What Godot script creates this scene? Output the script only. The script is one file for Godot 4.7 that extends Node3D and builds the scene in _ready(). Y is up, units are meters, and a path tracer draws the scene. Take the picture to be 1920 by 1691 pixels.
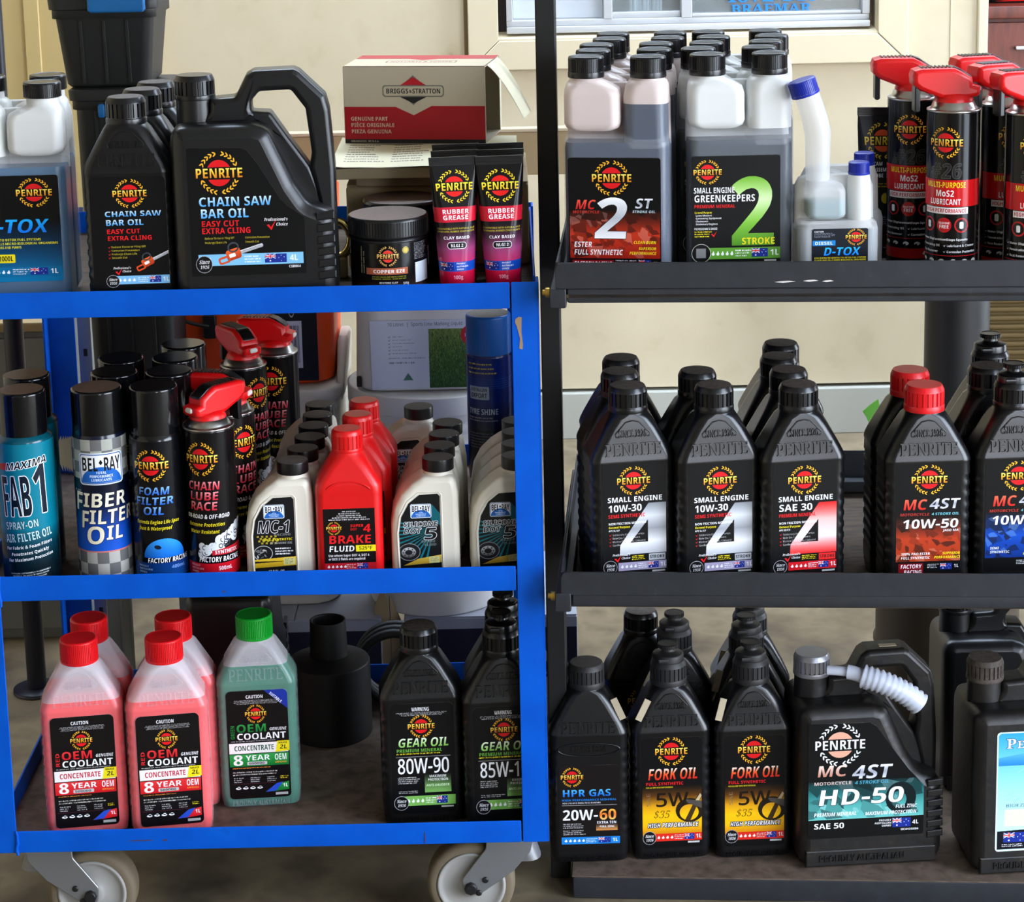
extends Node3D
# ---------------------------------------------------------------- the place
const GROUND := 0.07      # the floor's height; the eye is 1.305 m above it

func _ready():
	# camera: about a metre and a third up, tipped down 11 degrees, lens shifted down as the photograph is cropped
	var eye := Camera3D.new()
	eye.name = "camera"
	eye.projection = Camera3D.PROJECTION_FRUSTUM
	eye.near = 0.05
	eye.far = 60.0
	eye.size = 0.05 * 1691.0 / 4150.0
	eye.frustum_offset = Vector2(0.0, -0.05 * 415.5 / 4150.0)
	eye.position = Vector3(0, 1.375, 0)
	eye.rotation = Vector3(-atan(0.2), 0, 0)
	eye.rotate_object_local(Vector3(0, 0, 1), -0.0215)
	add_child(eye)
	eye.current = true
	# sky: an even bright overcast
	var sky_mat := ProceduralSkyMaterial.new()
	sky_mat.sky_top_color = Color(0.80, 0.87, 0.96)
	sky_mat.sky_horizon_color = Color(0.96, 0.97, 1.0)
	sky_mat.ground_horizon_color = Color(0.62, 0.60, 0.56)
	sky_mat.ground_bottom_color = Color(0.50, 0.48, 0.44)
	sky_mat.sky_energy_multiplier = 1.0
	var env := Environment.new()
	env.background_mode = Environment.BG_SKY
	env.sky = Sky.new()
	env.sky.sky_material = sky_mat
	env.background_energy_multiplier = 14.0
	env.tonemap_mode = Environment.TONE_MAPPER_LINEAR
	env.tonemap_exposure = 1.18
	env.sdfgi_enabled = true
	env.ssao_enabled = true
	env.ssil_enabled = true
	var world := WorldEnvironment.new()
	world.name = "world_environment"
	world.environment = env
	add_child(world)

	rng.seed = 7
	set_up_fonts()
	set_up_materials()
	set_up_labels()
	build_shed()
	build_trolley()
	build_rack()
	fill_trolley()
	fill_rack()
	build_background()

func set_up_materials():
	var fine := noise(0.09, 3, null, 256, 256, 3, 1.2)
	for d in [["black", Color(0.055, 0.055, 0.062), 0.28], ["jug_black", Color(0.06, 0.06, 0.067), 0.34]]:
		var m := paint(d[0], d[1], d[2])
		m.metallic_specular = 0.5
		m.normal_enabled = true
		m.normal_texture = fine
		m.normal_scale = 0.12
		m.uv1_triplanar = true
		m.uv1_scale = Vector3.ONE * 18
	paint("dull_black", Color(0.14, 0.135, 0.135), 0.5)
	paint("can_black", Color(0.05, 0.05, 0.055), 0.18)
	paint("gloss_black", Color(0.045, 0.045, 0.055), 0.14)
	paint("tube_black", Color(0.07, 0.065, 0.07), 0.3)
	paint("tin", Color(0.72, 0.71, 0.69), 0.28, 1.0)
	paint("tin_side", Color(0.6, 0.6, 0.6), 0.3, 1.0)
	paint("teal_tin", Color(0.02, 0.3, 0.36), 0.2)
	paint("navy_tin", Color(0.04, 0.06, 0.14), 0.2)
	paint("blue_tin", Color(0.02, 0.1, 0.36), 0.2)
	paint("shine_cap", Color(0.01, 0.33, 0.66), 0.32)
	paint("red_plastic", Color(0.84, 0.045, 0.06), 0.34)
	paint("nozzle_white", Color(0.85, 0.83, 0.8), 0.4)
	paint("blue_cap", Color(0.07, 0.16, 0.62), 0.38)
	paint("red_cap", Color(0.86, 0.05, 0.09), 0.38)
	paint("green_cap", Color(0.02, 0.62, 0.16), 0.38)
	paint("silver_cap", Color(0.62, 0.62, 0.64), 0.35, 0.6)
	paint("cream_plastic", Color(0.87, 0.84, 0.78), 0.36)
	paint("liquid_navy", Color(0.10, 0.17, 0.27), 0.3)
	paint("liquid_green_black", Color(0.05, 0.13, 0.17), 0.3)
	paint("liquid_blue", Color(0.10, 0.36, 0.52), 0.3)
	paint("liquid_blue_grey", Color(0.3, 0.42, 0.5), 0.3)
	paint("liquid_teal", Color(0.2, 0.52, 0.56), 0.3)
	paint("liquid_red_dark", Color(0.42, 0.1, 0.12), 0.3)
	paint("liquid_red", Color(0.97, 0.22, 0.22), 0.3)
	paint("liquid_green", Color(0.05, 0.46, 0.34), 0.3)
	for d in [["shell_milky", Color(0.90, 0.90, 0.89, 0.80)], ["shell_rose", Color(0.90, 0.83, 0.81, 0.80)], ["shell_half", Color(0.88, 0.88, 0.88, 0.42)], ["shell_haze", Color(0.90, 0.88, 0.90, 0.5)], ["shell_thin", Color(0.86, 0.88, 0.92, 0.13)]]:
		var m := paint(d[0], d[1], 0.3)
		m.transparency = BaseMaterial3D.TRANSPARENCY_ALPHA
	paint("spout_clear", Color(0.80, 0.82, 0.88), 0.3)
	var dust := noise(0.03, 11, [[0.0, 0.45, 0.75, 1.0], [Color(0.20, 0.17, 0.15), Color(0.27, 0.23, 0.2), Color(0.33, 0.28, 0.25), Color(0.22, 0.19, 0.18)]])
	grained("dusty_black", dust, 14, 0.7)
	var jug_dust := noise(0.02, 14, [[0.0, 0.4, 0.7, 1.0], [Color(0.07, 0.07, 0.075), Color(0.085, 0.08, 0.08), Color(0.115, 0.10, 0.09), Color(0.16, 0.135, 0.115)]], 512, 512, 5)
	grained("jug_dusty", jug_dust, 4, 0.42, 0.0, fine, 0.2)
	var dust2 := noise(0.03, 12, [[0.0, 0.5, 1.0], [Color(0.30, 0.22, 0.17), Color(0.38, 0.28, 0.22), Color(0.34, 0.25, 0.2)]])
	grained("dusty_brown", dust2, 12, 0.65)
	var dust3 := noise(0.03, 13, [[0.0, 0.5, 1.0], [Color(0.24, 0.22, 0.21), Color(0.30, 0.28, 0.26), Color(0.26, 0.24, 0.23)]])
	grained("dusty_grey", dust3, 12, 0.65)
	var blue := noise(0.012, 21, [[0.0, 0.6, 0.9, 1.0], [Color(0.0, 0.30, 0.71), Color(0.0, 0.325, 0.75), Color(0.0, 0.34, 0.77), Color(0.02, 0.31, 0.69)]], 512, 512)
	var lumps := noise(0.02, 22, null, 256, 256, 4, 2.0)
	grained("blue_paint", blue, 2.2, 0.42, 0.0, lumps, 0.18).metallic_specular = 0.3
	var steel := noise(0.03, 23, [[0.0, 0.5, 0.85, 1.0], [Color(0.105, 0.115, 0.135), Color(0.125, 0.135, 0.155), Color(0.14, 0.15, 0.17), Color(0.2, 0.2, 0.2)]], 512, 512)
	grained("rack_paint", steel, 3.0, 0.48, 0.0, lumps, 0.2)
	paint("navy_paint", Color(0.05, 0.06, 0.13), 0.4)
	paint("black_tube", Color(0.07, 0.068, 0.068), 0.5)
	paint("brass", Color(0.78, 0.64, 0.3), 0.32, 0.9)
	paint("galvanised", Color(0.62, 0.63, 0.64), 0.36, 0.75)
	paint("wheel_rubber", Color(0.42, 0.37, 0.29), 0.7)
	paint("wheel_hub", Color(0.6, 0.59, 0.57), 0.55)
	var ply := noise(0.02, 31, [[0.0, 0.35, 0.6, 0.8, 1.0], [Color(0.14, 0.10, 0.07), Color(0.24, 0.18, 0.12), Color(0.31, 0.24, 0.16), Color(0.20, 0.15, 0.10), Color(0.36, 0.28, 0.2)]], 512, 512, 5)
	var pm := grained("old_ply", ply, 3.0, 0.85, 0.0, lumps, 0.5)
	pm.uv1_scale = Vector3(1.2, 3.0, 6.0)
	var dirt := noise(0.018, 32, [[0.0, 0.4, 0.7, 1.0], [Color(0.24, 0.19, 0.15), Color(0.34, 0.28, 0.23), Color(0.40, 0.33, 0.28), Color(0.29, 0.23, 0.18)]], 512, 512, 5)
	grained("dusty_ledge", dirt, 3.5, 0.9, 0.0, lumps, 0.3)
	var slab_tex := noise(0.012, 33, [[0.0, 0.35, 0.6, 0.85, 1.0], [Color(0.24, 0.20, 0.155), Color(0.40, 0.345, 0.26), Color(0.48, 0.42, 0.32), Color(0.36, 0.31, 0.235), Color(0.52, 0.47, 0.38)]], 512, 512, 6)
	grained("concrete", slab_tex, 0.8, 0.9, 0.0, lumps, 0.4)
	var wall := noise(0.008, 34, [[0.0, 0.12, 0.3, 0.7, 1.0], [Color(0.62, 0.56, 0.43), Color(0.745, 0.69, 0.565), Color(0.785, 0.73, 0.61), Color(0.80, 0.745, 0.63), Color(0.765, 0.71, 0.585)]], 1024, 1024, 5)
	grained("cream_wall", wall, 0.7, 0.6)
	paint("pale_concrete", Color(0.86, 0.85, 0.82), 0.9)
	paint("cream_trim", Color(0.82, 0.765, 0.645), 0.5)
	paint("shaded_tan", Color(0.72, 0.63, 0.42), 0.55)
	paint("skirting", Color(0.66, 0.66, 0.62), 0.6)
	paint("painted_dark", Color(0.12, 0.10, 0.08), 0.9)
	paint("batten", Color(0.45, 0.37, 0.24), 0.7)
	paint("aluminium", Color(0.74, 0.745, 0.75), 0.38, 0.35)
	paint("blind", Color(0.87, 0.88, 0.92), 0.7)
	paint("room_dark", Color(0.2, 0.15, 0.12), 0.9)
	paint("cloth_pale", Color(0.7, 0.76, 0.8), 0.9)
	paint("letter_blue", Color(0.02, 0.5, 0.82), 0.4)
	var pane := paint("glass", Color(0.9, 0.95, 0.95, 0.12), 0.02)
	pane.transparency = BaseMaterial3D.TRANSPARENCY_ALPHA
	paint("ceiling_paint", Color(0.72, 0.71, 0.68), 0.8)
	paint("brick_paint", Color(0.62, 0.6, 0.56), 0.8)
	var wood := noise(0.02, 35, [[0.0, 0.5, 1.0], [Color(0.30, 0.11, 0.05), Color(0.38, 0.15, 0.07), Color(0.27, 0.09, 0.04)]], 256, 256, 4)
	var wm := grained("cabinet_wood", wood, 1.0, 0.45)
	wm.uv1_scale = Vector3(6, 1, 6)
	paint("black_tub", Color(0.065, 0.065, 0.06), 0.5)
	paint("clip_blue", Color(0.02, 0.36, 0.6), 0.4)
	paint("orange_drum", Color(0.85, 0.27, 0.04), 0.42)
	paint("white_bucket", Color(0.78, 0.77, 0.76), 0.42)
	paint("milky_tub", Color(0.72, 0.69, 0.64), 0.42)
	paint("tan_card", Color(0.60, 0.52, 0.38), 0.8)
	paint("carton_white", Color(0.58, 0.59, 0.63), 0.75)
	paint("box_tan", Color(0.70, 0.65, 0.56), 0.6)
	paint("paper", Color(0.86, 0.83, 0.71), 0.75)
	paint("pad_edge", Color(0.55, 0.49, 0.38), 0.85)
	paint("funnel_black", Color(0.05, 0.048, 0.046), 0.55)
	paint("brown_drum", Color(0.26, 0.21, 0.15), 0.6)
	paint("cane", Color(0.42, 0.34, 0.19), 0.8)
	paint("leaf", Color(0.42, 0.72, 0.25), 0.5)
	paint("foil_gold", Color(0.82, 0.72, 0.45), 0.22, 1.0)
	paint("scuff", Color(0.25, 0.2, 0.32), 0.7)
	paint("bare_primer", Color(0.58, 0.47, 0.36), 0.7)
	paint("sticker", Color(0.72, 0.66, 0.55), 0.7)
	paint("grey_steel", Color(0.42, 0.43, 0.42), 0.55)

func set_up_labels():
	printed("small_engine", print_small_engine("10W-30", "SEMI SYNTHETIC", [Color(0.55, 0.57, 0.6), Color(0.85, 0.86, 0.88), Color(0.6, 0.61, 0.64), Color(0.92, 0.92, 0.93), Color(0.7, 0.71, 0.74)], Color(0.66, 0.62, 0.74), "API SL/CF"))
	printed("sae_thirty", print_small_engine("SAE 30", "PREMIUM MINERAL", [Color(0.85, 0.12, 0.12), Color(0.97, 0.72, 0.70), Color(0.97, 0.85, 0.85), Color(0.88, 0.15, 0.15)], Color(0.82, 0.1, 0.13), "API SG/CD"))
	printed("diesel_large", print_diesel_large())
	printed("saw_litre", print_chain_saw_litre())
	printed("saw_jug", print_chain_saw_jug())
	printed("parts_box", print_parts_box(), 0.5)
	printed("parts_box_top", print_parts_box_top(), 0.5)
	printed("copper", print_copper(), 0.2)
	printed("grease", print_rubber_grease(), 0.25)
	printed("two_stroke", print_two_stroke())
	printed("greenkeepers", print_greenkeepers())
	printed("diesel_small", print_diesel_small())
	printed("cam_lube", print_cam_lube(), 0.4)
	printed("lubricant", print_lubricant(), 0.18)
	printed("spray_on", print_spray_on_oil(), 0.25)
	printed("fiber_oil", print_fiber_oil(), 0.25)
	printed("foam_oil", print_foam_oil(), 0.2)
	printed("chain_lube", print_chain_lube(), 0.2)
	printed("motor_oil", print_motor_oil())
	printed("silicone", print_silicone())
	printed("brake_fluid", print_brake_fluid())
	printed("red_coolant", print_coolant([Color(0.9, 0.22, 0.22), Color(0.78, 0.08, 0.12)], Color(0.75, 0.12, 0.2), "RED"))
	printed("green_coolant", print_coolant([Color(0.2, 0.62, 0.28), Color(0.08, 0.45, 0.18)], Color(0.12, 0.3, 0.22), "GREEN"))
	printed("gear_ninety", print_gear_oil("80W-90"))
	printed("gear_heavy", print_gear_oil("85W-140"))
	printed("four_stroke_red", print_four_stroke([Color(0.08, 0.04, 0.03), Color(0.7, 0.22, 0.1), Color(0.62, 0.2, 0.07)], ["100% PAO ESTER", "FULL SYNTHETIC"], ["SUPERIOR", "PERFORMANCE"], true))
	printed("four_stroke_blue", print_four_stroke([Color(0.03, 0.06, 0.12), Color(0.04, 0.28, 0.7), Color(0.03, 0.18, 0.5)], ["SEMI", "SYNTHETIC"], ["FULL ZINC", "MAXIMUM", "PROTECTION"], false))
	printed("gas_oil", print_gas_oil())
	printed("fork_oil", print_fork_oil())
	printed("heavy_duty", print_heavy_duty())
	printed("blue_can", print_blue_can())
	printed("shine", print_shine(), 0.25)
	printed("line_marking", print_line_marking(), 0.5)
	printed("drum", print_drum(), 0.4)
	printed("carton", print_carton(), 0.7)
	printed("papers", print_papers(), 0.7)

func box_at(size: Vector3, at: Vector3, bevel := 0.0) -> ArrayMesh:
	var st := begin()
	block(st, size, at, bevel)
	return st.commit()

# a box given by its ends
func span(x0: float, x1: float, y0: float, y1: float, z0: float, z1: float, bevel := 0.0) -> ArrayMesh:
	return box_at(Vector3(absf(x1 - x0), absf(y1 - y0), absf(z1 - z0)), Vector3((x0 + x1) / 2, (y0 + y1) / 2, (z0 + z1) / 2), bevel)

func build_shed():
	var g := GROUND
	structure("floor", span(-4.0, 2.45, g - 0.15, g, -7.0, 5.0), M.concrete, Vector3.ZERO, "stained bare concrete floor under the trolley and rack", "floor")
	structure("reflector", span(2.45, 14.0, g - 0.15, g - 0.005, -9.0, 9.0), M.pale_concrete, Vector3.ZERO, "added pale concrete driveway outside the shed's side doorway", "reflector")  # unseen pale ground, added to bounce more light onto the bottles
	structure("wall_back", wall_with_opening(), M.cream_wall, Vector3.ZERO, "cream painted wall behind the shelves, with a window in it", "wall")
	structure("wall_front", span(-2.45, 1.5, g, 2.7, 2.35, 2.5), M.brick_paint, Vector3.ZERO, "unseen shed wall behind the camera, added to dim the open front", "wall")  # unseen wall, put in to darken what the bottle fronts reflect
	structure("wall_left", span(-2.6, -2.45, g, 2.7, -7.0, 2.5), M.cream_wall, Vector3.ZERO, "cream side wall of the shed, left of the trolley", "wall")
	structure("wall_far", span(-2.6, 4.0, g, 2.7, -7.0, -6.85), M.brick_paint, Vector3.ZERO, "far wall of the room beyond the cream wall", "wall")
	var side := begin()
	block(side, Vector3(0.15, 2.63, 1.2), Vector3(2.375, 1.385, -2.55))
	block(side, Vector3(0.15, 2.63, 2.1), Vector3(2.375, 1.385, 1.45))
	block(side, Vector3(0.15, 0.3, 2.35), Vector3(2.375, 2.55, -0.775))
	structure("wall_side", side.commit(), M.brick_paint, Vector3.ZERO, "unseen shed side wall, its open doorway narrowed to shape the daylight", "wall")  # unseen wall, opening narrowed to sharpen the highlights on the cans
	structure("wall_right", span(3.85, 4.0, g, 2.7, -6.85, -4.5), M.brick_paint, Vector3.ZERO, "side wall of the room with the brown cabinet", "wall")
	var st := begin()
	block(st, Vector3(6.6, 0.1, 2.5), Vector3(0.7, 2.75, -5.75))
	block(st, Vector3(4.9, 0.1, 6.1), Vector3(-0.15, 2.75, -0.55))
	block(st, Vector3(1.0, 0.1, 0.9), Vector3(-2.1, 2.75, -4.05))
	structure("ceiling", st.commit(), M.ceiling_paint, Vector3.ZERO, "shed ceiling with an open roof light above the back wall", "ceiling")

func wall_with_opening() -> ArrayMesh:
	var st := begin()
	var g := GROUND
	for r in [[-2.45, -0.02, 0.172, 2.7], [-0.02, 0.725, 0.172, 0.886], [-0.02, 0.725, 1.75, 2.7], [0.725, 0.938, 0.172, 2.7]]:
		block(st, Vector3(r[1] - r[0], r[3] - r[2], 0.14), Vector3((r[0] + r[1]) / 2, (r[2] + r[3]) / 2, -4.42))
	block(st, Vector3(3.388, 0.11, 0.09), Vector3(-0.756, 0.117, -4.445))
	return st.commit()

func build_trolley():
	var b := Vector3(-0.29, GROUND, -2.565)
	var t := thing("tool_trolley", "bright blue three-tier steel trolley on castor wheels, full of oils and sprays", "trolley", b)
	var back := Transform3D(Basis(), -b)
	var zf := -2.33
	var zr := -2.80
	var xl := -0.607
	var xr := 0.0275
	for p in [[xl, zf, 1, 1], [xr, zf, -1, 1], [xl, zr, 1, -1], [xr, zr, -1, -1]]:
		var st := begin()
		var x: float = p[0]
		var w := 0.030
		var y0 := 0.1985
		var y1 := 0.8505
		var zc: float = p[1] - 0.0015 * p[3]
		var wide := w if p[3] > 0 else 0.036
		block(st, Vector3(wide, y1 - y0, 0.003), Vector3(x + p[2] * wide / 2, (y0 + y1) / 2, zc), 0.0008)
		block(st, Vector3(0.003, y1 - y0, w), Vector3(x + p[2] * 0.0015, (y0 + y1) / 2, p[1] - p[3] * w / 2), 0.0008)
		part(t, "corner_post", st.commit(), M.blue_paint, back)
	for d in [[0.8215, 0.8505, "old_ply"], [0.5000, 0.5285, "dusty_ledge"], [0.1985, 0.2245, "dusty_ledge"]]:
		var st := begin()
		var y0: float = d[0]
		var y1: float = d[1]
		block(st, Vector3(xr - xl - 0.062, y1 - y0, 0.003), Vector3((xl + xr) / 2 - 0.0005, (y0 + y1) / 2, zf - 0.0016), 0.0010)
		part(t, "front_lip", st.commit(), M.blue_paint, back)
		st = begin()
		block(st, Vector3(xr - xl - 0.074, y1 - y0, 0.003), Vector3((xl + xr) / 2, (y0 + y1) / 2, zr + 0.0016), 0.0008)
		part(t, "rear_lip", st.commit(), M.blue_paint, back)
		for x in [xl + 0.0045, xr - 0.0045]:
			st = begin()
			block(st, Vector3(0.003, y1 - y0, zf - zr - 0.066), Vector3(x, (y0 + y1) / 2, (zf + zr) / 2), 0.0008)
			part(t, "side_lip", st.commit(), M.blue_paint, back)
		part(t, "deck", span(xl + 0.006, xr - 0.006, y0 - 0.0005, y0 + 0.0018, zf - 0.004, zr + 0.004), M[d[2]], back)
	# weld beads and bare spots where the paint has come off
	for w in [[-0.577, 0.494, 0.535], [-0.577, 0.196, 0.226]]:
		var st := begin()
		var path := []
		for i in 7:
			path.append(Vector3(w[0] + rng.randf_range(-0.0012, 0.0012), lerpf(w[1], w[2], i / 6.0), zf + 0.0002))
		hose(st, path, [0.0016, 0.0022, 0.0018, 0.0024, 0.0018, 0.002, 0.0012], 6)
		part(t, "weld_bead", st.commit(), M.blue_paint, back)
	var st := begin()
	slab(st, pts([0.0015, 0.810, 0.0055, 0.8125, 0.0085, 0.812, 0.0078, 0.796, 0.0092, 0.782, 0.0088, 0.776, 0.0050, 0.777, 0.0062, 0.788, 0.0030, 0.802, 0.0010, 0.806]), 0.0003, 0.0, zf + 0.0003, false)
	part(t, "bare_patch", st.commit(), M.bare_primer, back)
	for s in [[-0.452, 0.2105, 0.030, 0.0012], [-0.412, 0.2100, 0.006, 0.0020], [-0.1145, 0.2030, 0.0015, 0.012], [-0.330, 0.5060, 0.004, 0.0015]]:
		st = begin()
		slab(st, pts([s[0], s[1], s[0] + s[2] * 0.5, s[1] - s[3] * 0.3, s[0] + s[2], s[1], s[0] + s[2] * 0.9, s[1] + s[3], s[0] + s[2] * 0.2, s[1] + s[3] * 0.8]), 0.0002, 0.0, zf + 0.0003, false)
		part(t, "paint_scuff", st.commit(), M.scuff, back)
	for c in [[-0.506, 1.0], [-0.064, -1.0]]:
		castor(t, Vector3(c[0], 0.1215, -2.395) - b, c[1])
	for c in [[-0.55, 1.0], [-0.04, 1.0]]:
		castor(t, Vector3(c[0] + 0.02, 0.122, -2.73) - b, c[1])

# a swivel castor whose wheel trails to the right (m = 1) or left (m = -1) of its pivot
func castor(t: Node3D, at: Vector3, m: float):
	var st := begin()
	for z in [0.021, -0.021]:
		var o := soften(pts([-76, 70, -20, 70, -18, 48, 10, 10, 8, -9, -10, -9, -50, 20, -70, 44], 0.001), 0.006, 3)
		for i in o.size():
			o[i] = Vector2(o[i].x * m, o[i].y)
		slab(st, o, 0.004, 0.001, z)
	block(st, Vector3(0.046, 0.004, 0.046), Vector3(-0.048 * m, 0.067, 0), 0.001)
	loft(st, [[0.03, 0.022, 0.019, 0.015, -0.060 * m], [0.05, 0.024, 0.021, 0.018, -0.052 * m], [0.064, 0.024, 0.022, 0.021, -0.048 * m]], 4)
	lathe(st, [[0.026, 0.066], [0.028, 0.068], [0.028, 0.072], [0.024, 0.0755], [0.024, 0.0765]], 10, true, -0.048 * m)
	var fork := part(t, "castor_fork", st.commit(), M.galvanised, move(at))
	st = begin()
	lathe(st, [[0.040, -0.016], [0.046, -0.0165], [0.0505, -0.013], [0.0515, -0.006], [0.0515, 0.006], [0.0505, 0.013], [0.046, 0.0165], [0.040, 0.016]], 12, false)
	part(fork, "tyre", st.commit(), M.wheel_rubber, move(Vector3.ZERO, 90))
	st = begin()
	lathe(st, [[0.008, -0.018], [0.014, -0.018], [0.016, -0.0125], [0.031, -0.0125], [0.035, -0.0145], [0.037, -0.0165], [0.0405, -0.0165], [0.0405, 0.0165], [0.037, 0.0165], [0.035, 0.0145], [0.031, 0.0125], [0.016, 0.0125], [0.014, 0.018], [0.008, 0.018]], 12)
	part(fork, "wheel_hub", st.commit(), M.wheel_hub, move(Vector3.ZERO, 90))
	st = begin()
	lathe(st, [[0.004, -0.026], [0.004, 0.026]], 6)
	lathe(st, [[0.0075, 0.023], [0.0075, 0.027], [0.006, 0.028]], 2)
	part(fork, "axle_bolt", st.commit(), M.black_tube, move(Vector3.ZERO, 90))
	st = begin()
	for y in [0.010, -0.006]:
		lathe(st, [[0.0036, 0.0225], [0.0036, 0.0245], [0.002, 0.025]], 5, true, (-0.012 - y * 0.5) * m, -y)
	part(fork, "rivet", st.commit(), M.black_tube, move(Vector3(0, 0, 0), 90))

func build_rack():
	var b := Vector3(0.045, GROUND, -2.30)
	var t := thing("shelf_rack", "dark grey steel shelving rack with lipped trays, right of the blue trolley", "shelving", b, -4.2)
	var g := GROUND
	for p in [[-0.0165, -0.198], [-0.0300, -0.440], [1.02, -0.198], [1.02, -0.440]]:
		part(t, "upright", span(p[0] - 0.0115, p[0] + 0.0115, 0.0, 1.75, p[1] - 0.0115, p[1] + 0.0115, 0.002), M.black_tube)
	for d in [[0.8775, 0.8490, 0.8325, 0.842], [0.5315, 0.5050, 0.4905, 0.486]]:
		var top: float = d[0] - g
		var low: float = d[1] - g
		var st := begin()
		# the front lip turns the corner at the left end and runs back
		slab(st, pts([0.0, low, 1.03, low, 1.03, top, 0.006, top, 0.002, top - 0.002, 0.0, top - 0.007]), 0.003, 0.0007, -0.0015)
		part(t, "front_lip", st.commit(), M.rack_paint)
		part(t, "side_lip", span(0.0, 0.003, low, top, -0.0035, -0.44, 0.0007), M.rack_paint)
		part(t, "rear_lip", span(0.004, 1.03, d[3] - g - 0.003, top + 0.003, -0.441, -0.444, 0.0007), M.rack_paint)
		part(t, "front_tube", span(0.012, 1.03, d[2] - g, low - 0.0008, -0.004, -0.024, 0.0015), M.rack_paint)
		part(t, "rear_tube", span(0.012, 1.03, d[2] - g, low - 0.0008, -0.405, -0.425, 0.0015), M.rack_paint)
		part(t, "deck", span(0.004, 1.028, d[3] - g - 0.0035, d[3] - g, -0.0245 if d[3] < 0.6 else -0.004, -0.440), M.old_ply)
		var ay: float = d[2] - g + 0.005
		part(t, "side_arm", span(-0.0065, 0.0110, ay - 0.0095, ay + 0.0115, 0.0015, -0.45, 0.0012), M.rack_paint)
		st = begin()
		lathe(st, [[0.0055, 0.0], [0.0055, 0.004], [0.0045, 0.0048]], 2)
		lathe(st, [[0.0030, -0.002], [0.0030, 0.0075]], 4)
		part(t, "brass_bolt", st.commit(), M.brass, move(Vector3(-0.0068, ay + 0.0065, -0.006), 0, 0, 90))
	for s in [[0.232, 0.8555, 0.022], [0.262, 0.8565, 0.016], [0.282, 0.8560, 0.012]]:
		var st := begin()
		slab(st, pts([s[0], s[1] - g, s[0] + s[2] * 0.4, s[1] - g - 0.0008, s[0] + s[2], s[1] - g + 0.0004, s[0] + s[2] * 0.7, s[1] - g + 0.0014, s[0] + s[2] * 0.3, s[1] - g + 0.001]), 0.0002, 0.0, 0.0002, false)
		part(t, "paint_scratch", st.commit(), M.nozzle_white)
	part(t, "base_ledge", span(0.0, 1.03, 0.0285, 0.030, -0.1375, -0.52), M.dusty_ledge)
	part(t, "base_frame", span(0.0005, 1.0295, 0.0, 0.0284, -0.138, -0.518, 0.002), M.rack_paint)

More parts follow.
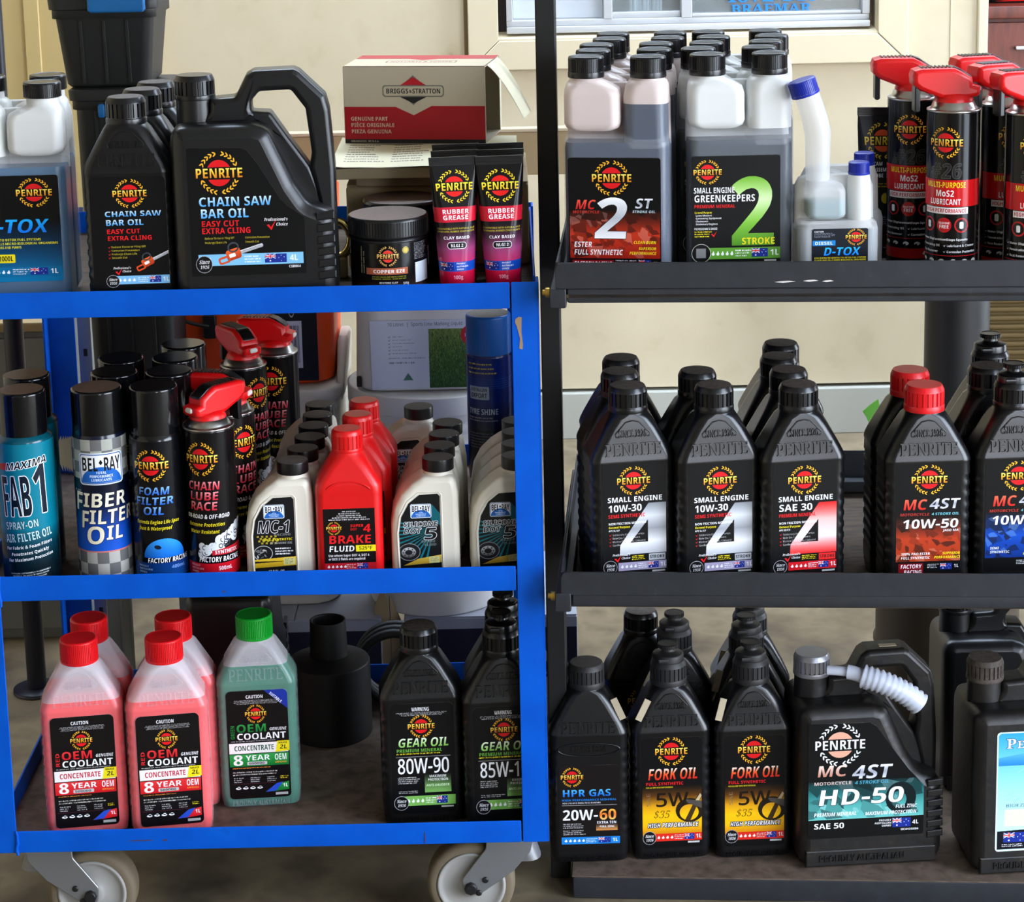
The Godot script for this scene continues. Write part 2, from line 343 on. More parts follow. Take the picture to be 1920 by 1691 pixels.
func fill_trolley():
	var y := 0.8235
	# top tier
	var d := dosing_bottle("dosing_bottle", "clear twin-necked bottle of blue diesel additive, front one at the trolley's left end", "bottle", "clear twin-necked bottles of blue additive", -1.0, M.shell_thin, M.shell_milky, M.liquid_blue, M.black, "diesel_large", [0.0, 0.030, 0.098, 0.118], 0.157, M.liquid_blue, 0.184, true)
	d.position = Vector3(-0.543, y, -2.400)
	d.rotation_degrees.y = 2
	again(d, "clear twin-necked bottle of blue additive behind the front one at the trolley's left end", Vector3(-0.549, y, -2.462), 3)
	var box := [0.0, 0.0250, 0.0815, 0.1235]
	var s := litre_bottle("oil_bottle", "black chain saw oil bottle with an orange saw on its label, front of row", "bottle", "black chain saw oil bottles on the top tier", 0.232, M.black, M.black, M.dusty_black, "flat", "saw_litre", box)
	s.position = Vector3(-0.415, y, -2.376)
	s.rotation_degrees.y = 3
	again(s, "black chain saw oil bottle second in its row on the trolley's top tier", Vector3(-0.407, y, -2.436), 2)
	again(s, "black chain saw oil bottle last in its row, beneath the black storage tub", Vector3(-0.401, y, -2.496), 4)
	var j := jug("oil_jug", "large black chain saw oil jug with a moulded loop handle", "jug", "", M.jug_black, M.black, "saw_jug", pts([-70, 40, 52, 40, 53, 42, 53, 102, 36, 114, 28, 122, 6, 160, -6, 176, -12, 179, -70, 180], 0.001))
	j.position = Vector3(-0.279, y, -2.393)
	j.rotation_degrees.y = 3
	var k := grease_jar("grease_jar", "black jar of copper grease with a brown dusty lid, in front of another jar")
	k.position = Vector3(-0.137, y, -2.405)
	k.rotation_degrees.y = 3
	again(k, "black jar of copper grease standing behind the front jar, its lid showing above it", Vector3(-0.126, y, -2.4985), -30)
	var g := grease_tube("grease_tube", "red and black rubber grease tube standing on its cap, front left of six", "red and black rubber grease tubes", 0.157, 0.0262, "grease")
	g.position = Vector3(-0.061, y, -2.384)
	g.rotation_degrees = Vector3(0, 5, 0.8)
	again(g, "red and black rubber grease tube standing on its cap, front right of six", Vector3(-0.0105, y, -2.384), 2)
	again(g, "red and black rubber grease tube in the middle of the left file of three", Vector3(-0.060, y, -2.428), 3)
	again(g, "red and black rubber grease tube in the middle of the right file of three", Vector3(-0.0095, y, -2.428), 0)
	again(g, "rearmost rubber grease tube of the left file, only its crimped end showing", Vector3(-0.060, y, -2.472), 2)
	again(g, "rearmost rubber grease tube of the right file, only its crimped end showing", Vector3(-0.0095, y, -2.472), 1)
	# middle tier
	y = 0.502
	var c := capped_can("spray_can", "teal air filter oil spray can with a black cap, front one at the left", "spray can", "teal air filter oil cans", 0.0318, 0.173, 0.0268, 0.2255, M.teal_tin, M.gloss_black, M.dusty_brown, "spray_on", 0.0065, 0.170)
	c.position = Vector3(-0.552, y, -2.390)
	c.rotation_degrees.y = 12
	again(c, "teal air filter oil spray can behind the front one at the left", Vector3(-0.560, y, -2.456), 16)
	c = capped_can("spray_can", "checkered grey and blue fiber filter oil spray can with a chipped dusty black cap", "spray can", "", 0.0300, 0.176, 0.0288, 0.2265, M.navy_tin, M.gloss_black, M.dusty_brown, "fiber_oil", 0.0065, 0.173)
	c.position = Vector3(-0.468, y, -2.390)
	c.rotation_degrees.y = 8.5
	var flap := begin()
	for i in 8:
		var a := -1.38 - i * 0.03
		var r := 0.0308 + i * i * 0.00022
		var a2 := -1.38 - (i + 1) * 0.03
		var r2 := 0.0308 + (i + 1) * (i + 1) * 0.00022
		for f in [1.0, -1.0]:
			var p := [Vector3(sin(a2) * r2, 0.132 + i * 0.001, cos(a2) * r2), Vector3(sin(a) * r, 0.130, cos(a) * r), Vector3(sin(a) * r, 0.172, cos(a) * r), Vector3(sin(a2) * r2, 0.171 - i * 0.0008, cos(a2) * r2)]
			if f < 0:
				p.reverse()
			quad(flap, p[0], p[1], p[2], p[3])
	part(c, "torn_label_end", flap.commit(), M.sticker)
	c = capped_can("spray_can", "black foam filter oil spray can with a blue sponge picture, front of its row", "spray can", "black capped spray cans on the middle tier", 0.0300, 0.172, 0.0272, 0.2275, M.can_black, M.gloss_black, M.gloss_black, "foam_oil", 0.0065, 0.169)
	c.position = Vector3(-0.4045, y, -2.390)
	c.rotation_degrees.y = 7
	again(c, "black capped spray can directly behind the foam filter oil can in front", Vector3(-0.396, y, -2.452), 10)
	again(c, "black capped spray can third in the foam filter oil row", Vector3(-0.398, y, -2.514), 6)
	again(c, "black capped spray can last in the foam filter oil row, before the orange drum", Vector3(-0.397, y, -2.576), 9)
	again(c, "black capped spray can right behind the checkered filter oil can", Vector3(-0.459, y, -2.454), 8)
	again(c, "black capped spray can second behind the checkered filter oil can, beside the blue corner post", Vector3(-0.462, y, -2.517), 8)
	var v := trigger_can("trigger_spray_can", "black chain lube spray can with a red trigger top, front one on the middle tier", "spray can", "chain lube cans with red trigger tops", 0.0285, 0.181, "chain_lube", 0.0065, 0.177, -138)
	v.position = Vector3(-0.345, y, -2.390)
	v.rotation_degrees.y = 5
	var v2 := again(v, "black chain lube spray can half hidden right behind the front one", Vector3(-0.3285, y, -2.447), 60)
	v2.get_node("trigger_head").rotation_degrees.y = -75
	v2 = again(v, "black chain lube spray can before the orange drum, red trigger towards us", Vector3(-0.336, y, -2.655), 65)
	v2.get_node("trigger_head").rotation_degrees.y = -118
	v2 = again(v, "rearmost chain lube spray can, its emblem showing beside the drum's black label", Vector3(-0.303, y, -2.715), 12)
	v2.get_node("trigger_head").rotation_degrees.y = -22
	var m := curved_bottle("motor_oil_bottle", "cream bottle of racing motor oil with a yellow-striped black label, front of its file", "bottle", "cream bottles of racing motor oil", "motor_oil")
	m.position = Vector3(-0.2690, y, -2.390)
	m.rotation_degrees.y = 4
	var places := [[-0.2615, -2.436], [-0.2575, -2.482], [-0.2570, -2.528], [-0.2560, -2.574], [-0.2570, -2.620]]
	for i in 5:
		again(m, ["cream motor oil bottle second in the file beside the chain lube cans", "cream motor oil bottle third in the file beside the chain lube cans", "cream motor oil bottle fourth in the file beside the chain lube cans", "cream motor oil bottle fifth in the file beside the chain lube cans", "cream motor oil bottle last in the file beside the chain lube cans"][i], Vector3(places[i][0], y, places[i][1]), 3)
	var r := brake_bottle("brake_fluid_bottle", "bright red brake fluid bottle at the front of three")
	r.position = Vector3(-0.190, y, -2.390)
	r.rotation_degrees.y = 2
	again(r, "bright red brake fluid bottle in the middle of three", Vector3(-0.182, y, -2.448), 2)
	again(r, "bright red brake fluid bottle at the back of three", Vector3(-0.178, y, -2.506), 2)
	m = curved_bottle("silicone_fluid_bottle", "cream silicone brake fluid bottle with a teal and black label, front of the left file", "bottle", "cream bottles of silicone brake fluid", "silicone")
	m.position = Vector3(-0.1055, y, -2.390)
	m.rotation_degrees.y = 4
	places = [[-0.1050, -2.436], [-0.1010, -2.482], [-0.0980, -2.528], [-0.1350, -2.600], [-0.0165, -2.390], [-0.0165, -2.437], [-0.0160, -2.484], [-0.0160, -2.531]]
	for i in 8:
		again(m, ["cream silicone fluid bottle second in the file right of the red brake fluid", "cream silicone fluid bottle third in the file right of the red brake fluid", "cream silicone fluid bottle fourth in the file right of the red brake fluid", "cream bottle standing apart behind the red brake fluid, before the white bucket",
			"cream silicone fluid bottle partly behind the trolley's corner post, front of its file", "cream silicone fluid bottle second in the file behind the corner post", "cream silicone fluid bottle third in the file behind the corner post", "cream silicone fluid bottle last in the file, before the blue tyre shine can"][i], Vector3(places[i][0], y, places[i][1]), 4)
	c = capped_can("spray_can", "blue tyre shine spray can with a tall blue cap beside the white container", "spray can", "", 0.0290, 0.166, 0.0288, 0.2165, M.blue_tin, M.shine_cap, M.dusty_grey, "shine", 0.0065, 0.163)
	c.position = Vector3(-0.0330, y, -2.745)
	c.rotation_degrees.y = -12
	# bottom tier
	y = 0.2008
	box = [0.0, 0.0125, 0.0715, 0.134]
	var q := litre_bottle("coolant_bottle", "clear bottle of red coolant with a red cap, front of the left pair", "bottle", "bottles of red coolant", 0.232, M.black, M.red_cap, M.red_cap, "fine", "red_coolant", box, [M.shell_thin, M.liquid_red, 0.174])
	q.position = Vector3(-0.506, y, -2.392)
	q.rotation_degrees.y = 8
	again(q, "clear bottle of red coolant, rear of the left pair", Vector3(-0.506, y, -2.456), 7)
	again(q, "clear bottle of red coolant, front of the right pair, beside the green one", Vector3(-0.4085, y, -2.391), 8)
	again(q, "clear bottle of red coolant, rear of the right pair, beside the green one", Vector3(-0.4070, y, -2.455), 7)
	q = litre_bottle("coolant_bottle", "clear bottle of green coolant with a bright green cap on the bottom tier", "bottle", "", 0.232, M.black, M.green_cap, M.green_cap, "fine", "green_coolant", box, [M.shell_thin, M.liquid_green, 0.176])
	q.position = Vector3(-0.3125, y, -2.456)
	q.rotation_degrees.y = 5
	box = [0.0, 0.0135, 0.0730, 0.134]
	q = litre_bottle("gear_oil_bottle", "black gear oil bottle with 80W-90 in white on its label", "bottle", "", 0.232, M.black, M.black, M.dusty_black, "flat", "gear_ninety", box)
	q.position = Vector3(-0.1175, y, -2.406)
	q.rotation_degrees.y = 4
	q = litre_bottle("gear_oil_bottle", "black gear oil bottle with a pouring spout, its label partly behind the trolley post", "bottle", "black gear oil bottles with pouring spouts", 0.232, M.black, M.black, M.black, "spout", "gear_heavy", box)
	q.position = Vector3(-0.0225, y, -2.392)
	q.rotation_degrees.y = 4
	again(q, "black bottle with a pouring spout behind the right-hand gear oil bottle", Vector3(-0.0200, y, -2.455), 2)

func fill_rack():
	var y := 0.8422
	var d := dosing_bottle("dosing_bottle", "twin-necked dosing bottle of dark oil with a red-pictured two-stroke label, front of its file", "bottle", "twin-necked bottles of racing two-stroke oil", 1.0, M.shell_thin, M.shell_rose, M.liquid_navy, M.black, "two_stroke", [-0.0015, 0.0175, 0.100, 0.123], 0.198, M.liquid_red_dark, 0.1775)
	d.position = Vector3(0.1165, y, -2.366)
	d.rotation_degrees.y = -9
	var rows := [[0.1270, -2.426], [0.1330, -2.481], [0.1500, -2.536], [0.1570, -2.591]]
	for i in 4:
		again(d, ["twin-necked dosing bottle second in the file beside the rack's upright", "twin-necked dosing bottle third in the file beside the rack's upright", "twin-necked dosing bottle fourth in the file beside the rack's upright", "twin-necked dosing bottle last in the file beside the rack's upright"][i], Vector3(rows[i][0], y, rows[i][1]), -1)
	d = dosing_bottle("dosing_bottle", "twin-necked dosing bottle with a big green 2 on its label, front of its file", "bottle", "twin-necked bottles with a green label", 1.0, M.shell_thin, M.shell_milky, M.liquid_green_black, M.black, "greenkeepers", [-0.0060, 0.0205, 0.0960, 0.119], 0.158)
	d.position = Vector3(0.2475, y, -2.370)
	d.rotation_degrees.y = 0.5
	rows = [[0.2425, -2.425], [0.2565, -2.480], [0.2695, -2.535], [0.2685, -2.590]]
	for i in 4:
		again(d, ["twin-necked dosing bottle second in the file behind the green 2", "twin-necked dosing bottle third in the file behind the green 2", "twin-necked dosing bottle fourth in the file behind the green 2", "twin-necked dosing bottle last in the file behind the green 2, near the window"][i], Vector3(rows[i][0], y, rows[i][1]), 0.5)
	var b := bent_neck_bottle("dosing_bottle", "small clear bottle with a long bent neck and blue caps, the front one")
	b.position = Vector3(0.3490, y, -2.345)
	b.rotation_degrees.y = 1
	b = bent_neck_bottle("dosing_bottle", "small clear bottle with a short blue cap standing behind the front bent-necked one", false)
	b.position = Vector3(0.3640, y, -2.404)
	b.rotation_degrees.y = 1
	var g := grease_tube("lube_tube", "black cam assembly lube tube leaning behind the bent-necked bottle", "", 0.170, 0.0275, "cam_lube")
	g.position = Vector3(0.4150, y, -2.470)
	g.rotation_degrees = Vector3(0, 4, -1.5)
	var v := trigger_can("trigger_spray_can", "black and red multi-purpose lubricant can with a red trigger top, the clearest one", "spray can", "lubricant cans with red trigger tops", 0.0279, 0.188, "lubricant", 0.004, 0.185, 18)
	v.position = Vector3(0.4725, y, -2.332)
	v.rotation_degrees.y = -16
	var v2 := again(v, "lubricant can with a red trigger top beside the black lube tube", Vector3(0.4470, y, -2.428), -6)
	v2.get_node("trigger_head").rotation_degrees.y = 4
	v2 = again(v, "lubricant can with a red trigger top cut off by the photograph's right edge, front one", Vector3(0.5490, y, -2.300), 12)
	v2.get_node("trigger_head").rotation_degrees.y = 6
	v2 = again(v, "lubricant can second of the three at the rack's far right", Vector3(0.5370, y, -2.366), 20)
	v2.get_node("trigger_head").rotation_degrees.y = 4
	v2 = again(v, "lubricant can rearmost of the three at the rack's far right", Vector3(0.5330, y, -2.432), 14)
	v2.get_node("trigger_head").rotation_degrees.y = 0
	# middle shelf
	y = 0.4862
	var h := 0.238
	var box := [0.0, 0.0270, 0.0720, 0.1285]
	var s := litre_bottle("oil_bottle", "black small engine oil bottle with a silver 4, front of the left file", "bottle", "black small engine oil bottles with a silver 4", h, M.black, M.black, M.dusty_black, "flat", "small_engine", box)
	s.position = Vector3(0.1240, y, -2.368)
	s.rotation_degrees.y = 9
	again(s, "black small engine oil bottle second in the left file of the rack's middle shelf", Vector3(0.1185, y, -2.4285), 7)
	again(s, "black small engine oil bottle last in the left file of the rack's middle shelf", Vector3(0.1230, y, -2.489), 4)
	again(s, "black small engine oil bottle with a silver 4, front of the second file", Vector3(0.2190, y, -2.362), 9)
	again(s, "black small engine oil bottle behind the front one of the second file", Vector3(0.2060, y, -2.424), 4)
	s = litre_bottle("oil_bottle", "black oil bottle with a red 4 on its label, front of its file", "bottle", "black oil bottles with a red 4", h, M.black, M.black, M.dusty_black, "flat", "sae_thirty", box)
	s.position = Vector3(0.3120, y, -2.358)
	s.rotation_degrees.y = 8
	rows = [[0.3090, -2.420], [0.3050, -2.480], [0.3150, -2.541]]
	for i in 3:
		again(s, ["black oil bottle second in the file behind the red 4", "black oil bottle third in the file behind the red 4", "black oil bottle last in the file behind the red 4"][i], Vector3(rows[i][0], y, rows[i][1]), 4)
	s = litre_bottle("oil_bottle", "black four-stroke oil bottle with a red cap and red picture, front one", "bottle", "black oil bottles with red caps", h, M.black, M.red_cap, M.red_cap, "flat", "four_stroke_red", box)
	s.position = Vector3(0.4485, y, -2.345)
	s.rotation_degrees.y = 2
	again(s, "black four-stroke oil bottle with a red cap, behind the front one", Vector3(0.4440, y, -2.408), 2)
	s = litre_bottle("oil_bottle", "black oil bottle with a spout cap and a blue picture on its label", "bottle", "black oil bottles with a blue picture", h, M.black, M.black, M.black, "spout", "four_stroke_blue", box)
	s.position = Vector3(0.5480, y, -2.352)
	s.rotation_degrees.y = 2
	again(s, "black bottle with a spout cap rearmost at the right edge of the middle shelf", Vector3(0.5510, y, -2.486), 2)
	s = litre_bottle("oil_bottle", "black bottle with a flat cap between the two spout-capped ones at the right", "bottle", "", h, M.black, M.black, M.dusty_black, "flat", "four_stroke_blue", box)
	s.position = Vector3(0.5330, y, -2.4175)
	s.rotation_degrees.y = 2
	# bottom ledge
	y = 0.1005
	h = 0.248
	s = litre_bottle("oil_bottle", "black gas engine oil bottle with blue lettering, next to the trolley's blue post", "bottle", "", h, M.black, M.dull_black, M.dusty_grey, "flat", "gas_oil", [0.0, 0.021, 0.0725, 0.1045], null, true)
	s.position = Vector3(0.0775, y, -2.496)
	s.rotation_degrees.y = 1
	part(s, "price_sticker", sticker(Vector3(0.0365, 0.1935, 0.0205), 24), M.sticker)
	box = [0.0, 0.0165, 0.0730, 0.1405]
	s = litre_bottle("fork_oil_bottle", "black fork oil bottle with a yellow label and pouring spout, left of the front two", "bottle", "fork oil bottles with a yellow label", h, M.black, M.dull_black, M.dull_black, "spout", "fork_oil", box)
	s.position = Vector3(0.1760, y, -2.500)
	s.rotation_degrees.y = 3
	var s2 := again(s, "black fork oil bottle with a yellow label and pouring spout, right of the front two", Vector3(0.2750, y, -2.500), 3)
	part(s, "price_sticker", sticker(Vector3(-0.0335, 0.1925, 0.0255), -28), M.sticker)
	part(s2, "price_sticker", sticker(Vector3(-0.0395, 0.1905, 0.0235), -16), M.sticker)
	again(s, "black bottle with a pouring spout behind the left yellow-labelled fork oil", Vector3(0.1910, y, -2.600), 3)
	again(s2, "black bottle with a pouring spout behind the right yellow-labelled fork oil", Vector3(0.2790, y, -2.586), 3)
	again(s2, "black bottle rearmost behind the right yellow-labelled fork oil", Vector3(0.2900, y, -2.648), 3)
	s = litre_bottle("oil_bottle", "black flat-capped bottle in shadow at the back, between the gas oil and fork oil", "bottle", "", h, M.black, M.black, M.dusty_black, "flat", "small_engine", box)
	s.position = Vector3(0.1530, y, -2.662)
	var j := jug("oil_jug", "large black motorcycle oil jug with a silver cap and teal label", "jug", "", M.jug_dusty, M.silver_cap, "heavy_duty", pts([-77, 38, 60, 38, 62, 40, 62, 100, 52, 112, 43, 122, 26, 146, 4, 178, -4, 183, -77, 184], 0.001))
	j.position = Vector3(0.4100, y, -2.500)
	j.rotation_degrees.y = 4
	part(j, "price_sticker", box_at(Vector3(0.021, 0.0006, 0.008), Vector3(0.028, 0.2582, 0.004)), M.sticker)
	j = jug("oil_jug", "large black oil jug with a pale blue scenic label, cut by the right edge", "jug", "", M.jug_dusty, M.dusty_black, "blue_can", pill(-0.062, 0.030, 0.130, 0.150, 0.004))
	j.position = Vector3(0.6120, y, -2.474)
	j.rotation_degrees.y = 4
	j = jug("oil_jug", "black oil jug in shadow behind the pale blue one, its handle under the shelf", "jug", "", M.jug_black, M.black, "", PackedVector2Array())
	j.position = Vector3(0.6220, y, -2.690)
	var st := begin()
	var path := []
	var radii := []
	var line := [Vector3(0.3600, 0.3475, -2.452), Vector3(0.384, 0.3470, -2.446), Vector3(0.403, 0.3430, -2.440), Vector3(0.420, 0.3385, -2.436), Vector3(0.437, 0.3310, -2.434), Vector3(0.453, 0.3215, -2.433), Vector3(0.4665, 0.3100, -2.432)]
	var curve := Curve3D.new()
	for p in line:
		curve.add_point(p)
	for i in 121:
		var f := i / 120.0
		path.append(curve.sample_baked(curve.get_baked_length() * f, true))
		radii.append(0.0055 if f < 0.2 else (0.0085 if f < 0.35 else 0.0132 + 0.0013 * sin((f - 0.35) * TAU * 18)))
	var o := thing("pouring_spout", "white ribbed flexible pouring spout tied across the silver-capped oil jug", "spout", Vector3(0.36, 0.30, -2.44))
	hose(st, path, radii, 14)
	part(o, "ribbed_tube", st.commit(), M.spout_clear, move(-Vector3(0.36, 0.30, -2.44)))

func sticker(at: Vector3, tilt: float) -> ArrayMesh:
	var st := begin()
	var a := deg_to_rad(tilt)
	var u := Vector3(cos(a), sin(a) * 1.0, 0.0) * 0.004
	var v := Vector3(-sin(a), cos(a), -0.14) * 0.0135
	var n := u.cross(v).normalized() * 0.0008
	quad(st, at - u - v + n, at + u - v + n, at + u + v + n, at - u + v + n)
	quad(st, at - u + v - n, at + u + v - n, at + u - v - n, at - u - v - n)
	quad(st, at - u - v - n, at + u - v - n, at + u - v + n, at - u - v + n)
	quad(st, at + u + v - n, at - u + v - n, at - u + v + n, at + u + v + n)
	return st.commit()

func build_background():
	var g := GROUND
	# window
	var w := thing("window_1", "aluminium sliding window with blue lettering on its right pane, above the rack", "window", Vector3(0.355, 0.886, -4.35))
	w.set_meta("kind", "structure")
	var o := move(-Vector3(0.355, 0.886, -4.35))
	for r in [["sill_rail", -0.002, 0.714, 0.897, 0.9095, -4.352, -4.41], ["track_rail", -0.002, 0.714, 0.9097, 0.9215, -4.362, -4.40], ["head_rail", -0.002, 0.714, 1.73, 1.75, -4.352, -4.41], ["side_rail", -0.002, 0.010, 0.922, 1.73, -4.356, -4.41], ["side_rail", 0.699, 0.714, 0.922, 1.73, -4.356, -4.41],
		["mullion", 0.190, 0.207, 0.9216, 1.73, -4.360, -4.40], ["mullion", 0.343, 0.364, 0.9216, 1.73, -4.356, -4.40], ["bottom_stile", 0.3645, 0.6985, 0.9216, 0.9285, -4.362, -4.395], ["bottom_stile", 0.2075, 0.3425, 0.9216, 0.9335, -4.370, -4.395]]:
		part(w, r[0], span(r[1], r[2], r[3], r[4], r[5], r[6], 0.0012), M.aluminium, o)
	part(w, "pane", span(0.0105, 0.1895, 0.9216, 1.73, -4.384, -4.388), M.glass, o)
	part(w, "pane", span(0.2075, 0.3425, 0.934, 1.73, -4.384, -4.388), M.glass, o)
	var pane := part(w, "pane", span(0.3645, 0.6985, 0.929, 1.73, -4.378, -4.382), M.glass, o)
	part(w, "lettering", lettering([["BRAEMAR", 2, 0.158, 0.0170, 0.002, move(Vector3(0.5215, 0.9345, -4.3765))], ["4072 140", 2, 0.185, 0.022, 0.002, move(Vector3(0.5215, 0.9585, -4.3765))]]), M.letter_blue, o)
	part(w, "roller_blind", span(0.011, 0.189, 0.9225, 1.73, -4.394, -4.397), M.blind, o)
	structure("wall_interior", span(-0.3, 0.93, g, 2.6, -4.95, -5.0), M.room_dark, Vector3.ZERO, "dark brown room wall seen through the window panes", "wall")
	var cl := thing("curtain", "pale curtain hanging behind the window's middle pane", "curtain", Vector3(0.285, 0.9, -4.47))
	var st := begin()
	for i in 10:
		var x0 := -0.035 + i * 0.0065
		lathe(st, [[0.0045, 0.0], [0.005, 0.4], [0.0045, 0.8]], 3, true, x0, sin(i * 1.9) * 0.003)
	part(cl, "folds", st.commit(), M.cloth_pale)
	# timber surround of the window, mitred
	for r in [["trim_1", [-0.078, 0.828, 0.785, 0.828, 0.725, 0.886, -0.018, 0.886], "cream timber architrave board under the window"], ["trim_2", [-0.078, 0.829, -0.0185, 0.887, -0.0185, 1.75, -0.078, 1.81], "cream timber architrave board left of the window"], ["trim_3", [0.785, 0.829, 0.785, 1.81, 0.7255, 1.75, 0.7255, 0.887], "cream timber architrave board right of the window"]]:
		st = begin()
		slab(st, pts(r[1]), 0.022, 0.002, -4.339)
		structure(r[0], st.commit(), M.cream_trim, Vector3.ZERO, r[2], "trim")
	st = begin()
	slab(st, pts([-4.40, 0.8862, -4.330, 0.8862, -4.330, 0.8890, -4.40, 0.8965]), 0.745, 0.001)
	var sill := structure("trim_4", st.commit(), M.cream_trim, Vector3(0.3535, 0, 0), "sloping cream window sill catching the light under the aluminium frame", "trim")
	sill.rotation_degrees.y = -90
	structure("trim_5", span(-0.086, -0.0785, 0.70, 2.7, -4.3485, -4.352), M.batten, Vector3.ZERO, "narrow brown joint in the cream wall left of the window", "trim")
	structure("baseboard_back", span(-1.2, 0.938, g, 0.165, -4.335, -4.37, 0.002), M.skirting, Vector3.ZERO, "scuffed grey skirting board along the back wall", "baseboard")
	structure("trim_6", span(0.925, 0.945, g, 2.7, -4.342, -4.50, 0.003), M.cream_trim, Vector3.ZERO, "cream corner strip where the back wall ends", "trim")
	structure("trim_7", span(0.872, 0.875, 0.172, 2.7, -4.3485, -4.352), M.cream_trim, Vector3.ZERO, "thin vertical joint strip near the back wall's right end", "trim")
	# door leaf left, wall shade painted into its tan colour
	var door := thing("door_1", "panel door with shade painted in as tan, behind the black storage tubs", "door", Vector3(-1.2, g, -4.33))
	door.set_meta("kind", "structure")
	part(door, "door_leaf", span(-0.30, 0.368, 0.0, 2.2, 0.0, -0.018, 0.002), M.shaded_tan)
	part(door, "door_leaf", span(0.372, 0.515, 0.0, 2.2, 0.0, -0.018, 0.002), M.shaded_tan)
	part(door, "frame_strip", span(0.255, 0.285, 0.0, 2.2, 0.008, 0.0, 0.002), M.shaded_tan)
	# brown cabinet in the far room
	var cab := thing("cabinet", "reddish brown wooden cabinet with metal handles in the far room", "cabinet", Vector3(1.35, g, -5.45))
	part(cab, "body", span(-0.40, 0.5, 0.0, 0.745, 0.23, -0.25, 0.002), M.cabinet_wood)
	part(cab, "worktop", span(-0.42, 0.52, 0.7455, 0.775, 0.26, -0.26, 0.003), M.cabinet_wood)
	for i in 3:
		var x0 := -0.395 + i * 0.2965
		part(cab, "door", span(x0 + 0.002, x0 + 0.294, 0.02, 0.735, 0.232, 0.248, 0.002), M.cabinet_wood)
		part(cab.get_child(2 + i), "handle", span(x0 + (0.24 if i == 0 else 0.03), x0 + (0.28 if i == 0 else 0.085), 0.672, 0.680, 0.250, 0.262, 0.002), M.aluminium)
	var bag := thing("tool_bag", "red tool bag lying on the brown cabinet's worktop", "bag", Vector3(1.30, g + 0.776, -5.35))
	st = begin()
	loft(st, [[0.0, 0.17, 0.075, 0.05], [0.004, 0.18, 0.085, 0.06], [0.05, 0.19, 0.09, 0.07], [0.11, 0.17, 0.06, 0.06], [0.14, 0.14, 0.02, 0.02]], 6)
	part(bag, "body", st.commit(), M.red_plastic)
	st = begin()
	loft(st, [[0.0, 0.175, 0.08, 0.05], [0.012, 0.186, 0.091, 0.06]], 6)
	part(bag, "dark_base", st.commit(), M.black_tube)
	# black storage tubs
	var lower := storage_tub("storage_tub", "black storage tub with a blue clip, lower one behind the chain saw oil", Vector3(-0.510, 0.525, -2.935), 0.465, 0.110, 0.116)
	var upper := storage_tub("storage_tub", "black storage tub with a wide blue clip, stacked on the lower tub", Vector3(-0.524, 1.001, -2.935), 0.108, 0.110, 0.128)
	part(lower, "blue_clip", span(-0.026, -0.017, 0.438, 0.456, 0.070, 0.078, 0.002), M.clip_blue)
	part(upper, "blue_clip", span(-0.016, 0.058, 0.100, 0.140, 0.078, 0.090, 0.003), M.clip_blue)
	var crate := thing("steel_stand", "grey steel stand carrying the stacked black storage tubs", "stand", Vector3(-0.510, g, -2.935))
	part(crate, "top", span(-0.062, 0.062, 0.435, 0.454, 0.050, -0.050, 0.002), M.grey_steel)
	for p in [[-0.05, 0.038], [0.05, 0.038], [-0.05, -0.038], [0.05, -0.038]]:
		part(crate, "leg", span(p[0] - 0.009, p[0] + 0.009, 0.0, 0.434, p[1] - 0.009, p[1] + 0.009, 0.001), M.grey_steel)
	st = begin()
	block(st, Vector3(0.016, 0.78, 0.002), Vector3(0, 0.39, 0))
	block(st, Vector3(0.002, 0.78, 0.016), Vector3(-0.008, 0.39, -0.008))
	for i in 14:
		lathe(st, [[0.0022, 0.0], [0.0022, 0.002]], 3, true, 0.0, 0.0)
	var ang := thing("slotted_angle", "grey slotted steel angle standing behind the trolley's rear post", "angle", Vector3(-0.5660, g, -2.835))
	part(ang, "angle", st.commit(), M.galvanised)
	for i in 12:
		part(ang, "painted_slot", span(-0.0025, 0.0025, 0.04 + i * 0.06, 0.05 + i * 0.06, 0.0008, 0.0016), M.painted_dark)  # thin dark patches painted where the angle has unlit holes
	var post := thing("navy_post", "dark navy round steel post standing behind the trolley's left end", "post", Vector3(-0.721, g, -3.10))
	st = begin()
	lathe(st, [[0.014, 0.0], [0.014, 1.9]], 6)
	part(post, "tube", st.commit(), M.navy_paint)
	st = begin()
	lathe(st, [[0.035, 0.0], [0.035, 0.006], [0.016, 0.008]], 6)
	part(post, "foot", st.commit(), M.navy_paint)
	var gc := thing("metal_cabinet", "worn grey steel cabinet at the far left behind the navy post", "cabinet", Vector3(-0.93, g, -3.45))
	part(gc, "body", span(-0.25, 0.235, 0.0, 0.50, 0.14, -0.15, 0.003), M.grey_steel)
	part(gc, "top", span(-0.255, 0.24, 0.5005, 0.515, 0.15, -0.155, 0.002), M.tan_card)
	part(gc, "door", span(-0.245, -0.008, 0.02, 0.49, 0.1405, 0.152, 0.002), M.grey_steel)
	part(gc, "door", span(-0.004, 0.230, 0.02, 0.49, 0.1405, 0.152, 0.002), M.grey_steel)
	# shop goods behind the trolley: cartons, buckets, drum, containers
	var ca := thing("carton", "white carton with a navy band, left of the pair under the buckets", "carton", Vector3(-0.318, g, -3.073), 0, "white cartons with a navy band")
	part(ca, "body", span(-0.122, 0.122, 0.0, 0.160, 0.128, -0.14, 0.002), M.carton_white)
	st = begin()
	slab(st, pts([-0.121, 0.001, 0.121, 0.001, 0.121, 0.1595, -0.121, 0.1595]), 0.0006, 0.0, 0.1285, false)
	part(ca, "printed_front", st.commit(), L["carton"])
	part(ca, "top_flap", span(-0.121, -0.001, 0.1603, 0.162, 0.126, -0.138), M.carton_white)
	part(ca, "top_flap", span(0.001, 0.121, 0.1603, 0.162, 0.126, -0.138), M.carton_white)
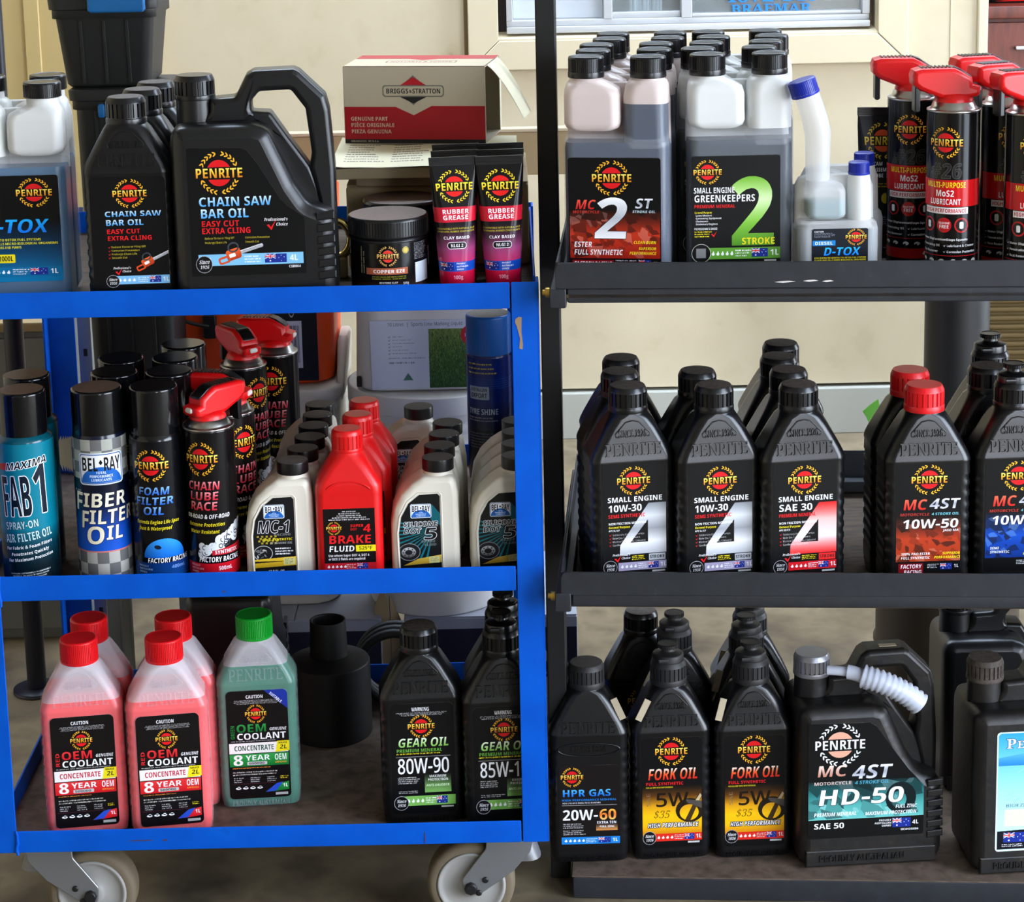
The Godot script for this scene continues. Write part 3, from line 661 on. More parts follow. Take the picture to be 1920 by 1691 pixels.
	again(ca, "white carton with a navy band, right of the pair under the buckets", Vector3(-0.042, g, -3.073), 0)
	var fl := thing("cardboard_sheet", "folded tan cardboard standing between the two white cartons", "cardboard", Vector3(-0.190, g, -2.96))
	st = begin()
	slab(st, pts([-0.018, 0.0, 0.006, 0.0, 0.004, 0.185, -0.004, 0.20, -0.016, 0.175]), 0.003, 0.0005, 0.0)
	part(fl, "left_leaf", st.commit(), M.tan_card)
	st = begin()
	slab(st, pts([0.0, 0.0, 0.03, 0.0, 0.028, 0.12, 0.012, 0.165, 0.0, 0.190]), 0.003, 0.0005, 0.0)
	part(fl, "right_leaf", st.commit(), M.tan_card, move(Vector3(0.006, 0, 0), 0, 35))
	var by := g + 0.1625
	var tb := thing("plastic_tub", "milky white plastic tub under the orange drum", "tub", Vector3(-0.364, by, -3.105))
	st = begin()
	loft(st, [[0.0, 0.100, 0.098, 0.035], [0.004, 0.105, 0.103, 0.038], [0.045, 0.107, 0.105, 0.038], [0.048, 0.1085, 0.1065, 0.038], [0.30, 0.116, 0.112, 0.04], [0.305, 0.122, 0.118, 0.042], [0.318, 0.122, 0.118, 0.042], [0.322, 0.119, 0.115, 0.04]], 6)
	part(tb, "body", st.commit(), M.milky_tub)
	st = begin()
	loft(st, [[0.30, 0.004, 0.09, 0.004, 0.116], [0.34, 0.006, 0.075, 0.006, 0.118], [0.372, 0.008, 0.04, 0.008, 0.119], [0.378, 0.006, 0.03, 0.006, 0.119]], 4)
	part(tb, "raised_rim", st.commit(), M.milky_tub)
	var dr := thing("plastic_drum", "orange plastic drum with a black barcode label and wire handle", "drum", Vector3(-0.368, by + 0.3228, -3.11))
	st = begin()
	loft(st, [[0.0, 0.105, 0.085, 0.03], [0.004, 0.112, 0.09, 0.035], [0.26, 0.118, 0.095, 0.038], [0.268, 0.112, 0.09, 0.035]], 6)
	part(dr, "body", st.commit(), M.orange_drum)
	st = begin()
	slab(st, pts([0.030, 0.006, 0.092, 0.006, 0.092, 0.22, 0.030, 0.22]), 0.0006, 0.0, 0.0945, false)
	part(dr, "label", st.commit(), L["drum"])
	st = begin()
	path_handle(st)
	part(dr, "wire_handle", st.commit(), M.black_tube)
	part(dr, "handle_lug", span(-0.068, -0.048, 0.07, 0.105, 0.0925, 0.100, 0.003), M.black_tube)
	var bu := thing("bucket", "white plastic bucket under the white line marking container", "bucket", Vector3(-0.120, by, -3.04))
	st = begin()
	lathe(st, [[0.092, 0.0], [0.0945, 0.003], [0.099, 0.05], [0.0995, 0.052], [0.107, 0.265], [0.112, 0.268], [0.112, 0.280], [0.108, 0.283], [0.110, 0.285], [0.115, 0.286], [0.115, 0.318], [0.111, 0.322]], 14)
	part(bu, "body", st.commit(), M.white_bucket)
	st = begin()
	lathe(st, [[0.117, 0.296], [0.118, 0.298], [0.118, 0.3225], [0.114, 0.3235], [0.106, 0.3225]], 14)
	part(bu, "lid", st.commit(), M.white_bucket)
	var co := thing("marking_container", "white ten-litre line marking container with a grass picture on its label", "container", Vector3(-0.124, by + 0.3238, -3.045))
	st = begin()
	loft(st, [[0.0, 0.090, 0.075, 0.03], [0.006, 0.098, 0.082, 0.034], [0.20, 0.092, 0.080, 0.034], [0.215, 0.08, 0.07, 0.03], [0.225, 0.03, 0.03, 0.03], [0.25, 0.028, 0.028, 0.028]], 6)
	part(co, "body", st.commit(), M.white_bucket)
	st = begin()
	slab(st, pts([-0.074, 0.004, 0.084, 0.004, 0.083, 0.102, -0.075, 0.102]), 0.0008, 0.0, 0.0825, false)
	part(co, "label", st.commit(), L["line_marking"])
	part(co, "side_block", span(-0.096, -0.089, 0.006, 0.02, 0.066, 0.074, 0.001), M.painted_dark)  # small dark block low on the container side
	# on the trolley's bottom deck, in shadow
	var fu := thing("funnel", "black plastic funnel standing mouth down on the trolley's bottom tier", "funnel", Vector3(-0.243, 0.2008, -2.640))
	st = begin()
	lathe(st, [[0.051, 0.0], [0.052, 0.002], [0.0515, 0.095], [0.050, 0.0975], [0.0245, 0.104]], 12, false)
	part(fu, "bowl", st.commit(), M.funnel_black)
	st = begin()
	lathe(st, [[0.0245, 0.100], [0.0238, 0.106], [0.0225, 0.150], [0.0205, 0.150], [0.0195, 0.148], [0.0205, 0.106]], 12, false)
	part(fu, "stem", st.commit(), M.funnel_black)
	st = begin()
	lathe(st, [[0.049, 0.094], [0.049, 0.0965], [0.046, 0.0980], [0.026, 0.1040]], 12, false)
	var hc := thing("hose_coil", "coil of black hose standing behind the gear oil bottles", "hose", Vector3(-0.165, 0.2008, -2.72))
	st = begin()
	for turn in 3:
		var ring_path := []
		for i in 33:
			var a := TAU * i / 32
			ring_path.append(Vector3(cos(a) * (0.046 + turn * 0.001), 0.053 + sin(a) * (0.046 + turn * 0.001), -0.013 * turn + i * 0.0003))
		hose(st, ring_path, [0.0065], 8)
	part(hc, "coil", st.commit(), M.funnel_black)
	var j := jug("oil_jug", "black oil jug turned sideways in shadow behind the green coolant", "jug", "", M.jug_black, M.black, "", PackedVector2Array())
	j.position = Vector3(-0.362, 0.2008, -2.680)
	j.rotation_degrees.y = 90
	# carton, booklets and parts box on the trolley's top deck
	var y := 0.8235
	var tc := thing("carton", "plain tan carton behind the grease jars, under the stack of papers", "carton", Vector3(-0.088, y, -2.650))
	part(tc, "body", span(-0.105, 0.108, 0.0, 0.097, 0.105, -0.105, 0.003), M.tan_card)
	part(tc, "top_flap", span(-0.104, 0.107, 0.0973, 0.099, 0.104, 0.001), M.tan_card)
	part(tc, "top_flap", span(-0.104, 0.107, 0.0973, 0.099, -0.001, -0.104), M.tan_card)
	var pd := thing("notepad", "thin grey-edged pad between the tan carton and the papers", "pad", Vector3(-0.105, y + 0.0992, -2.64))
	part(pd, "pages", span(-0.075, 0.09, 0.0, 0.0125, 0.108, -0.09, 0.002), M.pad_edge)
	part(pd, "cover", span(-0.076, 0.091, 0.0126, 0.0134, 0.109, -0.091), M.pad_edge)
	var pa := thing("paper_stack", "stack of cream papers with blue stamps under the red and tan box", "papers", Vector3(-0.098, y + 0.1127, -2.610))
	st = begin()
	slab(st, pts([-0.108, 0.0, 0.105, 0.0, 0.105, 0.012, 0.05, 0.0132, 0.0, 0.0125, -0.06, 0.0135, -0.109, 0.0122]), 0.21, 0.001, 0.0)
	part(pa, "pages", st.commit(), M.pad_edge)
	st = begin()
	for i in 12:
		var x0 := -0.110 + i * 0.018
		var x1 := x0 + 0.018
		var h0 := 0.0142 + 0.0005 * sin(i * 1.3) + (0.002 if i == 0 else 0.0)
		var h1 := 0.0142 + 0.0005 * sin((i + 1) * 1.3)
		quad(st, Vector3(x0, h0, 0.107), Vector3(x1, h1, 0.107), Vector3(x1, h1, -0.107), Vector3(x0, h0, -0.107), null, [Vector2(i / 12.0, 1), Vector2((i + 1) / 12.0, 1), Vector2((i + 1) / 12.0, 0), Vector2(i / 12.0, 0)])
	part(pa, "top_sheet", st.commit(), L["papers"])
	var bx := thing("parts_box", "red and tan engine parts box with an opened end flap, on the papers", "box", Vector3(-0.1065, y + 0.1278, -2.715), -9)
	st = begin()
	block(st, Vector3(0.175, 0.0945, 0.0012), Vector3(0, 0.04725, 0.0544))
	block(st, Vector3(0.175, 0.0945, 0.0012), Vector3(0, 0.04725, -0.0544))
	block(st, Vector3(0.175, 0.0012, 0.1076), Vector3(0, 0.0006, 0))
	block(st, Vector3(0.175, 0.0012, 0.1076), Vector3(0, 0.0939, 0))
	block(st, Vector3(0.0012, 0.0921, 0.1076), Vector3(-0.0869, 0.04725, 0))
	part(bx, "body", st.commit(), M.box_tan)
	st = begin()
	slab(st, pts([-0.0868, 0.0008, 0.0868, 0.0008, 0.0868, 0.0940, -0.0868, 0.0940]), 0.0005, 0.0, 0.0553, false)
	part(bx, "printed_front", st.commit(), L["parts_box"])
	st = begin()
	quad(st, Vector3(-0.0868, 0.0952, 0.0545), Vector3(0.0868, 0.0952, 0.0545), Vector3(0.0868, 0.0952, -0.0545), Vector3(-0.0868, 0.0952, -0.0545))
	quad(st, Vector3(-0.0868, 0.0947, -0.0545), Vector3(0.0868, 0.0947, -0.0545), Vector3(0.0868, 0.0947, 0.0545), Vector3(-0.0868, 0.0947, 0.0545))
	part(bx, "printed_top", st.commit(), L["parts_box_top"])
	st = begin()
	var fp := []
	for i in 9:
		var t := i / 8.0
		fp.append(Vector3(0.088 + t * 0.036 + t * t * 0.006, 0.0945 - t * 0.030 - t * t * 0.036, 0.0))
	for i in 8:
		for f in [0.0, -0.0008]:
			var a: Vector3 = fp[i] + Vector3(0, f, 0)
			var b: Vector3 = fp[i + 1] + Vector3(0, f, 0)
			var za := Vector3(0, 0, 0.040 - i * 0.0012)
			var zb := Vector3(0, 0, 0.040 - (i + 1) * 0.0012)
			if f == 0.0:
				quad(st, a + za, b + zb, b - zb, a - za)
			else:
				quad(st, a - za, b - zb, b + zb, a + za)
	part(bx, "end_flap", st.commit(), M.paper)
	part(bx, "side_flap", span(0.0885, 0.0895, 0.006, 0.088, -0.042, -0.054), M.paper)
	var fo := thing("foil_ring", "crinkled gold metal ring between the jug and the grease jar", "fitting", Vector3(-0.203, y, -2.50))
	st = begin()
	var rp := []
	for i in 25:
		var a := TAU * i / 24
		rp.append(Vector3(cos(a) * 0.017, 0.045 + sin(a) * 0.021, 0.002 * (i % 2)))
	hose(st, rp, [0.0035, 0.0048], 6)
	part(fo, "ring", st.commit(), M.foil_gold)
	part(fo, "stand", span(-0.012, 0.012, 0.0, 0.0235, 0.01, -0.01, 0.002), M.tan_card)
	var rail := thing("barrier_board", "long beige board on legs, standing between the trolley and the back wall", "board", Vector3(-0.20, g, -3.40))
	part(rail, "top_strip", span(-0.34, 0.31, 0.7805, 0.7855, 0.012, -0.014, 0.001), M.sticker)
	part(rail, "board", span(-0.335, 0.305, 0.712, 0.780, 0.008, -0.010, 0.002), M.tan_card)
	for x in [-0.22, 0.13]:
		part(rail, "leg", span(x - 0.015, x + 0.015, 0.0, 0.77, -0.0105, -0.04, 0.002), M.tan_card)
	# right end, behind the rack
	var col := thing("black_pipe", "thick black pipe standing upright behind the rack's right half", "pipe", Vector3(0.690, g, -3.35))
	st = begin()
	lathe(st, [[0.050, 0.0], [0.050, 0.72], [0.047, 0.72], [0.047, 0.60]], 12, false)
	part(col, "wall", st.commit(), M.black_tube)
	st = begin()
	lathe(st, [[0.054, 0.0], [0.054, 0.02], [0.0505, 0.021]], 12, false)
	part(col, "foot_ring", st.commit(), M.black_tube)
	var bd := thing("oil_drum", "low brown printed drum behind the silver-capped oil jug", "drum", Vector3(0.605, g, -2.97))
	st = begin()
	lathe(st, [[0.098, 0.0], [0.1, 0.003], [0.1, 0.10], [0.103, 0.103], [0.103, 0.107], [0.1, 0.11], [0.1, 0.235], [0.098, 0.239], [0.094, 0.236]], 14)
	part(bd, "body", st.commit(), M.brown_drum)
	st = begin()
	lathe(st, [[0.022, 0.236], [0.022, 0.245], [0.019, 0.247]], 8, true, 0.05)
	part(bd, "bung", st.commit(), M.black_tube)
	var cn := thing("cane_screen", "woven tan cane screen leaning beyond the black pipe", "screen", Vector3(0.92, g, -3.75), -6)
	part(cn, "frame", span(-0.16, 0.30, 0.0, 0.66, 0.0, -0.012, 0.002), M.cane)
	for i in 40:
		st = begin()
		hose(st, [Vector3(-0.155, 0.02 + i * 0.0155, 0.004), Vector3(0.29, 0.02 + i * 0.0155 + 0.008, 0.004)], [0.0052], 6)
		part(cn, "cane", st.commit(), M.cane)
	var lf := thing("leaf_tag", "small bright green plastic leaf tag behind the red-capped bottles", "tag", Vector3(0.452, 0.4862, -2.715))
	st = begin()
	slab(st, pts([-0.002, 0.0, 0.002, 0.0, 0.003, 0.085, 0.012, 0.098, 0.009, 0.116, -0.002, 0.108, -0.011, 0.1, -0.006, 0.092, -0.003, 0.085]), 0.0015, 0.0003, 0.0)
	part(lf, "leaf", st.commit(), M.leaf)

func path_handle(st: SurfaceTool):
	var c := Curve3D.new()
	for p in [Vector3(-0.117, 0.20, 0.0), Vector3(-0.122, 0.15, 0.05), Vector3(-0.112, 0.118, 0.10), Vector3(-0.090, 0.100, 0.112), Vector3(-0.058, 0.090, 0.106)]:
		c.add_point(p)
	var path := []
	for i in 25:
		path.append(c.sample_baked(c.get_baked_length() * i / 24.0, true))
	hose(st, path, [0.0028], 8)

func storage_tub(called: String, label: String, at: Vector3, h: float, foot_w: float, top_w: float) -> Node3D:
	var t := thing(called, label, "storage tub", at, 0, "black storage tubs")
	var st := begin()
	var a := foot_w / 2
	var b := top_w / 2
	loft(st, [[0.0, a - 0.004, 0.054, 0.012], [0.004, a, 0.058, 0.014], [h - 0.018, b, 0.066, 0.014], [h - 0.017, b + 0.004, 0.070, 0.014], [h - 0.006, b + 0.004, 0.070, 0.014]], 5)
	for x in [-0.03, 0.0, 0.03]:
		loft(st, [[0.006, 0.0022, 0.003, 0.001, x, 0.058], [h - 0.02, 0.0022, 0.003, 0.001, x, 0.0655]], 2)
	part(t, "body", st.commit(), M.black_tub)
	st = begin()
	loft(st, [[h - 0.005, b + 0.007, 0.073, 0.014], [h + 0.008, b + 0.008, 0.074, 0.014], [h + 0.010, b + 0.004, 0.070, 0.014]], 5)
	part(t, "lid", st.commit(), M.black_tub)
	return t
# ---------------------------------------------------------------- bottles, jugs, cans
var shapes := {}

func litre_rings(h: float, grow := 0.0, top := 1.0) -> Array:
	var k := h / 0.232
	var base := [[0.0, 0.042, 0.024, 0.010], [0.002, 0.0455, 0.0272, 0.011], [0.011, 0.0470, 0.0285, 0.011], [0.0125, 0.0460, 0.0276, 0.0105], [0.0145, 0.0470, 0.0283, 0.0105]]
	for i in 9:
		var y := 0.030 + i * 0.0125
		base += [[y, 0.0475, 0.0284, 0.0105], [y + 0.0015, 0.0464, 0.0284, 0.0105], [y + 0.0065, 0.0468, 0.0284, 0.0105], [y + 0.008, 0.0477, 0.0284, 0.0105]]
	base += [[0.1495, 0.0472, 0.0284, 0.0105], [0.1515, 0.0480, 0.0292, 0.0115], [0.1545, 0.0478, 0.0290, 0.0115], [0.158, 0.0468, 0.0280, 0.0115], [0.164, 0.0440, 0.0271, 0.0115], [0.176, 0.0375, 0.0254, 0.012], [0.188, 0.0308, 0.0237, 0.0125], [0.198, 0.0252, 0.0222, 0.0145], [0.2025, 0.0223, 0.0212, 0.02], [0.2045, 0.0212, 0.0208, 0.0208], [0.212, 0.0195, 0.0195, 0.0195]]
	var out := []
	for r in base:
		if r[0] * k <= top:
			out.append([r[0] * k, r[1] - grow, r[2] - grow, maxf(0.002, r[3] - grow)])
	return out

func litre_body(h: float) -> ArrayMesh:
	var key := "litre%f" % h
	if not shapes.has(key):
		var st := begin()
		loft(st, litre_rings(h), 6)
		shapes[key] = st.commit()
	return shapes[key]

func litre_marks(h: float) -> ArrayMesh:
	var key := "marks%f" % h
	if not shapes.has(key):
		var k := h / 0.232
		shapes[key] = lettering([["PENRITE", 3, 0.063, 0.0140, 0.0040, move(Vector3(0, 0.1665 * k, 0.0269), -8)],
			["SINCE 1926", 3, 0.031, 0.0080, 0.0040, move(Vector3(0, 0.1835 * k, 0.0246), -8)],
			["PROUDLY AUSTRALIAN", 1, 0.066, 0.006, 0.0020, move(Vector3(0, 0.0062 * k, 0.0281), 4)]])
	return shapes[key]

func litre_crest(h: float) -> ArrayMesh:
	var key := "crest%f" % h
	if not shapes.has(key):
		var k := h / 0.232
		var st := begin()
		var loop := []
		var c := [Vector2(-0.0185, 0.1800), Vector2(0.0185, 0.1800), Vector2(0.0195, 0.1835), Vector2(0.0075, 0.1955), Vector2(0.0, 0.1970), Vector2(-0.0075, 0.1955), Vector2(-0.0195, 0.1835)]
		for i in c.size() + 1:
			var a: Vector2 = c[i % c.size()]
			loop.append(Vector3(a.x, a.y * k, 0.0297 - (a.y - 0.144) * 0.142))
		hose(st, loop, [0.0009], 6)
		shapes[key] = st.commit()
	return shapes[key]

func ribbed_cap(kind: String, y: float) -> ArrayMesh:
	var key := "cap" + kind + str(y)
	if shapes.has(key):
		return shapes[key]
	var st := begin()
	if kind == "fine":
		lathe(st, [[0.0205, y], [0.0214, y + 0.0006], [0.0214, y + 0.003]], 12, false)
		ribs(st, 0.0216, 0.0007, y + 0.003, y + 0.0255, 64)
		lathe(st, [[0.0214, y + 0.0255], [0.0208, y + 0.0272], [0.019, y + 0.0278], [0.0185, y + 0.0272]], 12)
	else:
		lathe(st, [[0.0215, y], [0.0222, y + 0.0005], [0.0222, y + 0.0055], [0.0212, y + 0.006], [0.0212, y + 0.0072]], 12, false)
		ribs(st, 0.0218, 0.0016, y + 0.0072, y + 0.0225, 24, 0, 0, 0.4)
		lathe(st, [[0.0218, y + 0.0225], [0.0214, y + 0.0240], [0.0196, y + 0.0278], [0.0190, y + 0.0285]], 12)
	shapes[key] = st.commit()
	return shapes[key]

func pour_spout(y: float) -> ArrayMesh:
	var key := "spout" + str(y)
	if not shapes.has(key):
		var st := begin()
		lathe(st, [[0.0185, y], [0.0185, y + 0.007], [0.0165, y + 0.0085], [0.0150, y + 0.0088], [0.0095, y + 0.010], [0.0080, y + 0.012], [0.0080, y + 0.0155]], 10)
		block(st, Vector3(0.012, 0.005, 0.004), Vector3(-0.008, y + 0.0038, 0.0172), 0.001)
		ribs(st, 0.0122, 0.0008, y + 0.0155, y + 0.0195, 30)
		lathe(st, [[0.0118, y + 0.0155], [0.0122, y + 0.0156]], 8)
		lathe(st, [[0.0122, y + 0.0195], [0.011, y + 0.0202], [0.0095, y + 0.0196]], 8)
		shapes[key] = st.commit()
	return shapes[key]

func face_label(parent: Node, key: String, outline: PackedVector2Array, z: float) -> MeshInstance3D:
	var st := begin()
	slab(st, outline, 0.0006, 0.0, z + 0.0001, false)
	return part(parent, "label", st.commit(), L[key])

# label_box: [middle x, foot y, width, height]; fluid: [shell, liquid, fill height] for see-through bottles
func litre_bottle(called: String, label: String, category: String, group: String, h: float, body_mat: Material, cap_mat: Material, top_mat: Material, cap: String, print_key: String, box: Array, fluid = null, low := false) -> Node3D:
	var t := thing(called, label, category, Vector3.ZERO, 0.0, group)
	var k := h / 0.232
	if not fluid:
		part(t, "body", litre_body(h), body_mat)
	else:
		var low_half := litre_rings(h, 0.0, fluid[2])
		var high_half := litre_rings(h).slice(low_half.size() - 1)
		var st := begin()
		loft(st, low_half, 6, false)
		part(t, "body", st.commit(), fluid[0])
		st = begin()
		loft(st, high_half, 6, false)
		part(t, "neck", st.commit(), M.shell_haze)
		st = begin()
		var rings := litre_rings(h, 0.0014, fluid[2])
		rings[0][0] = 0.0012
		for r in litre_rings(h, 0.0014):
			if r[0] > fluid[2]:
				var f: float = (fluid[2] - rings[-1][0]) / (r[0] - rings[-1][0])
				rings.append([fluid[2], lerpf(rings[-1][1], r[1], f), lerpf(rings[-1][2], r[2], f), lerpf(rings[-1][3], r[3], f)])
				break
		loft(st, rings, 6)
		part(t, "liquid", st.commit(), fluid[1])
	var y := 0.2035 * k
	var c := part(t, "cap", ribbed_cap("fine" if cap == "fine" else "wide", y), cap_mat)
	if cap == "spout":
		part(c, "pour_spout", pour_spout(y + 0.0285), cap_mat)
	elif top_mat != cap_mat:
		var st := begin()
		lathe(st, [[0.0186, y + 0.0283], [0.0184, y + 0.0289], [0.004, y + 0.0291]], 12)
		part(c, "cap_top", st.commit(), top_mat)
	if low:
		part(t, "raised_lettering", lettering([["PENRITE", 3, 0.064, 0.0140, 0.0040, move(Vector3(0, 0.162 * k, 0.0273), -8)], ["SINCE 1926", 2, 0.042, 0.0072, 0.0020, move(Vector3(0, 0.1375 * k, 0.0284))], ["PROUDLY AUSTRALIAN", 1, 0.066, 0.006, 0.0012, move(Vector3(0, 0.0062 * k, 0.0280), 4)]]), body_mat)
		var st := begin()
		var loop := []
		for i in 25:
			loop.append(Vector3(cos(TAU * i / 24) * 0.037, 0.1372 * k + sin(TAU * i / 24) * (0.0095 if sin(TAU * i / 24) < 0 else 0.0075), 0.0284))
		hose(st, loop, [0.0012], 6)
		part(t, "raised_crest", st.commit(), body_mat)
	else:
		part(t, "raised_lettering", litre_marks(h), fluid[0] if fluid else body_mat)
		part(t, "raised_crest", litre_crest(h), fluid[0] if fluid else body_mat)
	var x0: float = box[0] - box[2] / 2
	var outline := PackedVector2Array()
	for q in pill(x0, box[1], box[2], box[3], 0.005):
		outline.append(q + Vector2(0, 0.0025 * (1 - pow((q.x - box[0]) / (box[2] / 2), 2)) if q.y > box[1] + box[3] / 2 else 0.0))
	face_label(t, print_key, outline, 0.0284)
	return t

# one-litre bottle with two necks, one over a measuring chamber; m = -1 mirrors it
func dosing_bottle(called: String, label: String, category: String, group: String, m: float, shell: Material, empty: Material, liquid: Material, cap_mat: Material, print_key: String, box: Array, tower_fill: float, chamber_liquid = null, chamber_fill := 0.0, slim := false) -> Node3D:
	var t := thing(called, label, category, Vector3.ZERO, 0.0, group)
	var st := begin()
	loft(st, [[0.0, 0.053, 0.022, 0.010], [0.003, 0.0565, 0.0252, 0.012], [0.010, 0.0575, 0.0260, 0.012], [0.150, 0.0575, 0.0260, 0.012], [0.157, 0.0570, 0.0248, 0.012], [0.162, 0.0555, 0.0225, 0.012], [0.1645, 0.052, 0.018, 0.012]], 6)
	var cut := clampf(tower_fill, 0.168, 0.199)
	loft(st, [[0.150, 0.0245, 0.0238, 0.013, 0.0315 * m, 0.001], [cut, 0.0240, 0.0235, 0.014, 0.0318 * m, 0.001]], 6)
	part(t, "body", st.commit(), shell)
	st = begin()
	loft(st, [[0.150, 0.0565, 0.0095, 0.009, 0.0, -0.0160], [0.200, 0.0560, 0.0095, 0.009, 0.0, -0.0160], [0.210, 0.0540, 0.0090, 0.009, 0.0, -0.0160], [0.2155, 0.049, 0.0075, 0.007, 0.0, -0.0160], [0.2170, 0.042, 0.004, 0.004, 0.0, -0.0160]], 6)
	loft(st, [[cut, 0.0240, 0.0235, 0.014, 0.0318 * m, 0.001], [0.205, 0.0240, 0.0235, 0.014, 0.0318 * m, 0.001], [0.2165, 0.0228, 0.0220, 0.016, 0.0325 * m, 0.0], [0.2215, 0.0205, 0.0200, 0.02, 0.0332 * m, 0.0], [0.2225, 0.0178, 0.0178, 0.0178, 0.0335 * m, 0.0], [0.230, 0.0175, 0.0175, 0.0175, 0.0335 * m, 0.0]], 6)
	part(t, "neck", st.commit(), empty)
	st = begin()
	loft(st, [[0.1685, 0.022, 0.014, 0.011, -0.0255 * m, 0.007], [0.1715, 0.0285, 0.0175, 0.012, -0.0255 * m, 0.007], [0.177, 0.0305, 0.0190, 0.011, -0.0255 * m, 0.007], [0.206, 0.0303, 0.0190, 0.011, -0.0257 * m, 0.007], [0.2135, 0.0290, 0.0188, 0.013, -0.0265 * m, 0.006], [0.2185, 0.0240, 0.0185, 0.017, -0.0305 * m, 0.003], [0.2220, 0.0178, 0.0178, 0.0178, -0.0335 * m, 0.0], [0.230, 0.0175, 0.0175, 0.0175, -0.0335 * m, 0.0]], 6)
	part(t, "measuring_chamber", st.commit(), empty)
	st = begin()
	loft(st, [[0.0015, 0.0515, 0.0205, 0.009], [0.010, 0.0560, 0.0245, 0.011], [0.150, 0.0560, 0.0245, 0.011], [0.156, 0.0550, 0.0230, 0.011]], 6)
	if tower_fill > 0.16:
		loft(st, [[0.152, 0.0232, 0.0225, 0.012, 0.0315 * m, 0.001], [tower_fill, 0.0226, 0.0222, 0.013, 0.0318 * m, 0.001]], 6)
	part(t, "liquid", st.commit(), liquid)
	if chamber_liquid != null:
		st = begin()
		loft(st, [[0.1695, 0.022, 0.013, 0.010, -0.0255 * m, 0.007], [0.1725, 0.0275, 0.0165, 0.011, -0.0255 * m, 0.007], [minf(0.177, chamber_fill - 0.001), 0.0293, 0.0178, 0.010, -0.0255 * m, 0.007], [chamber_fill, 0.0293, 0.0178, 0.010, -0.0256 * m, 0.007]], 6)
		part(t, "measured_liquid", st.commit(), chamber_liquid)
	for s in [1, -1]:
		var c := begin()
		var x: float = 0.0335 * s
		var y := 0.2245
		var r := 0.0193 if not slim else 0.0205
		if slim:
			lathe(c, [[r, y + 0.006], [r + 0.0003, y + 0.0065]], 12, false, x)
		else:
			lathe(c, [[r, y], [r + 0.0004, y + 0.0006], [r + 0.0004, y + 0.0055], [r - 0.0004, y + 0.006], [r, y + 0.0066]], 12, false, x)
		ribs(c, r, 0.0006, y + 0.0066, y + 0.0205, 56, x)
		lathe(c, [[r, y + 0.0205], [r - 0.0006, y + 0.0222], [r - 0.002, y + 0.0228], [r - 0.0026, y + 0.0222]], 12, true, x)
		if slim:
			lathe(c, [[r, y + 0.0066], [0.0175, y + 0.0066]], 12, false, x)
		part(t, "cap", c.commit(), cap_mat)
	face_label(t, print_key, pill(box[0] - box[2] / 2, box[1], box[2], box[3], 0.003), 0.0260)
	return t

# the four-litre mould, drawn as it stands in front of us: millimetres from the middle of the foot
func jug(called: String, label: String, category: String, group: String, body_mat: Material, cap_mat: Material, print_key: String, outline: PackedVector2Array, marks := true) -> Node3D:
	var t := thing(called, label, category, Vector3.ZERO, 0.0, group)
	if not shapes.has("jug"):
		var st := begin()
		var o := soften(pts([-88, 0, 87, 0, 86, 104, 58, 116, 44, 138, 18, 198, 2, 203, -88, 203], 0.001), 0.018, 5)
		slab(st, o, 0.108, 0.014)
		for i in 6:
			slab(st, pts([66, 32 + i * 13, 85.5, 34 + i * 13, 85.5, 43 + i * 13, 66, 41 + i * 13], 0.001), 0.006, 0.0015, 0.0525)
		slab(st, pts([-80, 2, 78, 2, 78, 23, -80, 23], 0.001), 0.006, 0.002, 0.0522)
		lathe(st, [[0.0215, 0.19], [0.0205, 0.232], [0.019, 0.234]], 10, true, -0.0625, 0)
		shapes["jug"] = st.commit()
		st = begin()
		var h := soften(pts([-58, 198, -46, 214, -46, 227, -18, 229, -6, 252, 2, 257, 46, 258, 52, 255, 79, 228, 83, 212, 87, 150, 87, 92, 70, 92, 59, 150, 62, 166, 57, 214, 42, 235, 8, 234, -1, 224, -1, 214, 4, 208, -8, 198], 0.001), 0.006, 3)
		slab(st, soften(pts([-10, 196, -6, 213, 19, 211, 38, 182, 60, 150, 74, 112, 74, 92, 44, 118, 22, 178, 12, 196], 0.001), 0.005, 3), 0.034, 0.004, 0.0)
		slab(st, h, 0.038, 0.006, 0.0)
		shapes["jug_handle"] = st.commit()
		st = begin()
		var x := -0.0625
		lathe(st, [[0.0215, 0.226], [0.0222, 0.2266], [0.0222, 0.231], [0.0212, 0.2316]], 12, false, x)
		ribs(st, 0.0218, 0.0016, 0.2316, 0.2465, 24, x, 0, 0.4)
		lathe(st, [[0.0218, 0.2465], [0.0214, 0.248], [0.0196, 0.252], [0.0190, 0.2526]], 12, true, x)
		shapes["jug_cap"] = st.commit()
		shapes["jug_marks"] = lettering([["PROUDLY AUSTRALIAN", 1, 0.102, 0.0085, 0.0024, move(Vector3(-0.012, 0.0125, 0.0558))], ["SINCE 1926", 2, 0.05, 0.006, 0.0014, move(Vector3(-0.028, 0.1955, 0.0450), -55)]])
	part(t, "body", shapes["jug"], body_mat)
	part(t, "handle", shapes["jug_handle"], body_mat)
	part(t, "cap", shapes["jug_cap"], cap_mat)
	if marks:
		part(t, "raised_lettering", shapes["jug_marks"], body_mat)
	if print_key:
		face_label(t, print_key, outline, 0.0541)
	return t

func can_body(st: SurfaceTool, r: float, h: float):
	lathe(st, [[r - 0.002, 0.0], [r - 0.0005, 0.0008], [r - 0.0002, 0.003], [r - 0.001, 0.0045], [r, 0.0065], [r, h - 0.004], [r - 0.0005, h - 0.0025]], 12, false)

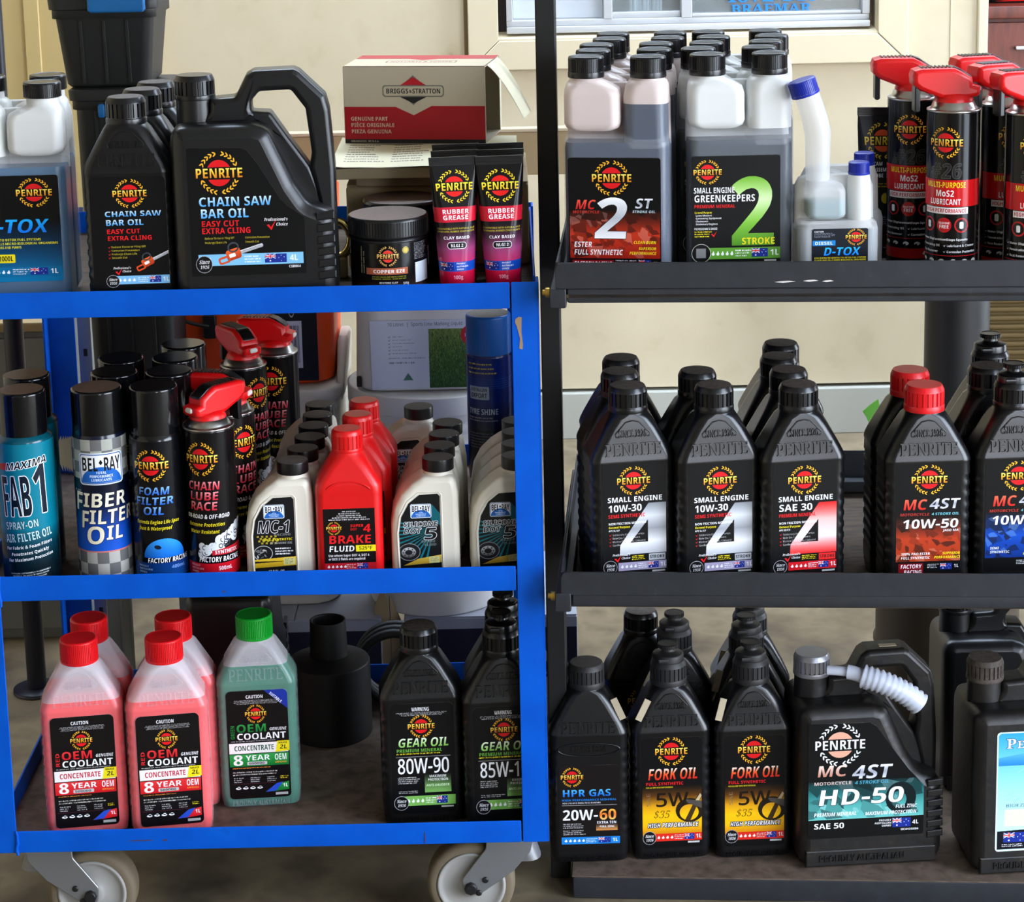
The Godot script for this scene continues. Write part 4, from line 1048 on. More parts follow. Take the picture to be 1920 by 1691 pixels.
func can_rim(st: SurfaceTool, r: float, h: float):
	lathe(st, [[r - 0.0006, h - 0.003], [r + 0.0004, h - 0.002], [r + 0.0004, h - 0.0004], [r - 0.001, h + 0.0003], [r - 0.002, h - 0.001], [r - 0.004, h + 0.0015], [r * 0.78, h + 0.007], [r * 0.55, h + 0.0105], [r * 0.45, h + 0.0115], [0.0125, h + 0.0115], [0.0125, h + 0.016], [0.004, h + 0.016]], 12)

func capped_can(called: String, label: String, category: String, group: String, r: float, h: float, cap_r: float, top: float, tint: Material, cap_mat: Material, top_mat: Material, print_key: String, y0: float, y1: float) -> Node3D:
	var t := thing(called, label, category, Vector3.ZERO, 0.0, group)
	var st := begin()
	can_body(st, r, h)
	lathe(st, [[r - 0.0005, h - 0.0025], [r - 0.001, h], [cap_r - 0.001, h + 0.004]], 12)
	part(t, "can", st.commit(), tint)
	st = begin()
	lathe(st, [[cap_r, h], [cap_r, top - 0.003], [cap_r - 0.0008, top - 0.0008], [cap_r - 0.0025, top]], 12, false)
	var c := part(t, "cap", st.commit(), cap_mat)
	st = begin()
	lathe(st, [[cap_r - 0.0025, top], [cap_r - 0.004, top - 0.0003], [cap_r - 0.0055, top - 0.0012], [cap_r * 0.55, top - 0.0012], [cap_r * 0.5, top - 0.0008], [0.003, top - 0.0008]], 12)
	part(c, "cap_top", st.commit(), top_mat)
	st = begin()
	arc_wrap(st, r + 0.0003, y0, y1)
	part(t, "label", st.commit(), L[print_key])
	return t

func trigger_can(called: String, label: String, category: String, group: String, r: float, h: float, print_key: String, y0: float, y1: float, aim: float) -> Node3D:
	var t := thing(called, label, category, Vector3.ZERO, 0.0, group)
	var st := begin()
	can_body(st, r, h)
	part(t, "can", st.commit(), M.can_black)
	st = begin()
	can_rim(st, r, h)
	part(t, "metal_dome", st.commit(), M.tin)
	st = begin()
	arc_wrap(st, r + 0.0003, y0, y1)
	part(t, "label", st.commit(), L[print_key])
	st = begin()
	slab(st, pts([-47, 34, -45, 40, -38, 42, -2, 42, 6, 38, 17, 31, 18, 24, 26, 22, 26, 14, 23, 11, 11, 9, -16, 9.5, -39, 19, -46, 25], 0.001), 0.027, 0.005)
	lathe(st, [[0.0205, 0.0015], [0.0205, 0.008], [0.0175, 0.0135], [0.012, 0.015]], 10)
	var head := part(t, "trigger_head", st.commit(), M.red_plastic, move(Vector3(0, h + 0.002, 0), 0, aim))
	st = begin()
	slab(st, pts([-6, 41.5, -3, 43.2, 5, 40.5, 17, 32.5, 17.4, 30, 12, 33, 3, 39], 0.001), 0.0165, 0.0012)
	for i in 9:
		block(st, Vector3(0.0022, 0.0014, 0.016), Vector3(-0.036 + i * 0.0042, 0.0424, 0), 0.0005)
	part(head, "thumb_grip", st.commit(), M.black)
	st = begin()
	block(st, Vector3(0.007, 0.006, 0.011), Vector3(0.0245, 0.0185, 0), 0.0015)
	part(head, "nozzle", st.commit(), M.nozzle_white)
	st = begin()
	block(st, Vector3(0.006, 0.034, 0.016), Vector3(-0.0405, 0.012, 0), 0.0015)
	part(head, "lever", st.commit(), M.black)
	return t

func curved_bottle(called: String, label: String, category: String, group: String, print_key: String) -> Node3D:
	var t := thing(called, label, category, Vector3.ZERO, 0.0, group)
	if not shapes.has("curved"):
		var st := begin()
		var o := []
		for q in [[45, 1568], [46, 1270], [64, 1165], [108, 1085], [172, 1028], [236, 990], [424, 988], [441, 1090], [446, 1568]]:
			o += [(q[0] - 245) * 0.0001925, (1570 - q[1]) * 0.000205]
		slab(st, soften(pts(o), 0.012, 5), 0.044, 0.007)
		lathe(st, [[0.0174, 0.112], [0.0172, 0.119], [0.0160, 0.1205], [0.0160, 0.1235]], 10, true, 0.0165, 0)
		shapes["curved"] = st.commit()
		st = begin()
		lathe(st, [[0.0172, 0.1225], [0.0178, 0.1230], [0.0178, 0.1355], [0.0172, 0.1362]], 12, false, 0.0165)
		shapes["curved_cap"] = st.commit()
		st = begin()
		lathe(st, [[0.0172, 0.1362], [0.015, 0.1365], [0.003, 0.1365]], 12, true, 0.0165)
		shapes["curved_cap_top"] = st.commit()
		st = begin()
		var ridge := []
		for q in [[86, 1530], [80, 1300], [96, 1205], [142, 1122], [205, 1075], [322, 1072], [340, 1090], [342, 1530]]:
			ridge.append(Vector3((q[0] - 245) * 0.0001925, (1570 - q[1]) * 0.000205, 0.0218))
		hose(st, ridge, [0.0012], 6)
		shapes["curved_ridge"] = st.commit()
	part(t, "body", shapes["curved"], M.cream_plastic)
	part(t, "raised_border", shapes["curved_ridge"], M.cream_plastic)
	var c := part(t, "cap", shapes["curved_cap"], M.black)
	part(c, "cap_top", shapes["curved_cap_top"], M.dusty_grey)
	var o := []
	for q in [[95, 1525], [90, 1300], [105, 1210], [150, 1132], [212, 1086], [318, 1083], [331, 1097], [333, 1525]]:
		o += [(q[0] - 245) * 0.0001925, (1570 - q[1]) * 0.000205]
	face_label(t, print_key, pts(o), 0.0221)
	return t

func brake_bottle(called: String, label: String) -> Node3D:
	var t := thing(called, label, "bottle", Vector3.ZERO, 0.0, "red brake fluid bottles")
	var st := begin()
	loft(st, [[0.0, 0.033, 0.024, 0.008], [0.002, 0.0362, 0.0272, 0.010], [0.006, 0.0372, 0.028, 0.010], [0.0985, 0.0372, 0.028, 0.010], [0.100, 0.0366, 0.0274, 0.010], [0.102, 0.0372, 0.028, 0.010], [0.1115, 0.0370, 0.0280, 0.011], [0.116, 0.0355, 0.0274, 0.012], [0.130, 0.0275, 0.0245, 0.013], [0.142, 0.0205, 0.0205, 0.017], [0.1455, 0.0182, 0.0182, 0.0182], [0.150, 0.017, 0.017, 0.017]], 6)
	part(t, "body", st.commit(), M.red_plastic)
	st = begin()
	var arc := []
	for i in 13:
		var a := PI * (0.12 + 0.76 * i / 12.0)
		arc.append(Vector3(-cos(a) * 0.026, 0.1045 + sin(a) * 0.013, 0.0280 - maxf(0.0, sin(a) * 0.013 - 0.0085) * 0.35))
	hose(st, arc, [0.0013], 6)
	part(t, "raised_arch", st.commit(), M.red_plastic)
	st = begin()
	lathe(st, [[0.0175, 0.147], [0.0181, 0.1475], [0.0181, 0.151], [0.0174, 0.1515]], 12, false)
	ribs(st, 0.0177, 0.0012, 0.1515, 0.1665, 22, 0, 0, 0.35)
	lathe(st, [[0.0177, 0.1665], [0.0172, 0.170], [0.0155, 0.172], [0.015, 0.1722]], 12)
	part(t, "cap", st.commit(), M.red_plastic)
	face_label(t, "brake_fluid", pts([-0.0288, 0.010, 0.0288, 0.010, 0.0288, 0.087, -0.0288, 0.087]), 0.0280)
	return t

func grease_tube(called: String, label: String, group: String, h: float, wide: float, print_key: String) -> Node3D:
	var t := thing(called, label, "tube", Vector3.ZERO, 0.0, group)
	var k := h / 0.157
	var st := begin()
	loft(st, [[0.0125 * k, 0.0175, 0.0175, 0.0175], [0.016 * k, 0.0192, 0.0188, 0.0188], [0.03 * k, 0.0197, 0.0182, 0.0182], [0.06 * k, lerpf(0.0200, wide, 0.25), 0.0162, 0.0162], [0.09 * k, lerpf(0.0200, wide, 0.5), 0.0125, 0.0125], [0.12 * k, lerpf(0.0200, wide, 0.75), 0.0078, 0.0078], [0.138 * k, lerpf(0.0200, wide, 0.92), 0.004, 0.004], [0.148 * k, wide - 0.0005, 0.0016, 0.0016]], 8, true, true)
	part(t, "body", st.commit(), L[print_key])
	st = begin()
	loft(st, [[0.1475 * k, wide - 0.0005, 0.0016, 0.0012], [0.149 * k, wide, 0.0013, 0.001], [h, wide + 0.0004, 0.0012, 0.001]], 6)
	for i in 4:
		block(st, Vector3(wide * 1.9, 0.0006, 0.0030), Vector3(0, (0.1495 + i * 0.0018) * k, 0), 0.0002)
	part(t, "crimped_end", st.commit(), M.tube_black)
	st = begin()
	ribs(st, 0.0190, 0.0006, 0.0012, 0.0115, 48)
	lathe(st, [[0.0180, 0.0], [0.0188, 0.0012]], 12)
	lathe(st, [[0.0188, 0.0115], [0.0178, 0.0128], [0.0170, 0.0130]], 12)
	part(t, "cap", st.commit(), M.black)
	return t

func grease_jar(called: String, label: String) -> Node3D:
	var t := thing(called, label, "jar", Vector3.ZERO, 0.0, "grease jars")
	var st := begin()
	lathe(st, [[0.039, 0.0], [0.0415, 0.0015], [0.0425, 0.005], [0.0425, 0.0658], [0.0432, 0.0665], [0.0432, 0.0682], [0.0415, 0.069], [0.0415, 0.072]], 14)
	part(t, "body", st.commit(), M.black)
	st = begin()
	lathe(st, [[0.043, 0.0695], [0.0446, 0.0702], [0.0446, 0.073]], 14, false)
	ribs(st, 0.0448, 0.0008, 0.073, 0.0885, 84, 0, 0, 0.35)
	lathe(st, [[0.0446, 0.0885], [0.0440, 0.0910], [0.0425, 0.0920]], 14, false)
	var c := part(t, "lid", st.commit(), M.black)
	st = begin()
	lathe(st, [[0.0425, 0.0920], [0.0408, 0.0912], [0.0400, 0.0905], [0.005, 0.0905]], 14)
	part(c, "lid_top", st.commit(), M.dusty_brown)
	st = begin()
	arc_wrap(st, 0.0428, 0.0125, 0.0655)
	part(t, "label", st.commit(), L["copper"])
	return t

func bent_neck_bottle(called: String, label: String, long_neck := true) -> Node3D:
	var t := thing(called, label, "bottle", Vector3.ZERO, 0.0, "small diesel additive bottles")
	var st := begin()
	loft(st, [[0.0, 0.040, 0.022, 0.010], [0.003, 0.0435, 0.0245, 0.011], [0.060, 0.0440, 0.0250, 0.011], [0.0665, 0.0425, 0.0235, 0.012], [0.0695, 0.038, 0.019, 0.012]], 6)
	part(t, "body", st.commit(), M.shell_half)
	st = begin()
	loft(st, [[0.062, 0.0435, 0.012, 0.010, 0, -0.013], [0.103, 0.0425, 0.012, 0.010, 0, -0.013], [0.112, 0.038, 0.010, 0.009, 0, -0.013], [0.1145, 0.03, 0.007, 0.006, 0, -0.013]], 6)
	loft(st, [[0.060, 0.0130, 0.0140, 0.013, 0.0250, 0.006], [0.110, 0.0125, 0.0130, 0.0125, 0.0250, 0.004], [0.118, 0.0110, 0.0110, 0.011, 0.0250, 0.003]], 6)
	part(t, "neck", st.commit(), M.shell_milky)
	st = begin()
	loft(st, [[0.0715, 0.016, 0.014, 0.010, -0.0125, 0.008], [0.0735, 0.0195, 0.0172, 0.010, -0.0125, 0.008], [0.077, 0.0208, 0.0182, 0.009, -0.0125, 0.008], [0.102, 0.0207, 0.0182, 0.009, -0.0125, 0.008], [0.1085, 0.0188, 0.0160, 0.010, -0.0135, 0.007], [0.112, 0.014, 0.012, 0.010, -0.018, 0.004]], 6)
	if long_neck:
		hose(st, [Vector3(-0.0195, 0.104, 0.004), Vector3(-0.0195, 0.125, 0.003), Vector3(-0.0195, 0.150, 0.003), Vector3(-0.0195, 0.162, 0.003), Vector3(-0.0225, 0.176, 0.003), Vector3(-0.0275, 0.192, 0.003), Vector3(-0.0320, 0.206, 0.003)], [0.0128, 0.0132, 0.0136, 0.0142, 0.0140, 0.0138, 0.0132], 16)
	part(t, "measuring_neck", st.commit(), M.shell_half)
	st = begin()
	loft(st, [[0.0015, 0.039, 0.021, 0.009], [0.058, 0.0425, 0.0235, 0.010]], 6)
	part(t, "liquid", st.commit(), M.liquid_blue_grey)
	st = begin()
	loft(st, [[0.0725, 0.0155, 0.0135, 0.009, -0.0125, 0.008], [0.077, 0.0198, 0.0172, 0.008, -0.0125, 0.008], [0.091, 0.0198, 0.0172, 0.008, -0.0125, 0.008]], 6)
	part(t, "measured_liquid", st.commit(), M.liquid_teal)
	for c in [[Vector3(-0.0325, 0.2035, 0.003), 18.0, 0.0152, 0.0175], [Vector3(0.025, 0.1165, 0.003), 0.0, 0.0112, 0.0140]].slice(0 if long_neck else 1):
		st = begin()
		lathe(st, [[c[2] - 0.0006, 0.0], [c[2] + 0.0004, 0.0006], [c[2] + 0.0004, 0.003]], 10, false)
		ribs(st, c[2], 0.0005, 0.003, c[3] - 0.001, 44)
		lathe(st, [[c[2], c[3] - 0.001], [c[2] - 0.001, c[3]], [c[2] - 0.003, c[3] + 0.0002]], 10)
		part(t, "cap", st.commit(), M.blue_cap, move(c[0], 0, 0, c[1]))
	face_label(t, "diesel_small", pill(-0.0285, 0.004, 0.060, 0.058, 0.002), 0.0251)
	return t
# ---------------------------------------------------------------- shapes
func tri(st: SurfaceTool, p: Array, n: Array, uv: Array):
	for i in [0, 2, 1]:
		st.set_normal(n[i])
		st.set_uv(uv[i])
		st.add_vertex(p[i])

func quad(st: SurfaceTool, a: Vector3, b: Vector3, c: Vector3, d: Vector3, n = null, uvs = null):
	var f: Vector3 = (b - a).cross(c - a)
	if f.length() < 1e-14:
		f = (c - a).cross(d - a)
	f = f.normalized()
	var ns: Array = n if n != null else [f, f, f, f]
	var u: Array = uvs if uvs != null else [Vector2(0, 1), Vector2(1, 1), Vector2(1, 0), Vector2(0, 0)]
	tri(st, [a, b, c], [ns[0], ns[1], ns[2]], [u[0], u[1], u[2]])
	tri(st, [a, c, d], [ns[0], ns[2], ns[3]], [u[0], u[2], u[3]])

func begin() -> SurfaceTool:
	var st := SurfaceTool.new()
	st.begin(Mesh.PRIMITIVE_TRIANGLES)
	return st

# rounded rectangle a by b (half sizes) with corner radius r: [points, outward normals], counter-clockwise from above
func rim(a: float, b: float, r: float, per: int) -> Array:
	r = minf(r, minf(a, b))
	var p := []
	var n := []
	for k in 4:
		var c := Vector2((a - r) * (1 if k == 0 or k == 3 else -1), (b - r) * (1 if k < 2 else -1))
		for i in per + 1:
			var t := PI / 2 * (k + float(i) / per)
			var d := Vector2(cos(t), sin(t))
			p.append(c + d * r)
			n.append(d)
	return [p, n]

# rings: [y, half width, half depth, corner radius, shift x, shift z]; uv_front maps the front face by width and height
func loft(st: SurfaceTool, rings: Array, per := 6, closed := true, uv_front := false):
	var rows := []
	var nrm := []
	for s in rings:
		var e := rim(s[1], s[2], s[3], per)
		var row := []
		for q in e[0]:
			row.append(Vector3(q.x + (s[4] if s.size() > 4 else 0.0), s[0], -q.y + (s[5] if s.size() > 5 else 0.0)))
		rows.append(row)
		var nr := []
		for q in e[1]:
			nr.append(Vector3(q.x, 0, -q.y))
		nrm.append(nr)
	var m: int = rows[0].size()
	var y0: float = rings[0][0]
	var y1: float = rings[-1][0]
	var ns := []
	var uv := []
	for k in rows.size():
		var nr := []
		var ur := []
		for i in m:
			var u: Vector3 = rows[mini(k + 1, rows.size() - 1)][i] - rows[maxi(k - 1, 0)][i]
			var v: Vector3 = nrm[k][i]
			if u.length_squared() > 1e-14:
				v = v * u.y - Vector3.UP * v.dot(u)
			nr.append(v.normalized() if v.length() > 1e-5 else Vector3.UP)
			ur.append(Vector2(0.5 + (rows[k][i].x - (rings[k][4] if rings[k].size() > 4 else 0.0)) / maxf(1e-6, 2 * rings[k][1]), 1.0 - (rings[k][0] - y0) / maxf(1e-6, y1 - y0)))
		ns.append(nr)
		uv.append(ur)
	for k in rows.size() - 1:
		for i in m:
			var j := (i + 1) % m
			quad(st, rows[k][i], rows[k][j], rows[k + 1][j], rows[k + 1][i], [ns[k][i], ns[k][j], ns[k + 1][j], ns[k + 1][i]], [uv[k][i], uv[k][j], uv[k + 1][j], uv[k + 1][i]] if uv_front else null)
	if closed:
		for e in [0, rows.size() - 1]:
			var c := Vector3.ZERO
			for q in rows[e]:
				c += q / m
			for i in m:
				var j := (i + 1) % m
				var up := Vector3.DOWN if e == 0 else Vector3.UP
				var z := Vector2(0.5, 0.5)
				if e == 0:
					tri(st, [c, rows[e][j], rows[e][i]], [up, up, up], [z, z, z])
				else:
					tri(st, [c, rows[e][i], rows[e][j]], [up, up, up], [z, z, z])

# profile: [radius, y]
func lathe(st: SurfaceTool, profile: Array, n := 10, closed := true, x := 0.0, z := 0.0):
	var rings := []
	for q in profile:
		rings.append([q[1], q[0], q[0], q[0], x, z])
	loft(st, rings, n, closed)

# a band of ribs round a cap, each rib an edge of its own
func ribs(st: SurfaceTool, r: float, deep: float, y0: float, y1: float, n: int, x := 0.0, z := 0.0, gap := 0.5):
	var p := []
	for i in n:
		for k in [[0.0, r], [1.0 - gap, r], [1.0 - gap + 0.08, r - deep], [0.92, r - deep]]:
			var t: float = TAU * (i + k[0]) / n
			p.append(Vector3(cos(t) * k[1] + x, 0, -sin(t) * k[1] + z))
	for i in p.size():
		var a: Vector3 = p[i]
		var b: Vector3 = p[(i + 1) % p.size()]
		quad(st, a + Vector3(0, y0, 0), b + Vector3(0, y0, 0), b + Vector3(0, y1, 0), a + Vector3(0, y1, 0))

func area2(p: PackedVector2Array) -> float:
	var s := 0.0
	for i in p.size():
		s += p[i].cross(p[(i + 1) % p.size()])
	return s / 2

func inset(p: PackedVector2Array, d: float) -> PackedVector2Array:
	var q := PackedVector2Array()
	for i in p.size():
		var e0 := (p[i] - p[(i + p.size() - 1) % p.size()]).normalized()
		var e1 := (p[(i + 1) % p.size()] - p[i]).normalized()
		var n0 := Vector2(-e0.y, e0.x)
		var n1 := Vector2(-e1.y, e1.x)
		var m := n0 + n1
		m = m / maxf(0.4, m.dot(m)) * 2.0
		q.append(p[i] + m * d)
	return q

# the outline with every corner rounded off to radius r
func soften(p: PackedVector2Array, r: float, n := 4) -> PackedVector2Array:
	var q := PackedVector2Array()
	for i in p.size():
		var a := p[(i + p.size() - 1) % p.size()]
		var b := p[i]
		var c := p[(i + 1) % p.size()]
		var u := (a - b).normalized()
		var v := (c - b).normalized()
		var half := acos(clampf(u.dot(v), -1.0, 1.0)) / 2
		var cut := minf(r / tan(maxf(half, 0.05)), 0.48 * minf(a.distance_to(b), c.distance_to(b)))
		if PI / 2 - half < 0.06:
			q.append(b)
			continue
		for k in n + 1:
			var t := float(k) / n
			q.append((b + u * cut) * (1 - t) * (1 - t) + b * 2 * t * (1 - t) + (b + v * cut) * t * t)
	return q

# an outline (x, y) with depth along z round z = at, its edges rounded by bevel; uv by the outline's box
func slab(st: SurfaceTool, outline: PackedVector2Array, depth: float, bevel: float, at := 0.0, both := true):
	var p := outline.duplicate()
	if area2(p) < 0:
		p.reverse()
	var n := p.size()
	var lo := p[0]
	var hi := p[0]
	for q in p:
		lo = lo.min(q)
		hi = hi.max(q)
	var side := []
	for i in n:
		var e := (p[(i + 1) % n] - p[i]).normalized()
		side.append(Vector2(e.y, -e.x))
	var levels := [[0.0, bevel, 1.0], [bevel * 0.3, bevel * 0.3, 0.7], [bevel, 0.0, 0.25]] if bevel > 0 else [[0.0, 0.0, 1.0]]
	var rows := []
	for l in levels:
		rows.append([inset(p, l[0]), depth / 2 - l[1], l[2]])
	for back in ([1.0, -1.0] if both else [1.0]):
		var flat: PackedVector2Array = rows[-1][0]
		var idx := Geometry2D.triangulate_polygon(p)
		for i in range(0, idx.size(), 3):
			var v := []
			var u := []
			for k in 3:
				var q := flat[idx[i + k]]
				v.append(Vector3(q.x, q.y, at + back * depth / 2))
				u.append((q - lo) / (hi - lo) * Vector2(1, -1) + Vector2(0, 1))
			var nn := Vector3(0, 0, back)
			if (v[1] - v[0]).cross(v[2] - v[0]).z * back < 0:
				v = [v[0], v[2], v[1]]
				u = [u[0], u[2], u[1]]
			tri(st, v, [nn, nn, nn], u)
		for r in rows.size() - 1:
			for i in n:
				var j := (i + 1) % n
				var ns := []
				for c in [[i, r], [j, r], [j, r + 1], [i, r + 1]]:
					var s: Vector2 = side[i]
					var o: Vector2 = side[c[0]] if c[0] == j else side[(i + n - 1) % n]
					if s.dot(o) > 0.6:
						s = (s + o).normalized()
					var w: float = rows[c[1]][2]
					ns.append(Vector3(s.x * w, s.y * w, back * sqrt(maxf(0, 1 - w * w))).normalized())
				var a: Vector2 = rows[r][0][i]
				var b: Vector2 = rows[r][0][j]
				var c2: Vector2 = rows[r + 1][0][j]
				var d2: Vector2 = rows[r + 1][0][i]
				var z0: float = at + back * rows[r][1]
				var z1: float = at + back * rows[r + 1][1]
				if back > 0:
					quad(st, Vector3(a.x, a.y, z0), Vector3(b.x, b.y, z0), Vector3(c2.x, c2.y, z1), Vector3(d2.x, d2.y, z1), ns)
				else:
					quad(st, Vector3(b.x, b.y, z0), Vector3(a.x, a.y, z0), Vector3(d2.x, d2.y, z1), Vector3(c2.x, c2.y, z1), [ns[1], ns[0], ns[3], ns[2]])

	var front: float = at + rows[0][1]
	var rear: float = at - rows[0][1] if both else at - depth / 2
	for i in n:
		var j := (i + 1) % n
		var s0: Vector2 = side[i]
		var s1: Vector2 = side[i]
		if s0.dot(side[(i + n - 1) % n]) > 0.6:
			s0 = (s0 + side[(i + n - 1) % n]).normalized()
		if s1.dot(side[j]) > 0.6:
			s1 = (s1 + side[j]).normalized()
		quad(st, Vector3(p[i].x, p[i].y, rear), Vector3(p[j].x, p[j].y, rear), Vector3(p[j].x, p[j].y, front), Vector3(p[i].x, p[i].y, front),
			[Vector3(s0.x, s0.y, 0), Vector3(s1.x, s1.y, 0), Vector3(s1.x, s1.y, 0), Vector3(s0.x, s0.y, 0)])

func block(st: SurfaceTool, size: Vector3, at: Vector3, bevel := 0.0):
	var h := size / 2
	var c := minf(bevel, minf(h.x, minf(h.y, h.z)) * 0.9)
	if c <= 0.0:
		loft(st, [[at.y - h.y, h.x, h.z, 0.0, at.x, at.z], [at.y + h.y, h.x, h.z, 0.0, at.x, at.z]], 1)
	else:
		loft(st, [[at.y - h.y, h.x - c, h.z - c, c, at.x, at.z], [at.y - h.y + c, h.x, h.z, c, at.x, at.z], [at.y + h.y - c, h.x, h.z, c, at.x, at.z], [at.y + h.y, h.x - c, h.z - c, c, at.x, at.z]], 2)

func hose(st: SurfaceTool, path: Array, radii: Array, n := 12, squash := 1.0):
	var rows := []
	var norms := []
	var side := Vector3.FORWARD
	for i in path.size():
		var t: Vector3 = (path[mini(i + 1, path.size() - 1)] - path[maxi(i - 1, 0)]).normalized()
		var u := t.cross(side).normalized() if absf(t.dot(side)) < 0.98 else t.cross(Vector3.UP).normalized()
		var v := t.cross(u).normalized()
		var row := []
		var nr := []
		var r: float = radii[mini(i, radii.size() - 1)]
		for k in n:
			var d := u * cos(TAU * k / n) + v * sin(TAU * k / n) * squash
			row.append(path[i] + d * r)
			nr.append(d.normalized())
		rows.append(row)
		norms.append(nr)
	for i in rows.size() - 1:
		for k in n:
			var j := (k + 1) % n
			quad(st, rows[i][k], rows[i][j], rows[i + 1][j], rows[i + 1][k], [norms[i][k], norms[i][j], norms[i + 1][j], norms[i + 1][k]])
	for e in [0, rows.size() - 1]:
		var c := Vector3.ZERO
		for q in rows[e]:
			c += q / n
		for k in n:
			var j := (k + 1) % n
			var a: Vector3 = rows[e][k]
			var b: Vector3 = rows[e][j]
			if e == 0:
				quad(st, c, b, a, a)
			else:
				quad(st, c, a, b, b)

# raised lettering as real geometry: [text, font, width, height of capitals, depth, where its middle stands]
func lettering(rows: Array) -> ArrayMesh:
	var st := begin()
	for r in rows:
		var t := TextMesh.new()
		t.text = r[0]
		t.font = fonts[r[1]]
		t.font_size = 64
		t.pixel_size = 0.001
		t.curve_step = 4.0
		t.depth = 0.02
		var b := t.get_aabb()
		var k := Vector3(r[2] / b.size.x, r[3] / b.size.y, r[4] / 0.02)
		var c := b.get_center()
		var place: Transform3D = r[5] * Transform3D(Basis.from_scale(k), Vector3(-c.x * k.x, -c.y * k.y, 0))
		st.append_from(t, 0, place)
	return st.commit()

func arc_wrap(st: SurfaceTool, r: float, y0: float, y1: float, from := -PI / 2, to := PI / 2, n := 28):
	for i in n:
		var a := from + (to - from) * i / n
		var b := from + (to - from) * (i + 1) / n
		var na := Vector3(sin(a), 0, cos(a))
		var nb := Vector3(sin(b), 0, cos(b))
		var ua := float(i) / n
		var ub := float(i + 1) / n
		quad(st, na * r + Vector3(0, y0, 0), nb * r + Vector3(0, y0, 0), nb * r + Vector3(0, y1, 0), na * r + Vector3(0, y1, 0), [na, nb, nb, na], [Vector2(ua, 1), Vector2(ub, 1), Vector2(ub, 0), Vector2(ua, 0)])

func pts(list: Array, k := 1.0) -> PackedVector2Array:
	var q := PackedVector2Array()
	for i in range(0, list.size(), 2):
		q.append(Vector2(list[i], list[i + 1]) * k)
	return q

# ---------------------------------------------------------------- materials and nodes
var M := {}
var L := {}

func paint(key: String, c: Color, rough := 0.5, metal := 0.0) -> StandardMaterial3D:
	var m := StandardMaterial3D.new()
	m.resource_name = key
	m.albedo_color = c
	m.roughness = rough
	m.metallic = metal
	M[key] = m
	return m

func noise(freq: float, seed_: int, cols = null, w := 256, h := 256, octaves := 4, bump := 0.0) -> NoiseTexture2D:
	var f := FastNoiseLite.new()
	f.seed = seed_
	f.frequency = freq
	f.fractal_octaves = octaves
	f.noise_type = FastNoiseLite.TYPE_SIMPLEX_SMOOTH
	var t := NoiseTexture2D.new()
	t.width = w
	t.height = h
	t.seamless = true
	t.noise = f
	if bump > 0.0:
		t.as_normal_map = true
		t.bump_strength = bump
	if cols != null:
		var g := Gradient.new()
		g.offsets = PackedFloat32Array(cols[0])
		g.colors = PackedColorArray(cols[1])
		t.color_ramp = g
	return t

func grained(key: String, tex: Texture2D, scale: float, rough: float, metal := 0.0, normal = null, ns := 0.4) -> StandardMaterial3D:
	var m := paint(key, Color.WHITE, rough, metal)
	m.albedo_texture = tex
	m.uv1_triplanar = true
	m.uv1_world_triplanar = true
	m.uv1_scale = Vector3.ONE * scale
	if normal != null:
		m.normal_enabled = true
		m.normal_texture = normal
		m.normal_scale = ns
	return m

func printed(key: String, s: Sheet, rough := 0.32):
	var m := paint(key, Color.WHITE, rough)
	m.metallic_specular = 0.4
	m.albedo_texture = ImageTexture.create_from_image(s.im)
	m.texture_repeat = false
	L[key] = m

var used := {}

func numbered(called: String) -> String:
	var n: int = used.get(called, 0)
	used[called] = n + 1
	return called if n == 0 else "%s_%03d" % [called, n]

func thing(called: String, label: String, category: String, at := Vector3.ZERO, turn := 0.0, group := "") -> Node3D:
	var o := Node3D.new()
	o.name = numbered(called)
	add_child(o, true)
	o.position = at
	o.rotation.y = deg_to_rad(turn)
	o.set_meta("label", label)
	o.set_meta("category", category)
	if group:
		o.set_meta("group", group)
	return o

func part(parent: Node, called: String, mesh: Mesh, m: Material, place := Transform3D()) -> MeshInstance3D:
	var o := MeshInstance3D.new()
	o.name = called
	o.mesh = mesh
	o.material_override = m
	o.transform = place
	parent.add_child(o, true)
	return o

func structure(called: String, mesh: Mesh, m: Material, at := Vector3.ZERO, label := "", category := "") -> MeshInstance3D:
	var o := part(self, called, mesh, m, Transform3D(Basis(), at))
	o.set_meta("kind", "structure")
	if label:
		o.set_meta("label", label)
		o.set_meta("category", category)
	return o

func again(src: Node3D, label: String, at: Vector3, turn: float) -> Node3D:
	var o: Node3D = src.duplicate()
	o.name = numbered(String(src.name).rstrip("0123456789").rstrip("_"))
	add_child(o, true)
	o.position = at
	o.rotation.y = deg_to_rad(turn)
	o.set_meta("label", label)
	return o

func move(v: Vector3, rx := 0.0, ry := 0.0, rz := 0.0) -> Transform3D:
	return Transform3D(Basis.from_euler(Vector3(deg_to_rad(rx), deg_to_rad(ry), deg_to_rad(rz))), v)
# ---------------------------------------------------------------- flat print: a small vector painter for labels
const BLACK := Color(0.035, 0.035, 0.04)
const GOLD := [Color(1, 0.93, 0.45), Color(0.98, 0.72, 0.18), Color(0.85, 0.5, 0.1)]
const YELLOW := Color(0.93, 0.86, 0.1)
const WHITE := Color(0.95, 0.95, 0.96)
const RED := Color(0.86, 0.1, 0.12)
const SILVER := [Color(0.95, 0.95, 0.97), Color(0.62, 0.63, 0.67), Color(0.85, 0.86, 0.9)]
var fonts := []
var glyphs := {}
var rng := RandomNumberGenerator.new()

class Sheet:
	var im: Image
	var w: int
	var h: int

func sheet(w: int, h: int, c: Color) -> Sheet:
	var s := Sheet.new()
	s.w = w
	s.h = h
	s.im = Image.create(w, h, false, Image.FORMAT_RGBA8)
	s.im.fill(c)
	return s

